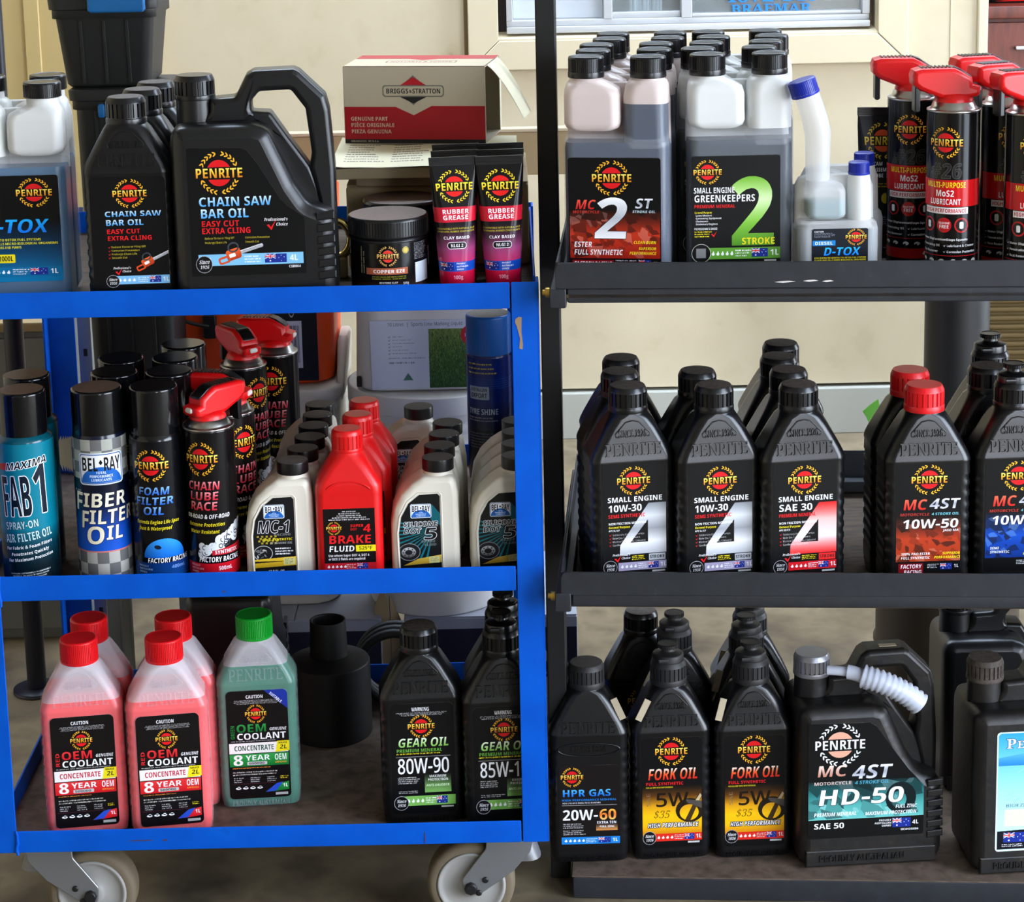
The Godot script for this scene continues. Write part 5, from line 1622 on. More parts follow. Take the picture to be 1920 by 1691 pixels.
func set_up_fonts():
	for d in [["Droid Sans", 700], ["Droid Sans", 400], ["Droid Serif", 700], ["Droid Serif", 400]]:
		var f := SystemFont.new()
		f.font_names = PackedStringArray([d[0]])
		f.font_weight = d[1]
		f.allow_system_fallback = false
		fonts.append(f)

func tone(c, t: float) -> Color:
	if c is Color:
		return c
	var n: int = c.size() - 1
	var k := clampf(t, 0.0, 0.9999) * n
	return c[int(k)].lerp(c[int(k) + 1], k - int(k))

# fills closed outlines (even-odd); col is one colour or a list that runs from the top of the shape to its foot
func fill(s: Sheet, outlines: Array, col):
	var top := 1e9
	var low := -1e9
	var ex := PackedVector4Array()
	for o in outlines:
		var n: int = o.size()
		for i in n:
			var a: Vector2 = o[i]
			var b: Vector2 = o[(i + 1) % n]
			top = minf(top, a.y)
			low = maxf(low, a.y)
			if a.y != b.y:
				ex.append(Vector4(a.x, a.y, b.x, b.y) if a.y < b.y else Vector4(b.x, b.y, a.x, a.y))
	for y in range(maxi(0, floori(top)), mini(s.h, ceili(low) + 1)):
		var yy := y + 0.5
		var xs := PackedFloat32Array()
		for e in ex:
			if e.y <= yy and e.w > yy:
				xs.append(e.x + (yy - e.y) / (e.w - e.y) * (e.z - e.x))
		if xs.size() < 2:
			continue
		xs.sort()
		var c := tone(col, (yy - top) / maxf(1.0, low - top))
		for i in range(0, xs.size() - 1, 2):
			var x0 := maxi(0, roundi(xs[i]))
			var x1 := mini(s.w, roundi(xs[i + 1]))
			if x1 > x0:
				s.im.fill_rect(Rect2i(x0, y, x1 - x0, 1), c)

func poly(s: Sheet, p: Array, col):
	var q := PackedVector2Array()
	for i in range(0, p.size(), 2):
		q.append(Vector2(p[i], p[i + 1]))
	fill(s, [q], col)

func rect(s: Sheet, x: float, y: float, w: float, h: float, col):
	poly(s, [x, y, x + w, y, x + w, y + h, x, y + h], col)

func pill(x: float, y: float, w: float, h: float, r: float) -> PackedVector2Array:
	var q := PackedVector2Array()
	for k in 4:
		var c := Vector2(x + (w - r if k == 0 or k == 3 else r), y + (r if k < 2 else h - r))
		for i in 7:
			var a := -PI / 2 * k - PI / 12 * i
			q.append(c + Vector2(cos(a), sin(a)) * r)
	return q

func rounded(s: Sheet, x: float, y: float, w: float, h: float, r: float, col):
	fill(s, [pill(x, y, w, h, r)], col)

func oval(cx: float, cy: float, rx: float, ry: float, turn := 0.0, n := 28) -> PackedVector2Array:
	var q := PackedVector2Array()
	for i in n:
		q.append(Vector2(cx, cy) + Vector2(cos(TAU * i / n) * rx, sin(TAU * i / n) * ry).rotated(turn))
	return q

func disc(s: Sheet, cx: float, cy: float, r: float, col, ry := 0.0):
	fill(s, [oval(cx, cy, r, ry if ry > 0.0 else r)], col)

func ring(s: Sheet, cx: float, cy: float, r: float, thick: float, col):
	fill(s, [oval(cx, cy, r, r), oval(cx, cy, r - thick, r - thick)], col)

func glyph(font: int, ch: int) -> Array:
	var key := font * 100000 + ch
	if glyphs.has(key):
		return glyphs[key]
	var ts := TextServerManager.get_primary_interface()
	var rid: RID = fonts[font].get_rids()[0]
	var gi: int = ts.font_get_glyph_index(rid, 200, ch, 0)
	var d: Dictionary = ts.font_get_glyph_contours(rid, 200, gi)
	var outs := []
	var first := 0
	for last in d.get("contours", []):
		var pts := []
		for i in range(first, last + 1):
			pts.append(d.points[i])
		first = last + 1
		var full := []
		var n := pts.size()
		for i in n:
			var a: Vector3 = pts[i]
			var b: Vector3 = pts[(i + 1) % n]
			full.append(a)
			if a.z != 1.0 and b.z != 1.0:
				full.append(Vector3((a.x + b.x) / 2, (a.y + b.y) / 2, 1.0))
		n = full.size()
		var q := PackedVector2Array()
		for i in n:
			var a: Vector3 = full[i]
			if a.z == 1.0:
				q.append(Vector2(a.x, a.y))
			else:
				var p: Vector3 = full[(i + n - 1) % n]
				var e: Vector3 = full[(i + 1) % n]
				for t in [0.33, 0.67]:
					q.append(Vector2(p.x, p.y) * (1 - t) * (1 - t) + Vector2(a.x, a.y) * 2 * t * (1 - t) + Vector2(e.x, e.y) * t * t)
		outs.append(q)
	var adv: float = ts.font_get_glyph_advance(rid, 200, gi).x
	glyphs[key] = [outs, adv]
	return glyphs[key]

# words in the box whose top left is x, y; w = 0 keeps the font's own width, w > 0 fits it; h is the height of the capitals
func words(s: Sheet, text: String, x: float, y: float, w: float, h: float, col, font := 0, slant := 0.0, edge = null, ew := 2.0, turn := 0.0, centred := false):
	var adv := 0.0
	for ch in text:
		adv += glyph(font, ch.unicode_at(0))[1]
	if adv <= 0.0:
		return
	var ky := h / 143.0
	var kx := w / adv if w > 0.0 else ky
	if centred:
		x -= adv * kx / 2
	var passes := []
	if edge != null:
		for i in 8:
			passes.append([Vector2(cos(TAU * i / 8), sin(TAU * i / 8)) * ew, edge])
	passes.append([Vector2.ZERO, col])
	for ps in passes:
		var at := 0.0
		for ch in text:
			var g := glyph(font, ch.unicode_at(0))
			var outs := []
			for o in g[0]:
				var q := PackedVector2Array()
				for p in o:
					var v := Vector2((at + p.x) * kx - p.y * ky * slant, h + p.y * ky)
					q.append((v.rotated(turn) if turn != 0.0 else v) + Vector2(x, y) + ps[0])
				outs.append(q)
			if outs.size():
				fill(s, outs, ps[1])
			at += g[1]

# rows of print too small to read in the photograph
func small_print(s: Sheet, x: float, y: float, w: float, h: float, rows: int, col, centred := false):
	var step := h / rows
	for r in rows:
		var rw := w * rng.randf_range(0.72, 1.0)
		var at := x + (w - rw) / 2 if centred else x
		var end := at + rw
		while at < end - 3:
			var n := minf(rng.randf_range(8, 34), end - at)
			var q := at
			while q < at + n:
				s.im.fill_rect(Rect2i(int(q), int(y + r * step + rng.randf_range(0, 1.5)), rng.randi_range(2, 4), maxi(2, int(step * 0.5))), col)
				q += rng.randf_range(3.5, 5.5)
			at += n + 5

func emblem(s: Sheet, cx: float, cy: float, w: float, gold = GOLD, red = RED, dark := BLACK):
	var r := w * 0.385
	for side in [-1, 1]:
		for k in range(-6, 7):
			if k > -2 and k < 2:
				continue
			var a := k / 7.0 * PI * 0.5
			var c := Vector2(cx + side * cos(a) * r, cy + sin(a) * r)
			for q in [-1, 1]:
				var lean: float = a * side + (PI / 2 if side > 0 else -PI / 2) + q * 0.55
				var off: Vector2 = Vector2(side * cos(a), sin(a)) * q * w * 0.022
				fill(s, [oval(c.x + off.x, c.y + off.y, w * 0.043, w * 0.015, lean, 10)], tone(gold, 0.5))
	disc(s, cx, cy, w * 0.285, dark)
	disc(s, cx, cy, w * 0.26, red)
	rect(s, cx - w * 0.47, cy - w * 0.115, w * 0.94, w * 0.24, dark)
	words(s, "PENRITE", cx - w / 2, cy - w * 0.095, w, w * 0.19, gold, 0, 0.0, dark, maxf(1.5, w * 0.012))

func flag(s: Sheet, x: float, y: float, w: float, h: float):
	rect(s, x, y, w, h, Color(0.1, 0.18, 0.55))
	var a := Vector2(w * 0.5, h * 0.55)
	poly(s, [x, y, x + 3, y, x + a.x, y + a.y - 2, x + a.x, y + a.y, x + a.x - 3, y + a.y, x, y + 2], WHITE)
	poly(s, [x + a.x, y, x + a.x - 3, y, x, y + a.y - 2, x, y + a.y, x + 3, y + a.y, x + a.x, y + 2], WHITE)
	rect(s, x, y + a.y * 0.32, a.x, a.y * 0.36, WHITE)
	rect(s, x + a.x * 0.4, y, a.x * 0.2, a.y, WHITE)
	rect(s, x, y + a.y * 0.4, a.x, a.y * 0.2, RED)
	rect(s, x + a.x * 0.45, y, a.x * 0.1, a.y, RED)
	for p in [[0.25, 0.8, 0.09], [0.75, 0.2, 0.05], [0.75, 0.82, 0.05], [0.64, 0.46, 0.05], [0.88, 0.4, 0.05]]:
		disc(s, x + w * p[0], y + h * p[1], maxf(1.5, h * p[2]), WHITE)

func since(s: Sheet, cx: float, cy: float, r: float):
	disc(s, cx, cy, r, Color(0.05, 0.05, 0.06))
	ring(s, cx, cy, r, 2.5, Color(0.7, 0.7, 0.72))
	words(s, "Since", cx - r * 0.62, cy - r * 0.5, r * 1.25, r * 0.42, WHITE, 2, 0.2)
	words(s, "1926", cx - r * 0.55, cy + r * 0.12, r * 1.1, r * 0.38, WHITE, 2, 0.2)

func foot(s: Sheet, x: float, y: float, w: float, h: float, col, size := "1L"):
	rect(s, x, y, w, h, col)
	small_print(s, x + w * 0.42, y + h * 0.2, w * 0.2, h * 0.7, 3, WHITE)
	flag(s, x + w * 0.63, y + h * 0.1, w * 0.21, h * 0.75)
	words(s, size, x + w * 0.87, y + h * 0.22, 0, h * 0.5, WHITE)
	var k := x + w * 0.05
	while k < x + w * 0.38:
		fill(s, [oval(k + 8, y + h * 0.55, 8, h * 0.14, 0.0, 8)], WHITE)
		fill(s, [oval(k + 9, y + h * 0.45, 4, h * 0.16, 0.0, 8)], WHITE)
		k += 24

func tick(s: Sheet, x: float, y: float, h: float, col):
	poly(s, [x, y + h * 0.5, x + h * 0.25, y + h * 0.45, x + h * 0.4, y + h * 0.72, x + h * 0.95, y, x + h * 0.45, y + h], col)

func choice(s: Sheet, x: float, y: float, w: float):
	words(s, "Professional's", x, y, w, w * 0.12, WHITE, 2, 0.2)
	tick(s, x + w * 0.1, y + w * 0.05, w * 0.45, RED)
	words(s, "Choice", x + w * 0.5, y + w * 0.2, w * 0.5, w * 0.12, WHITE, 2, 0.2)

# a picture printed behind the words: broken dark and bright shapes (an engine or a bike, too dim to make out)
func scene_print(s: Sheet, x: float, y: float, w: float, h: float, cols: Array, n := 60, dark = null):
	rect(s, x, y, w, h, cols)
	for i in n:
		var c := Vector2(x + rng.randf() * w, y + rng.randf() * h)
		var q := PackedVector2Array()
		var r := rng.randf_range(0.04, 0.16) * w
		for k in 5:
			q.append((c + Vector2(cos(TAU * k / 5), sin(TAU * k / 5) * 0.7).rotated(rng.randf()) * r * rng.randf_range(0.3, 1.0)).clamp(Vector2(x, y), Vector2(x + w, y + h)))
		var base: Color = tone(cols, (c.y - y) / h)
		fill(s, [q], base.lerp(dark if dark != null else Color(0.05, 0.03, 0.03), rng.randf_range(0.15, 0.6)) if rng.randf() < 0.7 else base.lightened(0.2))

func saw(s: Sheet, x: float, y: float, k: float):
	fill(s, [pill(x + 52 * k, y - 8 * k, 118 * k, 16 * k, 7 * k)], [Color(0.9, 0.9, 0.92), Color(0.6, 0.6, 0.63)])
	s.im.fill_rect(Rect2i(int(x + 60 * k), int(y - 2 * k), int(100 * k), maxi(1, int(2 * k))), Color(0.4, 0.4, 0.42))
	fill(s, [pill(x, y - 24 * k, 66 * k, 46 * k, 12 * k)], [Color(0.95, 0.4, 0.16), Color(0.7, 0.2, 0.08)])
	fill(s, [pill(x - 40 * k, y - 4 * k, 52 * k, 30 * k, 10 * k), pill(x - 32 * k, y + 4 * k, 38 * k, 14 * k, 6 * k)], Color(0.85, 0.3, 0.12))
	fill(s, [oval(x + 40 * k, y - 30 * k, 26 * k, 22 * k), oval(x + 40 * k, y - 30 * k, 19 * k, 15 * k)], Color(0.25, 0.27, 0.3))
	rounded(s, x + 12 * k, y - 6 * k, 28 * k, 16 * k, 3 * k, WHITE)

func turned_saw(s: Sheet, x: float, y: float, k: float, turn: float):
	var t := sheet(int(240 * k), int(110 * k), Color(0, 0, 0, 0))
	saw(t, 50 * k, 60 * k, k)
	for yy in range(t.h * 2):
		for xx in range(t.w):
			var p := Vector2(xx - 50 * k, yy - t.h).rotated(-turn) + Vector2(50 * k, 60 * k)
			if p.x >= 0 and p.y >= 0 and p.x < t.w and p.y < t.h:
				var c := t.im.get_pixel(int(p.x), int(p.y))
				var at := Vector2i(int(x + xx - 50 * k), int(y + yy - t.h))
				if c.a > 0.5 and at.x >= 0 and at.y >= 0 and at.x < s.w and at.y < s.h:
					s.im.set_pixelv(at, c)
# ---------------------------------------------------------------- the labels
func print_small_engine(grade: String, kind: String, four: Array, band: Color, api: String) -> Sheet:
	var s := sheet(345, 620, BLACK)
	emblem(s, 170, 100, 185)
	var f4 := [PackedVector2Array([Vector2(250, 228), Vector2(345, 228), Vector2(345, 508), Vector2(92, 508), Vector2(95, 455)]), PackedVector2Array([Vector2(246, 320), Vector2(150, 443), Vector2(246, 443)])]
	fill(s, f4, four)
	words(s, "SMALL ENGINE", 28, 187, 298, 28, WHITE)
	words(s, grade, 31, 230, 192 if grade.length() > 6 else 184, 38, WHITE)
	words(s, kind, 31, 282, 202, 19, RED)
	words(s, "NON FRICTION MODIFIED", 33, 327, 205, 12, WHITE)
	words(s, "General Purpose", 33, 347, 116, 12, YELLOW)
	words(s, api, 33, 366, 60, 10, WHITE)
	var y := 390
	for t in ["Stationary Engines / Pumps", "Ride On / Lawn Mowers", "Marine Outboards / Inboard", "Gardening Equipment"]:
		tick(s, 36, y - 2, 14, RED)
		words(s, t, 54, y, 0, 10, Color(0.8, 0.8, 0.8), 1)
		y += 19
	choice(s, 52, 502, 96)
	rect(s, 152, 512, 96, 36, Color(0.05, 0.05, 0.03))
	small_print(s, 158, 517, 84, 28, 3, YELLOW)
	rect(s, 250, 512, 90, 36, tone(four, 1.0))
	words(s, "STROKE", 254, 521, 82, 17, Color(0.1, 0.1, 0.1) if grade.length() > 6 or true else WHITE)
	foot(s, 84, 552, 261, 46, band)
	since(s, 40, 575, 38)
	rect(s, 268, 604, 70, 10, Color(0.7, 0.7, 0.7))
	return s

func print_diesel_large() -> Sheet:
	var s := sheet(430, 555, BLACK)
	rect(s, 0, 250, 430, 305, [Color(0.03, 0.06, 0.1), Color(0.03, 0.25, 0.4), Color(0.04, 0.5, 0.72)])
	emblem(s, 312, 90, 178)
	small_print(s, 20, 40, 140, 50, 4, Color(0.6, 0.6, 0.65))
	rect(s, 10, 150, 135, 42, Color(0.02, 0.6, 0.85))
	words(s, "DIESEL", 22, 158, 112, 26, WHITE)
	words(s, "D-TOX", 42, 228, 320, 70, [Color(0.1, 0.7, 0.98), Color(0.05, 0.45, 0.9)], 0, 0.22)
	words(s, "FUEL ADDITIVE TO DETOX FUEL SYSTEMS", 12, 328, 320, 12, YELLOW)
	words(s, "CLEANS AND KILLS MICRO-BIOLOGICAL ORGANISMS", 12, 348, 400, 12, YELLOW)
	words(s, "PROTECTS INJECTORS AND PUMPS", 12, 368, 225, 12, YELLOW)
	rounded(s, 20, 410, 184, 45, 6, YELLOW)
	words(s, "TREATS 1000L", 30, 419, 164, 27, Color(0.1, 0.1, 0.1))
	foot(s, 20, 478, 400, 50, Color(0.03, 0.42, 0.62))
	return s

func print_chain_saw_litre() -> Sheet:
	var s := sheet(385, 600, BLACK)
	var blue := [Color(0.85, 0.93, 1), Color(0.3, 0.65, 0.95)]
	emblem(s, 203, 90, 180)
	words(s, "CHAIN SAW", 70, 183, 288, 28, blue)
	words(s, "BAR OIL", 72, 228, 196, 30, blue)
	words(s, "EASY CUT", 76, 278, 172, 24, RED)
	words(s, "EXTRA CLING", 78, 314, 229, 24, RED)
	var y := 368
	for t in ["Reduce Throw or Fling Off", "Corrosion Prevention", "Prolongs Chain Life", "Smooth Cut"]:
		tick(s, 80, y - 2, 14, RED)
		words(s, t, 96, y, 0, 10, Color(0.68, 0.62, 0.15))
		y += 19
	foot(s, 110, 528, 275, 45, Color(0.5, 0.75, 0.93))
	choice(s, 100, 480, 90)
	since(s, 96, 556, 34)
	turned_saw(s, 250, 470, 0.95, -0.45)
	return s

func print_chain_saw_jug() -> Sheet:
	var s := sheet(585, 620, BLACK)
	var blue := [Color(0.85, 0.93, 1), Color(0.3, 0.65, 0.95)]
	emblem(s, 160, 122, 245)
	words(s, "CHAIN SAW", 48, 238, 372, 44, blue)
	words(s, "BAR OIL", 53, 295, 250, 44, blue)
	words(s, "EASY CUT", 57, 352, 195, 28, RED)
	words(s, "EXTRA CLING", 57, 387, 253, 28, RED)
	words(s, "Reduce Throw or Fling Off", 72, 432, 150, 10, Color(0.68, 0.62, 0.15))
	words(s, "Prolongs Chain Life", 72, 453, 112, 10, Color(0.68, 0.62, 0.15))
	words(s, "Corrosion Prevention", 278, 432, 126, 10, Color(0.68, 0.62, 0.15))
	words(s, "Smooth Cut", 278, 453, 70, 10, Color(0.68, 0.62, 0.15))
	choice(s, 378, 346, 120)
	foot(s, 36, 515, 536, 56, Color(0.5, 0.75, 0.93), "4L")
	rect(s, 100, 515, 170, 56, Color(0.5, 0.75, 0.93))
	since(s, 64, 563, 42)
	words(s, "CSB004", 495, 578, 62, 12, WHITE)
	turned_saw(s, 180, 528, 1.15, -0.28)
	return s

func print_parts_box() -> Sheet:
	var tan := Color(0.72, 0.67, 0.58)
	var s := sheet(740, 375, tan)
	poly(s, [0, 195, 272, 195, 366, 236, 462, 190, 740, 190, 740, 355, 0, 355], Color(0.62, 0.05, 0.1))
	rect(s, 0, 355, 740, 20, Color(0.09, 0.08, 0.08))
	words(s, "MILWAUKEE, WI U.S.A.", 30, 360, 150, 9, tan)
	var grey := Color(0.42, 0.4, 0.38)
	poly(s, [366, 40, 455, 112, 366, 186, 278, 112], grey)
	poly(s, [366, 48, 440, 92, 292, 92], Color(0.7, 0.08, 0.13))
	poly(s, [292, 144, 440, 144, 366, 178], Color(0.1, 0.09, 0.09))
	fill(s, [pill(204, 88, 324, 58, 16)], grey)
	fill(s, [pill(210, 94, 312, 46, 12)], tan)
	words(s, "BRIGGS", 222, 105, 120, 24, Color(0.12, 0.11, 0.11))
	words(s, "&", 345, 111, 14, 14, Color(0.12, 0.11, 0.11))
	words(s, "STRATTON", 361, 105, 150, 24, Color(0.12, 0.11, 0.11))
	words(s, "GENUINE PART", 32, 244, 196, 19, tan)
	words(s, "PIÈCE ORIGINALE", 32, 275, 232, 19, tan)
	words(s, "PIEZA GENUINA", 32, 307, 214, 19, tan)
	return s

func print_parts_box_top() -> Sheet:
	var tan := Color(0.8, 0.74, 0.63)
	var s := sheet(512, 256, tan)
	rect(s, 0, 0, 512, 90, Color(0.68, 0.1, 0.13))
	poly(s, [200, 90, 256, 120, 312, 90], Color(0.68, 0.1, 0.13))
	fill(s, [pill(130, 128, 260, 50, 14), pill(135, 133, 250, 40, 10)], Color(0.45, 0.3, 0.28))
	words(s, "NOTTARTS & SGGIRB", 146, 143, 228, 20, Color(0.55, 0.25, 0.22))
	return s

func print_copper() -> Sheet:
	var s := sheet(800, 300, Color(0.05, 0.045, 0.05))
	rect(s, 0, 215, 800, 85, [Color(0.05, 0.045, 0.05), Color(0.3, 0.19, 0.16)])
	emblem(s, 392, 78, 150, [Color(0.98, 0.85, 0.5), Color(0.8, 0.55, 0.25)], Color(0.88, 0.25, 0.2))
	rect(s, 240, 152, 285, 42, Color(0.68, 0.36, 0.24))
	words(s, "COPPER EZE", 290, 163, 215, 21, WHITE)
	words(s, "ANTI SEIZE GREASE CONTAINING COPPER FOR", 280, 204, 232, 8, Color(0.6, 0.6, 0.18))
	words(s, "AUTOMOTIVE, INDUSTRIAL, MARINE AND FARM", 280, 217, 232, 8, Color(0.6, 0.6, 0.18))
	words(s, "BENTONE CLAY", 330, 240, 124, 11, WHITE)
	rounded(s, 356, 264, 76, 26, 12, Color(0.6, 0.6, 0.6))
	rounded(s, 358, 266, 72, 22, 10, Color(0.04, 0.04, 0.04))
	words(s, "NLGI 1.5", 366, 272, 56, 10, WHITE)
	words(s, "500g", 490, 245, 40, 14, WHITE)
	disc(s, 512, 44, 22, Color(0.78, 0.68, 0.25))
	ring(s, 512, 44, 18, 2, Color(0.3, 0.26, 0.1))
	small_print(s, 580, 8, 130, 108, 12, Color(0.6, 0.6, 0.62))
	rect(s, 585, 132, 150, 128, Color(0.82, 0.85, 0.9))
	words(s, "PROUDLY AUSTRALIAN", 196, 190, 170, 9, Color(0.7, 0.65, 0.5), 0, 0.0, null, 2.0, -PI / 2)
	words(s, "OWNED SINCE 1926", 216, 190, 140, 9, Color(0.7, 0.65, 0.5), 0, 0.0, null, 2.0, -PI / 2)
	return s

func print_rubber_grease() -> Sheet:
	var s := sheet(240, 640, Color(0.05, 0.04, 0.045))
	rect(s, 0, 290, 240, 205, [Color(0.05, 0.04, 0.05), Color(0.25, 0.12, 0.2), Color(0.6, 0.25, 0.45), Color(0.78, 0.2, 0.42)])
	emblem(s, 120, 108, 200, [Color(1, 0.92, 0.25), Color(0.95, 0.75, 0.1)], Color(0.9, 0.12, 0.1))
	rect(s, 0, 212, 240, 78, Color(0.8, 0.1, 0.2))
	words(s, "RUBBER", 120, 224, 150, 23, WHITE, 0, 0.0, null, 2, 0, true)
	words(s, "GREASE", 120, 254, 146, 23, WHITE, 0, 0.0, null, 2, 0, true)
	words(s, "COMPATIBLE WITH NATURAL AND", 120, 318, 216, 9, Color(0.75, 0.68, 0.15), 0, 0, null, 2, 0, true)
	words(s, "SYNTHETIC RUBBER COMPONENTS", 120, 333, 216, 9, Color(0.75, 0.68, 0.15), 0, 0, null, 2, 0, true)
	words(s, "CLAY BASED", 120, 362, 156, 15, WHITE, 0, 0, null, 2, 0, true)
	rounded(s, 62, 392, 116, 36, 17, WHITE)
	rounded(s, 65, 395, 110, 30, 14, Color(0.1, 0.05, 0.09))
	words(s, "NLGI 2", 120, 402, 76, 16, WHITE, 0, 0, null, 2, 0, true)
	rect(s, 0, 495, 240, 50, Color(0.08, 0.3, 0.72))
	flag(s, 12, 500, 82, 40)
	for i in 3:
		words(s, ["PROUDLY", "AUSTRALIAN", "OWNED"][i], 112, 500 + i * 15, 0, 9, WHITE)
	rect(s, 0, 545, 240, 95, [Color(0.82, 0.08, 0.25), Color(0.7, 0.05, 0.18)])
	words(s, "100g", 120, 566, 66, 19, Color(0.95, 0.7, 0.78), 0, 0, null, 2, 0, true)
	return s

func print_two_stroke() -> Sheet:
	var s := sheet(475, 575, BLACK)
	scene_print(s, 6, 270, 464, 245, [Color(0.12, 0.04, 0.03), Color(0.75, 0.2, 0.1), Color(0.62, 0.12, 0.07)], 70)
	emblem(s, 223, 103, 210)
	words(s, "MC", 30, 215, 104, 48, [Color(0.95, 0.35, 0.28), Color(0.75, 0.1, 0.1)], 0, 0.22)
	words(s, "MOTORCYCLE", 20, 270, 138, 14, Color(0.75, 0.2, 0.15), 0, 0.15)
	words(s, "2", 118, 205, 186, 208, [Color(0.97, 0.97, 0.98), Color(0.72, 0.73, 0.76), Color(0.97, 0.97, 0.98)], 0, 0.1, Color(0.1, 0.05, 0.05), 3)
	words(s, "ST", 338, 207, 88, 50, SILVER, 0, 0.2)
	words(s, "STROKE OIL", 328, 268, 118, 12, Color(0.75, 0.85, 0.88), 0, 0.15)
	words(s, "ESTER", 24, 430, 94, 27, WHITE, 0, 0.15)
	rect(s, 14, 462, 270, 2, Color(0.6, 0.3, 0.25))
	words(s, "FULL SYNTHETIC", 24, 470, 252, 27, WHITE, 0, 0.15)
	words(s, "CLEAN BURN", 332, 424, 116, 15, YELLOW, 0, 0.2)
	words(s, "SUPERIOR", 358, 456, 90, 15, YELLOW, 0, 0.2)
	words(s, "PERFORMANCE", 310, 480, 138, 15, YELLOW, 0, 0.2)
	rect(s, 16, 524, 214, 40, Color(0.55, 0.06, 0.08))
	words(s, "FACTORY RACING", 24, 532, 196, 24, WHITE, 0, 0.1)
	small_print(s, 240, 524, 110, 34, 3, WHITE)
	flag(s, 358, 522, 64, 34)
	words(s, "1L", 430, 530, 0, 20, WHITE)
	return s

func print_greenkeepers() -> Sheet:
	var s := sheet(457, 565, BLACK)
	var green := [Color(0.42, 0.66, 0.18), Color(0.85, 0.95, 0.72), Color(0.5, 0.75, 0.25), Color(0.3, 0.55, 0.12)]
	words(s, "2", 190, 113, 250, 355, green)
	emblem(s, 84, 83, 150)
	words(s, "SMALL ENGINE", 12, 163, 212, 29, WHITE)
	words(s, "GREENKEEPERS", 14, 202, 315, 36, WHITE)
	words(s, "PREMIUM MINERAL", 14, 252, 212, 17, RED)
	words(s, "General Purpose", 16, 287, 90, 11, YELLOW)
	for i in 4:
		words(s, ["Lawn Mowers", "Gardening Equipment", "Chainsaws", "Stationary Engines"][i], 22, 303 + i * 15, 0, 9, WHITE)
	words(s, "PROFESSIONAL'S CHOICE", 14, 372, 120, 11, WHITE)
	small_print(s, 16, 390, 88, 36, 3, YELLOW)
	tick(s, 100, 388, 34, RED)
	words(s, "STROKE", 258, 428, 174, 35, YELLOW)
	foot(s, 60, 478, 397, 60, Color(0.38, 0.62, 0.2))
	disc(s, 50, 506, 50, Color(0.05, 0.05, 0.05))
	ring(s, 50, 506, 50, 3, Color(0.75, 0.75, 0.7))
	rect(s, 24, 480, 50, 50, Color(0.5, 0.5, 0.5))
	rect(s, 375, 544, 62, 9, Color(0.7, 0.7, 0.7))
	return s

func print_diesel_small() -> Sheet:
	var s := sheet(312, 330, Color(0.04, 0.06, 0.11))
	words(s, "CAUTION", 12, 12, 52, 10, WHITE)
	small_print(s, 12, 26, 116, 30, 4, Color(0.6, 0.62, 0.68))
	rect(s, 3, 72, 127, 32, Color(0.05, 0.5, 0.8))
	words(s, "DIESEL", 14, 79, 102, 19, WHITE)
	emblem(s, 245, 54, 122)
	words(s, "D-TOX", 58, 116, 204, 50, [Color(0.15, 0.75, 1), Color(0.05, 0.5, 0.95)], 0, 0.2)
	words(s, "CONCENTRATED ADDITIVE TO DETOX FUEL SYSTEMS", 12, 176, 290, 9, YELLOW)
	words(s, "CLEANS AND KILLS MICRO-BIOLOGICAL ORGANISMS", 12, 190, 290, 9, YELLOW)
	rect(s, 0, 210, 312, 120, [Color(0.04, 0.06, 0.11), Color(0.04, 0.4, 0.6)])
	words(s, "TREATS 200L", 14, 225, 120, 20, YELLOW)
	return s

func print_cam_lube() -> Sheet:
	var s := sheet(240, 600, Color(0.06, 0.06, 0.07))
	emblem(s, 122, 112, 196, [Color(0.95, 0.85, 0.3), Color(0.8, 0.6, 0.1)], Color(0.8, 0.3, 0.15))
	for i in 3:
		words(s, ["CAM", "ASSEMBLY", "LUBE"][i], 70, 208 + i * 27, 0, 17, WHITE)
	small_print(s, 70, 305, 130, 26, 2, Color(0.72, 0.62, 0.12), false)
	disc(s, 140, 375, 24, Color(0.75, 0.66, 0.15))
	rect(s, 60, 455, 180, 50, Color(0.14, 0.14, 0.18))
	small_print(s, 70, 460, 150, 40, 4, Color(0.6, 0.6, 0.62))
	return s

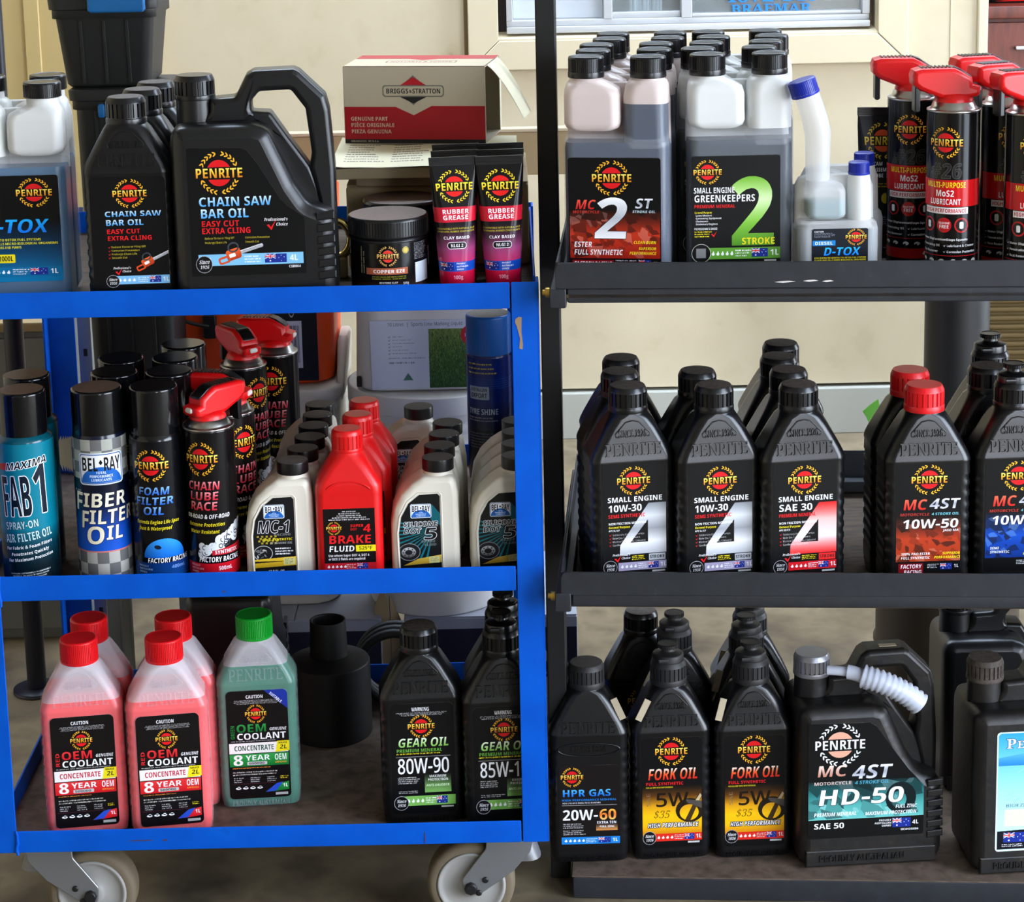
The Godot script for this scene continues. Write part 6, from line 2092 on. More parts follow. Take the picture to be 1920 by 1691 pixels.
func print_lubricant() -> Sheet:
	var s := sheet(480, 960, Color(0.055, 0.045, 0.045))
	emblem(s, 208, 162, 210)
	words(s, "#26", 208, 280, 190, 84, Color(0.16, 0.15, 0.15), 0, 0.1, Color(0.36, 0.35, 0.35), 2, 0, true)
	rect(s, 0, 374, 480, 152, Color(0.78, 0.08, 0.1))
	words(s, "MULTI-PURPOSE", 208, 386, 250, 32, YELLOW, 0, 0, null, 2, 0, true)
	words(s, "MoS2", 208, 432, 112, 36, WHITE, 0, 0, null, 2, 0, true)
	words(s, "LUBRICANT", 208, 482, 190, 32, WHITE, 0, 0, null, 2, 0, true)
	rect(s, 70, 530, 280, 38, Color(0.92, 0.88, 0.88))
	words(s, "HIGH PERFORMANCE", 208, 538, 262, 22, Color(0.72, 0.08, 0.1), 0, 0, null, 2, 0, true)
	for i in 3:
		disc(s, 106 + i * 102, 632, 43, Color(0.72, 0.1, 0.12))
		if i != 1:
			disc(s, 106 + i * 102, 632, 34, Color(0.08, 0.06, 0.06))
			rounded(s, 94 + i * 102, 612, 24, 40, 8, WHITE)
	words(s, "SILICONE", 208, 614, 66, 11, WHITE, 0, 0, null, 2, 0, true)
	words(s, "FREE", 208, 630, 58, 20, WHITE, 0, 0, null, 2, 0, true)
	for i in 3:
		tick(s, 30, 706 + i * 35, 16, WHITE)
		words(s, ["Water Displacement", "Penetrating Oil", "Rust Remover"][i], 50, 708 + i * 35, 0, 13, WHITE)
		tick(s, 206, 706 + i * 35, 16, WHITE)
		words(s, ["Stops Squeaks", "Lubricant & Cleaner", "Corrosion Protection"][i], 226, 708 + i * 35, 0, 13, WHITE)
	rect(s, 0, 806, 480, 4, Color(0.72, 0.1, 0.12))
	for i in 6:
		disc(s, 60 + i * 68, 838, 18, Color(0.85, 0.85, 0.85), 11)
		disc(s, 54 + i * 68, 846, 7, Color(0.1, 0.1, 0.1))
	rect(s, 0, 868, 480, 60, Color(0.7, 0.08, 0.1))
	words(s, "400mL", 300, 886, 0, 22, WHITE)
	return s

func print_spray_on_oil() -> Sheet:
	var s := sheet(480, 790, Color(0.03, 0.47, 0.56))
	rect(s, 0, 470, 480, 320, [Color(0.03, 0.47, 0.56), Color(0.02, 0.2, 0.26), Color(0.03, 0.1, 0.13), Color(0.03, 0.09, 0.12)])
	fill(s, [oval(110, 128, 42, 20, -0.15)], Color(0.75, 0.1, 0.12))
	words(s, "MAXIMA", 118, 108, 236, 40, Color(0.06, 0.07, 0.1), 0, 0.3, WHITE, 4, -0.14)
	words(s, "FAB", 80, 185, 175, 222, Color(0.05, 0.1, 0.16), 0, 0.0, WHITE, 5, -0.06)
	words(s, "1", 262, 120, 104, 275, Color(0.05, 0.1, 0.16), 0, 0.0, WHITE, 5, -0.03)
	words(s, "SPRAY-ON", 100, 440, 190, 42, Color(0.75, 0.88, 0.9), 0, 0.0, Color(0.1, 0.12, 0.15), 2, -0.1)
	words(s, "AIR FILTER OIL", 92, 510, 275, 46, Color(0.72, 0.86, 0.88), 0, 0.0, Color(0.1, 0.12, 0.15), 2, -0.12)
	words(s, "For Fabric & Foam Filters", 95, 580, 270, 17, WHITE, 0, 0.15, null, 2, -0.12)
	words(s, "Penetrates Quickly", 125, 612, 215, 17, WHITE, 0, 0.15, null, 2, -0.12)
	words(s, "For Maximum Protection", 105, 648, 262, 17, WHITE, 0, 0.15, null, 2, -0.12)
	for i in 5:
		words(s, ["DANGER! EXTREMELY FLAMMABLE", "HARMFUL OR FATAL IF SWALLOWED", "CONTENTS UNDER PRESSURE", "EYE AND SKIN IRRITANT", "READ BACK LABEL"][i], 230, 725 + i * 13, 230 - i * 26, 8, WHITE, 0, 0, null, 2, -0.08, true)
	return s

func badge(s: Sheet, x: float, y: float, w: float, h: float):
	rounded(s, x, y, w, h, w * 0.08, Color(0.85, 0.88, 0.9))
	rounded(s, x + w * 0.03, y + h * 0.04, w * 0.94, h * 0.92, w * 0.07, Color(0.1, 0.3, 0.6))
	rounded(s, x + w * 0.045, y + h * 0.065, w * 0.91, h * 0.87, w * 0.06, Color(0.93, 0.94, 0.95))
	var dome := PackedVector2Array()
	for i in 15:
		dome.append(Vector2(x + w * 0.5 - cos(PI * i / 14) * w * 0.45, y + h * 0.93 - sin(PI * i / 14) * h * 0.5))
	fill(s, [dome], Color(0.1, 0.38, 0.72))
	words(s, "BEL", x + w * 0.07, y + h * 0.14, w * 0.37, h * 0.42, Color(0.08, 0.08, 0.1))
	words(s, "RAY", x + w * 0.55, y + h * 0.14, w * 0.38, h * 0.42, Color(0.08, 0.08, 0.1))
	poly(s, [x + w * 0.5, y + h * 0.2, x + w * 0.54, y + h * 0.3, x + w * 0.5, y + h * 0.38, x + w * 0.46, y + h * 0.3], Color(0.08, 0.08, 0.1))
	for i in 3:
		words(s, ["TOTAL", "PERFORMANCE", "LUBRICANTS"][i], x + w * 0.5, y + h * (0.57 + i * 0.115), w * [0.22, 0.5, 0.44][i], h * 0.08, Color(0.9, 0.93, 0.97), 0, 0, null, 2, 0, true)

func checks(s: Sheet, y0: int, y1: int, size: int, light: Color, dark: Color):
	rect(s, 0, y0, s.w, y1 - y0, dark)
	for j in range(0, (y1 - y0) / size + 1):
		for i in range(0, s.w / size + 1):
			if (i + j) % 2 == 0:
				s.im.fill_rect(Rect2i(i * size, y0 + j * size, size, mini(size, y1 - y0 - j * size)), light)

func print_fiber_oil() -> Sheet:
	var s := sheet(480, 830, Color(0.04, 0.05, 0.09))
	checks(s, 0, 228, 64, Color(0.66, 0.66, 0.62), Color(0.42, 0.42, 0.42))
	rect(s, 0, 228, 480, 420, [Color(0.03, 0.05, 0.1), Color(0.04, 0.08, 0.2), Color(0.06, 0.25, 0.62), Color(0.08, 0.33, 0.75)])
	badge(s, 112, 76, 270, 184)
	words(s, "BEL-RAY", 55, 292, 60, 12, Color(0.7, 0.7, 0.7))
	var cream := Color(0.93, 0.9, 0.8)
	words(s, "F", 52, 305, 70, 108, cream, 0, 0.1, Color(0.05, 0.06, 0.1), 3)
	words(s, "IBER", 122, 308, 268, 80, cream, 0, 0.1, Color(0.05, 0.06, 0.1), 3)
	words(s, "F", 96, 412, 62, 100, cream, 0, 0.1, Color(0.05, 0.06, 0.1), 3)
	words(s, "ILTER", 158, 405, 300, 80, cream, 0, 0.1, Color(0.05, 0.06, 0.1), 3)
	words(s, "O", 128, 500, 120, 102, cream, 0, 0.1, Color(0.05, 0.1, 0.2), 3)
	words(s, "IL", 252, 500, 106, 80, cream, 0, 0.1, Color(0.05, 0.1, 0.2), 3)
	rect(s, 0, 644, 480, 8, Color(0.8, 0.45, 0.42))
	checks(s, 652, 830, 66, Color(0.68, 0.67, 0.64), Color(0.4, 0.4, 0.4))
	return s

func print_foam_oil() -> Sheet:
	var s := sheet(480, 815, Color(0.04, 0.045, 0.06))
	var blue := [Color(0.55, 0.75, 0.98), Color(0.15, 0.4, 0.85)]
	emblem(s, 206, 136, 216)
	words(s, "FOAM", 215, 262, 190, 44, blue, 0, 0.12, null, 2, 0, true)
	words(s, "FILTER", 212, 320, 236, 44, blue, 0, 0.12, null, 2, 0, true)
	words(s, "OIL", 208, 376, 126, 46, blue, 0, 0.12, null, 2, 0, true)
	words(s, "Extends Engine Life Span", 98, 455, 262, 20, YELLOW, 0, 0.2)
	words(s, "Dust & Waterproof", 112, 492, 200, 20, YELLOW, 0, 0.2)
	var dome := PackedVector2Array()
	for i in 21:
		dome.append(Vector2(265 - cos(PI * i / 20) * 125, 675 - sin(PI * i / 20) * 112))
	fill(s, [dome], [Color(0.2, 0.6, 0.92), Color(0.08, 0.4, 0.8)])
	fill(s, [oval(225, 612, 20, 12, 0.2)], Color(0.05, 0.1, 0.2))
	rect(s, 0, 705, 480, 90, [Color(0.05, 0.2, 0.45), Color(0.07, 0.3, 0.6)])
	words(s, "FACTORY RACING", 160, 676, 262, 28, WHITE, 0, 0.1)
	for i in 3:
		words(s, ["PROUDLY", "AUSTRALIAN", "OWNED"][i], 96, 720 + i * 18, 0, 11, Color(0.7, 0.8, 0.95))
	words(s, "400mL", 300, 724, 92, 20, Color(0.5, 0.65, 0.9))
	return s

func print_chain_lube() -> Sheet:
	var s := sheet(480, 815, Color(0.05, 0.04, 0.045))
	var pink := [Color(0.98, 0.6, 0.62), Color(0.8, 0.12, 0.2)]
	emblem(s, 188, 140, 218)
	words(s, "CHAIN", 196, 265, 210, 46, pink, 0, 0.1, null, 2, 0, true)
	words(s, "LUBE", 194, 322, 190, 46, pink, 0, 0.1, null, 2, 0, true)
	words(s, "RACE", 190, 378, 180, 46, pink, 0, 0.1, null, 2, 0, true)
	words(s, "ON-ROAD & OFF-ROAD", 66, 448, 290, 23, WHITE, 0, 0.15)
	words(s, "Extreme Protection", 82, 495, 238, 20, YELLOW, 0, 0.2)
	words(s, "Water Resistant", 92, 534, 192, 20, YELLOW, 0, 0.2)
	for i in 26:
		var t := i / 25.0
		disc(s, 170 + t * 270 + rng.randf_range(-14, 14), 655 - t * 120 + rng.randf_range(-26, 26), rng.randf_range(14, 34), Color(0.85, 0.86, 0.88))
		ring(s, 170 + t * 270 + rng.randf_range(-14, 14), 660 - t * 120 + rng.randf_range(-22, 22), rng.randf_range(12, 24), 5, Color(0.25, 0.25, 0.28))
	poly(s, [235, 650, 450, 625, 450, 676, 235, 676], Color(0.75, 0.1, 0.15))
	words(s, "SYNTHETIC", 250, 650, 160, 20, WHITE, 0, 0.1)
	words(s, "FACTORY RACING", 150, 686, 270, 28, WHITE, 0, 0.1)
	rect(s, 0, 722, 480, 72, Color(0.78, 0.08, 0.14))
	for i in 3:
		words(s, ["PROUDLY", "AUSTRALIAN", "OWNED"][i], 86, 730 + i * 18, 0, 11, Color(0.98, 0.8, 0.8))
	words(s, "500mL", 270, 740, 88, 22, WHITE)
	return s

func print_motor_oil() -> Sheet:
	var s := sheet(245, 455, Color(0.07, 0.07, 0.08))
	badge(s, 65, 42, 122, 82)
	words(s, "MC-1", 20, 136, 196, 70, Color(0.07, 0.07, 0.08), 0, 0.15, WHITE, 3)
	words(s, "RACING", 118, 212, 100, 13, Color(0.5, 0.5, 0.5), 0, 0.2)
	for i in 9:
		for j in 4:
			if (i + j) % 2 == 0:
				rect(s, 20 + i * 13 + j * 4, 222 + j * 13, 12, 11, Color(0.68, 0.6, 0.15))
	words(s, "FULL SYNTHETIC", 50, 240, 178, 13, YELLOW, 0, 0.2)
	words(s, "2T ENGINE OIL", 95, 262, 132, 12, Color(0.6, 0.6, 0.6), 0, 0.2)
	disc(s, 54, 326, 56, Color(0.75, 0.75, 0.75), 46)
	disc(s, 54, 326, 52, Color(0.08, 0.08, 0.09), 42)
	for i in 14:
		fill(s, [oval(54 + rng.randf_range(-34, 34), 328 + rng.randf_range(-26, 26), rng.randf_range(4, 16), rng.randf_range(2, 6), rng.randf() * 3, 8)], Color(0.6, 0.6, 0.6) * rng.randf_range(0.5, 1.3))
	small_print(s, 125, 296, 112, 48, 3, WHITE)
	poly(s, [0, 362, 245, 350, 245, 402, 0, 412], [Color(0.9, 0.75, 0.2), Color(0.75, 0.6, 0.1)])
	poly(s, [0, 372, 200, 376, 0, 384], Color(0.15, 0.12, 0.05))
	rect(s, 172, 358, 66, 40, Color(0.82, 0.8, 0.55))
	small_print(s, 178, 362, 54, 32, 4, Color(0.4, 0.4, 0.2))
	words(s, "12.8 FL. OZ", 80, 426, 94, 11, WHITE)
	return s

func print_silicone() -> Sheet:
	var s := sheet(250, 460, Color(0.06, 0.065, 0.07))
	for i in 12:
		var a := PI * (0.55 + i * 0.05)
		poly(s, [205, 215, 205 + cos(a) * 260, 215 + sin(a) * 190, 205 + cos(a + 0.06) * 260, 215 + sin(a + 0.06) * 190], Color(0.05, 0.42, 0.46))
	poly(s, [200, 60, 250, 120, 250, 190, 190, 150], Color(0.05, 0.36, 0.4))
	badge(s, 70, 56, 126, 84)
	words(s, "SILICONE", 24, 162, 206, 28, Color(0.08, 0.08, 0.09), 0, 0.15, WHITE, 2.5)
	words(s, "DOT", 24, 200, 106, 30, Color(0.08, 0.08, 0.09), 0, 0.15, WHITE, 2.5)
	words(s, "5", 142, 200, 84, 70, Color(0.08, 0.08, 0.09), 0, 0.15, WHITE, 3)
	words(s, "BRAKE", 128, 274, 88, 13, Color(0.45, 0.5, 0.5), 0, 0.15)
	words(s, "FLUID", 148, 294, 74, 13, Color(0.45, 0.5, 0.5), 0, 0.15)
	disc(s, 58, 340, 66, Color(0.55, 0.55, 0.55), 52)
	disc(s, 58, 340, 62, Color(0.09, 0.09, 0.1), 48)
	fill(s, [oval(54, 342, 44, 30), oval(54, 342, 22, 15)], [Color(0.75, 0.75, 0.75), Color(0.3, 0.3, 0.3)])
	for i in 8:
		disc(s, 54 + cos(i * 0.78) * 33, 342 + sin(i * 0.78) * 22, 4, Color(0.1, 0.1, 0.1))
	poly(s, [110, 382, 250, 362, 250, 408, 20, 420], [Color(0.85, 0.72, 0.3), Color(0.7, 0.55, 0.15)])
	rect(s, 176, 372, 62, 38, Color(0.82, 0.8, 0.55))
	small_print(s, 182, 376, 50, 30, 4, Color(0.4, 0.4, 0.2))
	words(s, "355 ML", 98, 438, 60, 11, WHITE)
	return s

func print_brake_fluid() -> Sheet:
	var s := sheet(300, 390, Color(0.06, 0.04, 0.045))
	for i in 5:
		small_print(s, 150 - 48 - i * 20, 14 + i * 12, 96 + i * 40, 12, 1, Color(0.85, 0.85, 0.85), true)
	emblem(s, 60, 115, 92)
	words(s, "SUPER", 154, 94, 78, 16, RED, 0, 0.1)
	words(s, "DOT", 154, 116, 40, 14, RED, 0, 0.1)
	words(s, "4", 228, 94, 46, 48, RED, 0, 0.1)
	words(s, "BRAKE", 23, 158, 254, 48, RED, 0, 0.05)
	words(s, "FLUID", 25, 220, 152, 34, WHITE, 0, 0.08)
	rect(s, 184, 218, 116, 38, YELLOW)
	words(s, "525°F", 202, 226, 78, 20, Color(0.3, 0.3, 0.1))
	words(s, "Use where Super DOT 4, DOT 4", 23, 270, 238, 14, WHITE)
	words(s, "or DOT 3 fluids are required", 23, 291, 214, 14, WHITE)
	foot(s, 0, 322, 300, 42, Color(0.75, 0.1, 0.15), " ")
	return s

func print_coolant(main, dark: Color, side_word: String) -> Sheet:
	var s := sheet(325, 580, Color(0.06, 0.045, 0.05))
	if side_word == "GREEN":
		poly(s, [200, 0, 325, 0, 325, 105], Color(0.12, 0.2, 0.6))
		words(s, "SUITABLE", 238, 10, 80, 15, WHITE, 0, 0, null, 2, 0.72)
	words(s, "CAUTION", 105, 24, 92, 18, WHITE)
	small_print(s, 40, 50, 245, 24, 4, Color(0.7, 0.7, 0.7), true)
	emblem(s, 154, 125, 118)
	words(s, side_word, 18, 258, 74, 20, main, 0, 0.0, null, 2, -PI / 2)
	words(s, "OEM", 46, 180, 166, 42, main)
	words(s, "GENUINE", 222, 202, 90, 16, WHITE, 0, 0.15)
	words(s, "COOLANT", 48, 228, 262, 34, WHITE)
	small_print(s, 18, 268, 290, 8, 1, Color(0.75, 0.75, 0.75))
	rect(s, 6, 280, 313, 56, Color(0.93, 0.91, 0.9))
	words(s, "CONCENTRATE", 32, 294, 212, 27, dark)
	poly(s, [262, 276, 325, 276, 325, 330, 250, 336], YELLOW)
	words(s, "MAKES", 268, 282, 46, 10, Color(0.15, 0.15, 0.1))
	words(s, "2L", 272, 298, 40, 22, Color(0.15, 0.15, 0.1), 0, 0.15)
	rect(s, 6, 340, 313, 66, main)
	words(s, "8", 22, 344, 58, 56, Color(0.95, 0.92, 0.92))
	words(s, "YEAR", 90, 347, 130, 28, WHITE)
	rounded(s, 98, 382, 106, 18, 5, Color(0.75, 0.75, 0.75))
	words(s, "500000", 106, 386, 84, 11, Color(0.2, 0.2, 0.2))
	words(s, "OEM", 244, 346, 66, 32, WHITE)
	words(s, "APPROVED", 246, 386, 62, 9, Color(0.95, 0.6, 0.2))
	small_print(s, 20, 412, 228, 10, 1, Color(0.8, 0.5, 0.2))
	small_print(s, 20, 434, 285, 26, 2, Color(0.75, 0.75, 0.72))
	for i in 3:
		small_print(s, 24 + i * 88, 466, 52, 32, 3, Color(0.7, 0.7, 0.7))
	small_print(s, 270, 466, 44, 18, 2, YELLOW)
	rect(s, 10, 500, 305, 1, Color(0.5, 0.2, 0.25))
	for i in 4:
		fill(s, [oval(46 + i * 38, 524, 15, 6, 0.0, 10), oval(48 + i * 38, 519, 8, 5, 0.0, 10)], WHITE)
	poly(s, [190, 548, 250, 510, 315, 496, 315, 540, 240, 548], main)
	poly(s, [190, 550, 248, 506, 285, 498, 245, 546], Color(0.15, 0.3, 0.75))
	words(s, "1L", 282, 508, 0, 18, WHITE)
	rect(s, 242, 554, 66, 14, Color(0.7, 0.7, 0.7))
	return s

func print_gear_oil(grade: String) -> Sheet:
	var s := sheet(325, 580, BLACK)
	words(s, "WARNING", 111, 20, 90, 20, WHITE)
	small_print(s, 26, 46, 270, 20, 3, Color(0.75, 0.75, 0.75), true)
	emblem(s, 158, 120, 142)
	words(s, "GEAR OIL", 34, 182, 262, 46, [Color(0.95, 0.99, 0.9), Color(0.5, 0.75, 0.3)], 0, 0.15)
	words(s, "PREMIUM MINERAL", 28, 238, 234, 17, Color(0.42, 0.68, 0.25))
	small_print(s, 28, 260, 270, 12, 1, YELLOW)
	rect(s, 24, 279, 280, 2, Color(0.75, 0.75, 0.75))
	words(s, grade, 30, 290, 268 if grade.length() < 7 else 296, 78, WHITE, 1, 0, WHITE, 1.2)
	small_print(s, 32, 386, 112, 40, 4, Color(0.75, 0.75, 0.75))
	rect(s, 168, 376, 136, 96, [Color(0.1, 0.12, 0.1), Color(0.35, 0.5, 0.28), Color(0.5, 0.72, 0.38)])
	words(s, "MAXIMUM", 192, 380, 88, 13, WHITE)
	words(s, "PROTECTION", 184, 398, 106, 13, WHITE)
	words(s, "ANTI-SHUDDER", 176, 428, 120, 12, Color(0.85, 0.95, 0.8))
	small_print(s, 34, 460, 124, 18, 2, Color(0.75, 0.75, 0.75))
	foot(s, 62, 488, 263, 52, Color(0.48, 0.72, 0.34), " ")
	since(s, 46, 524, 38)
	rect(s, 250, 546, 64, 8, Color(0.7, 0.7, 0.7))
	return s

func print_four_stroke(cols: Array, left: Array, right: Array, racing: bool) -> Sheet:
	var s := sheet(345, 630, BLACK)
	scene_print(s, 4, 300, 341, 252, cols, 60, Color(0.05, 0.03, 0.03))
	emblem(s, 176, 95, 196)
	words(s, "MC", 34, 204, 128, 58, [Color(0.98, 0.42, 0.3), Color(0.78, 0.12, 0.1)], 0, 0.15)
	words(s, "4ST", 176, 202, 158, 56, SILVER, 0, 0.2)
	words(s, "MOTORCYCLE", 22, 280, 156, 15, Color(0.7, 0.2, 0.16), 0, 0.15)
	words(s, "4 STROKE OIL", 190, 280, 146, 14, Color(0.45, 0.75, 0.8), 0, 0.15)
	words(s, "10W-50", 32, 316, 300, 50, WHITE, 0, 0.12, Color(0.1, 0.05, 0.05), 2)
	words(s, "JASO MA", 252, 374, 82, 12, WHITE, 0, 0.15)
	for i in left.size():
		words(s, left[i], 30, 502 + i * 22 - (12 if left[i].length() < 12 else 0), 0, 14, WHITE, 0, 0.12)
	for i in right.size():
		words(s, right[i], 206 if right[i].length() > 9 else 250, (502 if racing else 430) + i * (22 if racing else 48), 0, 14, YELLOW, 0, 0.12)
	if racing:
		rect(s, 18, 562, 132, 62, Color(0.5, 0.05, 0.08))
		words(s, "FACTORY", 28, 568, 112, 22, WHITE, 0, 0.1)
		words(s, "RACING", 46, 600, 96, 20, WHITE, 0, 0.1)
	small_print(s, 172, 568, 62, 28, 3, WHITE)
	flag(s, 240, 566, 62, 34)
	words(s, "1L", 312, 572, 0, 18, WHITE)
	return s

func print_gas_oil() -> Sheet:
	var s := sheet(330, 455, Color(0.09, 0.07, 0.07))
	var blue := [Color(0.35, 0.75, 0.98), Color(0.05, 0.4, 0.8)]
	emblem(s, 72, 64, 128)
	words(s, "HPR GAS", 15, 134, 270, 38, blue)
	words(s, "HIGH PERFORMANCE MINERAL", 14, 186, 300, 11, Color(0.1, 0.5, 0.85))
	words(s, "FOR LPG AND DUAL FUEL ENGINES", 18, 204, 208, 8, WHITE)
	rect(s, 15, 220, 300, 2, Color(0.75, 0.75, 0.75))
	words(s, "20W-", 16, 246, 196, 58, WHITE)
	words(s, "60", 216, 246, 98, 58, [Color(0.98, 0.75, 0.3), Color(0.9, 0.45, 0.15), Color(0.98, 0.8, 0.45)])
	small_print(s, 20, 322, 122, 32, 3, Color(0.75, 0.75, 0.75))
	small_print(s, 20, 360, 124, 30, 3, Color(0.75, 0.75, 0.75))
	words(s, "EXTRA TEN", 204, 312, 108, 14, WHITE)
	rect(s, 200, 330, 118, 34, [Color(0.25, 0.18, 0.14), Color(0.9, 0.6, 0.3)])
	words(s, "FULL ZINC", 218, 336, 84, 11, WHITE)
	foot(s, 10, 398, 320, 40, Color(0.1, 0.5, 0.82))
	return s

func print_fork_oil() -> Sheet:
	var s := sheet(330, 600, BLACK)
	rect(s, 3, 262, 324, 270, [Color(0.06, 0.05, 0.04), Color(0.35, 0.2, 0.05), Color(0.85, 0.6, 0.08), Color(0.97, 0.75, 0.05), Color(0.97, 0.72, 0.05), Color(0.8, 0.5, 0.05)])
	emblem(s, 162, 75, 182)
	words(s, "FORK OIL", 30, 168, 274, 60, [Color(0.99, 0.93, 0.88), Color(0.92, 0.35, 0.15), Color(0.8, 0.12, 0.08)], 0, 0.14)
	words(s, "FULL SYNTHETIC", 22, 242, 206, 16, RED)
	words(s, "FOR ALL OFF ROAD MOTORCYCLES", 22, 266, 148, 8, YELLOW)
	fill(s, [oval(262, 400, 78, 66), oval(258, 412, 52, 44)], Color(0.13, 0.1, 0.06))
	poly(s, [308, 312, 326, 320, 262, 462, 236, 452], Color(0.25, 0.18, 0.1))
	poly(s, [290, 352, 318, 310, 326, 322, 300, 372], Color(0.78, 0.7, 0.55))
	poly(s, [236, 340, 327, 352, 327, 392, 250, 360], Color(0.3, 0.28, 0.26))
	words(s, "5W", 72, 302, 182, 72, Color(0.1, 0.07, 0.04), 1, 0, Color(0.1, 0.07, 0.04), 2)
	words(s, "SAE", 26, 374, 76, 20, Color(0.5, 0.4, 0.3), 1, 0, null, 2, -PI / 2)
	words(s, "$35", 60, 398, 90, 40, Color(0.45, 0.36, 0.04), 3, 0.25)
	words(s, "HIGH PERFORMANCE", 30, 466, 276, 24, WHITE, 0, 0.15, Color(0.06, 0.05, 0.05), 3)
	foot(s, 70, 524, 257, 42, Color(0.85, 0.16, 0.1))
	since(s, 40, 546, 37)
	rect(s, 250, 570, 64, 10, Color(0.75, 0.75, 0.75))
	return s

func print_heavy_duty() -> Sheet:
	var s := sheet(600, 625, Color(0.035, 0.04, 0.045))
	scene_print(s, 0, 315, 600, 205, [Color(0.04, 0.14, 0.15), Color(0.16, 0.45, 0.45), Color(0.32, 0.66, 0.64), Color(0.4, 0.74, 0.72)], 46, Color(0.03, 0.08, 0.09))
	fill(s, [oval(480, 420, 80, 86), oval(470, 430, 40, 46)], Color(0.05, 0.1, 0.11))
	emblem(s, 162, 118, 268, [Color(0.97, 0.97, 0.97), Color(0.85, 0.85, 0.85)], Color(0.9, 0.66, 0.56), Color(0.035, 0.04, 0.045))
	words(s, "MC", 38, 228, 158, 60, [Color(0.97, 0.85, 0.8), Color(0.75, 0.5, 0.42)], 0, 0.15)
	words(s, "4ST", 222, 234, 204, 72, SILVER, 0, 0.2)
	words(s, "MOTORCYCLE", 28, 316, 196, 17, Color(0.85, 0.72, 0.68))
	words(s, "4 STROKE OIL", 240, 318, 180, 18, Color(0.3, 0.62, 0.72), 0, 0.15)
	words(s, "HD-50", 40, 360, 454, 84, WHITE, 0, 0.15, Color(0.08, 0.2, 0.2), 3)
	words(s, "FULL ZINC", 452, 458, 112, 19, WHITE, 0, 0.15)
	words(s, "PREMIUM MINERAL", 28, 484, 222, 20, WHITE, 0, 0.15)
	words(s, "MAXIMUM PROTECTION", 294, 490, 268, 19, WHITE, 0, 0.15)
	rect(s, 0, 520, 600, 3, Color(0.45, 0.75, 0.72))
	words(s, "SAE 50", 28, 542, 160, 30, WHITE)
	for i in 3:
		words(s, ["PROUDLY", "AUSTRALIAN", "OWNED"][i], [368, 345, 382][i], 536 + i * 15, [64, 88, 50][i], 10, WHITE)
	flag(s, 438, 532, 96, 50)
	words(s, "4L", 542, 546, 0, 22, WHITE)
	words(s, "MC4HD50004", 482, 590, 92, 11, WHITE)
	return s

func print_blue_can() -> Sheet:
	var s := sheet(480, 600, Color(0.85, 0.92, 0.95))
	rounded(s, 6, 6, 468, 588, 16, [Color(0.2, 0.62, 0.88), Color(0.45, 0.78, 0.93), Color(0.62, 0.85, 0.93), Color(0.72, 0.9, 0.93), Color(0.75, 0.91, 0.93)])
	poly(s, [8, 128, 120, 108, 260, 124, 472, 104, 472, 168, 8, 168], [Color(0.35, 0.68, 0.85), Color(0.15, 0.5, 0.75)])
	for i in 26:
		fill(s, [oval(rng.randf_range(60, 460), rng.randf_range(180, 350), rng.randf_range(8, 40), rng.randf_range(2, 7), -0.6, 9)], Color(0.6, 0.82, 0.9))
	fill(s, [oval(300, 230, 110, 60), oval(250, 275, 40, 40), oval(380, 275, 40, 40)], [Color(0.2, 0.55, 0.75), Color(0.1, 0.35, 0.5)])
	words(s, "P", 40, 34, 46, 48, WHITE, 2, 0, Color(0.1, 0.25, 0.45), 2.5)
	words(s, "ENRITE", 88, 46, 190, 36, WHITE, 2, 0, Color(0.1, 0.25, 0.45), 2.5)
	words(s, "HIGH ZINC", 44, 362, 114, 15, Color(0.3, 0.42, 0.5), 2)
	rounded(s, 40, 390, 400, 84, 8, Color(0.93, 0.9, 0.75))
	poly(s, [8, 498, 170, 492, 205, 560, 472, 560, 472, 590, 8, 590], Color(0.06, 0.07, 0.1))
	flag(s, 36, 506, 100, 50)
	small_print(s, 30, 564, 110, 18, 2, WHITE)
	return s

func print_shine() -> Sheet:
	var s := sheet(480, 640, Color(0.02, 0.12, 0.42))
	rect(s, 0, 230, 480, 410, [Color(0.02, 0.12, 0.4), Color(0.02, 0.03, 0.08), Color(0.02, 0.02, 0.05)])
	for i in 3:
		small_print(s, 110, 26 + i * 24, 220, 16, 1, Color(0.72, 0.68, 0.3))
	for i in 5:
		rect(s, 0, 110 + i * 12, 480, 3, Color(0.05, 0.25, 0.6))
	rounded(s, 120, 150, 150, 70, 6, Color(0.55, 0.6, 0.68))
	words(s, "AUSTRALIAN", 130, 158, 126, 18, Color(0.05, 0.08, 0.2))
	words(s, "EXPORT", 130, 186, 126, 24, Color(0.05, 0.08, 0.2))
	words(s, "TYRE SHINE", 110, 270, 220, 30, Color(0.65, 0.7, 0.78))
	small_print(s, 110, 315, 230, 30, 2, Color(0.5, 0.5, 0.55))
	small_print(s, 110, 400, 230, 90, 6, Color(0.35, 0.36, 0.4))
	return s

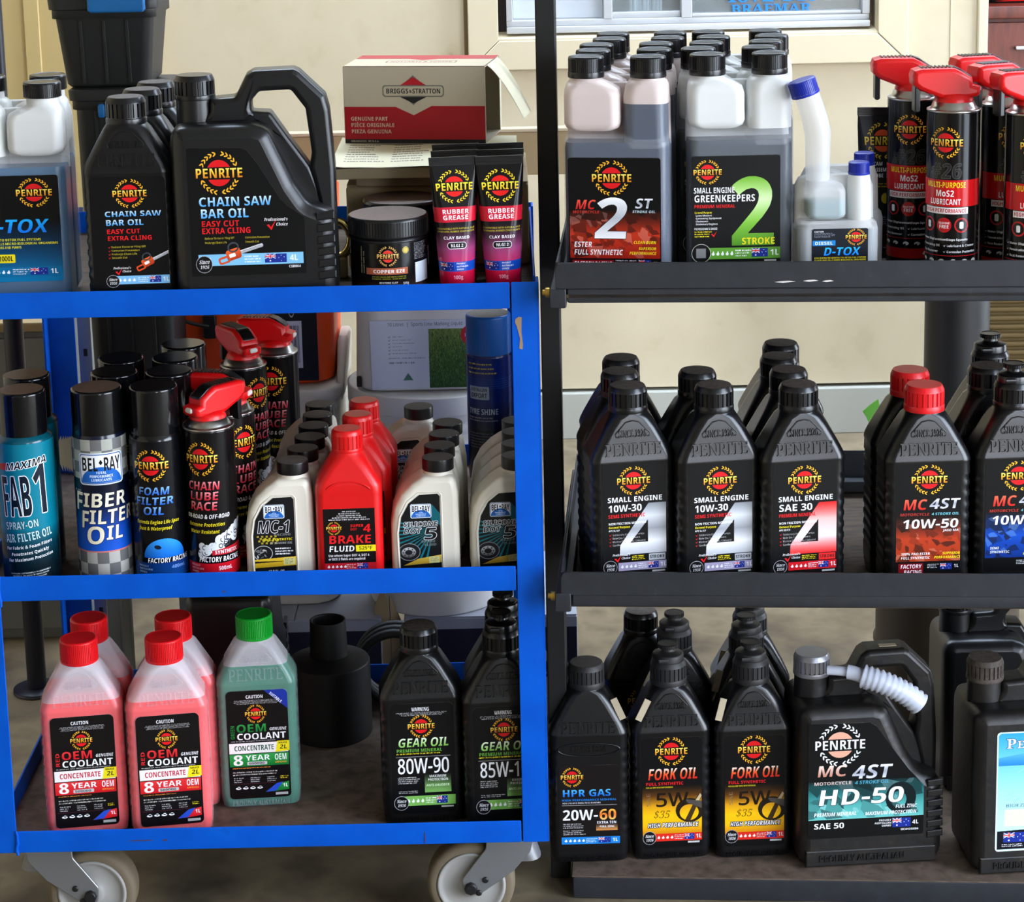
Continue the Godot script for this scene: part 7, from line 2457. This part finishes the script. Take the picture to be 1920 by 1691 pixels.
func print_line_marking() -> Sheet:
	var s := sheet(590, 415, Color(0.72, 0.73, 0.8))
	words(s, "10 Litres  |  Sports Line Marking Liquid", 90, 14, 386, 21, Color(0.3, 0.32, 0.36), 1)
	for i in 6:
		tick(s, 92, 92 + i * 20, 14, Color(0.3, 0.32, 0.36))
		small_print(s, 114, 96 + i * 20, 60 + (i * 37) % 110, 10, 1, Color(0.5, 0.52, 0.58))
	small_print(s, 92, 224, 195, 14, 1, Color(0.5, 0.52, 0.58))
	small_print(s, 94, 250, 150, 20, 1, Color(0.42, 0.44, 0.5))
	poly(s, [190, 318, 216, 362, 164, 362], Color(0.25, 0.4, 0.36))
	rect(s, 300, 55, 290, 355, [Color(0.4, 0.47, 0.24), Color(0.2, 0.33, 0.13), Color(0.12, 0.25, 0.09)])
	for i in 1500:
		var c := Vector2(rng.randf_range(302, 586), rng.randf_range(58, 402))
		var d := Vector2(rng.randf_range(-9, 9), -rng.randf_range(8, 24))
		var col := Color(0.22, 0.36, 0.12).lerp(Color(0.62, 0.66, 0.36), rng.randf() * (1.2 - c.y / 420.0)) if rng.randf() < 0.6 else Color(0.07, 0.15, 0.05)
		poly(s, [c.x, c.y, c.x + 3, c.y, c.x + d.x, maxf(56, c.y + d.y)], col)
	disc(s, 530, 95, 66, Color(0.66, 0.12, 0.16))
	for i in 3:
		words(s, ["New", "Improved", "Formula"][i], 530, 56 + i * 30, [40, 92, 80][i], 18, Color(0.9, 0.8, 0.82), 0, 0, null, 2, 0, true)
	return s

func print_drum() -> Sheet:
	var s := sheet(400, 440, Color(0.05, 0.05, 0.08))
	for i in 3:
		small_print(s, 110, 14 + i * 22, 150, 14, 1, Color(0.5, 0.5, 0.52))
	rounded(s, 80, 118, 190, 70, 10, Color(0.42, 0.41, 0.38))
	words(s, "MADE FROM", 94, 110, 100, 14, Color(0.7, 0.7, 0.7), 0, 0, null, 2, 0.0)
	small_print(s, 92, 138, 165, 40, 3, Color(0.1, 0.1, 0.1))
	ring(s, 172, 222, 30, 5, Color(0.65, 0.65, 0.65))
	poly(s, [172, 205, 192, 238, 152, 238], Color(0.65, 0.65, 0.65))
	poly(s, [172, 216, 182, 233, 162, 233], Color(0.05, 0.05, 0.08))
	rect(s, 70, 262, 190, 140, Color(0.68, 0.68, 0.74))
	var x := 112
	while x < 234:
		var n := rng.randi_range(2, 6)
		s.im.fill_rect(Rect2i(x, 276, n, 110), Color(0.12, 0.12, 0.16))
		x += n + rng.randi_range(2, 6)
	small_print(s, 110, 412, 90, 10, 1, Color(0.5, 0.5, 0.5))
	return s

func print_carton() -> Sheet:
	var s := sheet(640, 320, Color(0.56, 0.57, 0.62))
	rect(s, 0, 30, 640, 150, Color(0.07, 0.08, 0.17))
	for x in [20, 440]:
		words(s, "FL", x, 170, 150, 92, Color(0.58, 0.6, 0.68), 0, 0.0, null, 2, -0.72)
	small_print(s, 190, 200, 380, 60, 7, Color(0.42, 0.43, 0.47))
	small_print(s, 20, 195, 120, 60, 6, Color(0.42, 0.43, 0.47))
	return s

func print_papers() -> Sheet:
	var s := sheet(512, 384, Color(0.86, 0.83, 0.7))
	for i in 26:
		var y := 70 + (i % 9) * 30.0
		var x := 30 + (i / 9) * 130.0
		var q := x
		while q < x + rng.randf_range(60, 120):
			poly(s, [q, y, q + 6, y - 6, q + 9, y + 3, q + 4, y + 5], Color(0.4, 0.36, 0.36))
			q += rng.randf_range(5, 10)
	for c in [[330, 250, 30], [430, 220, 40], [440, 270, 34]]:
		ring(s, c[0], c[1], c[2], 5, Color(0.3, 0.3, 0.55))
		disc(s, c[0], c[1], c[2] * 0.55, Color(0.45, 0.44, 0.62), c[2] * 0.3)
	return s
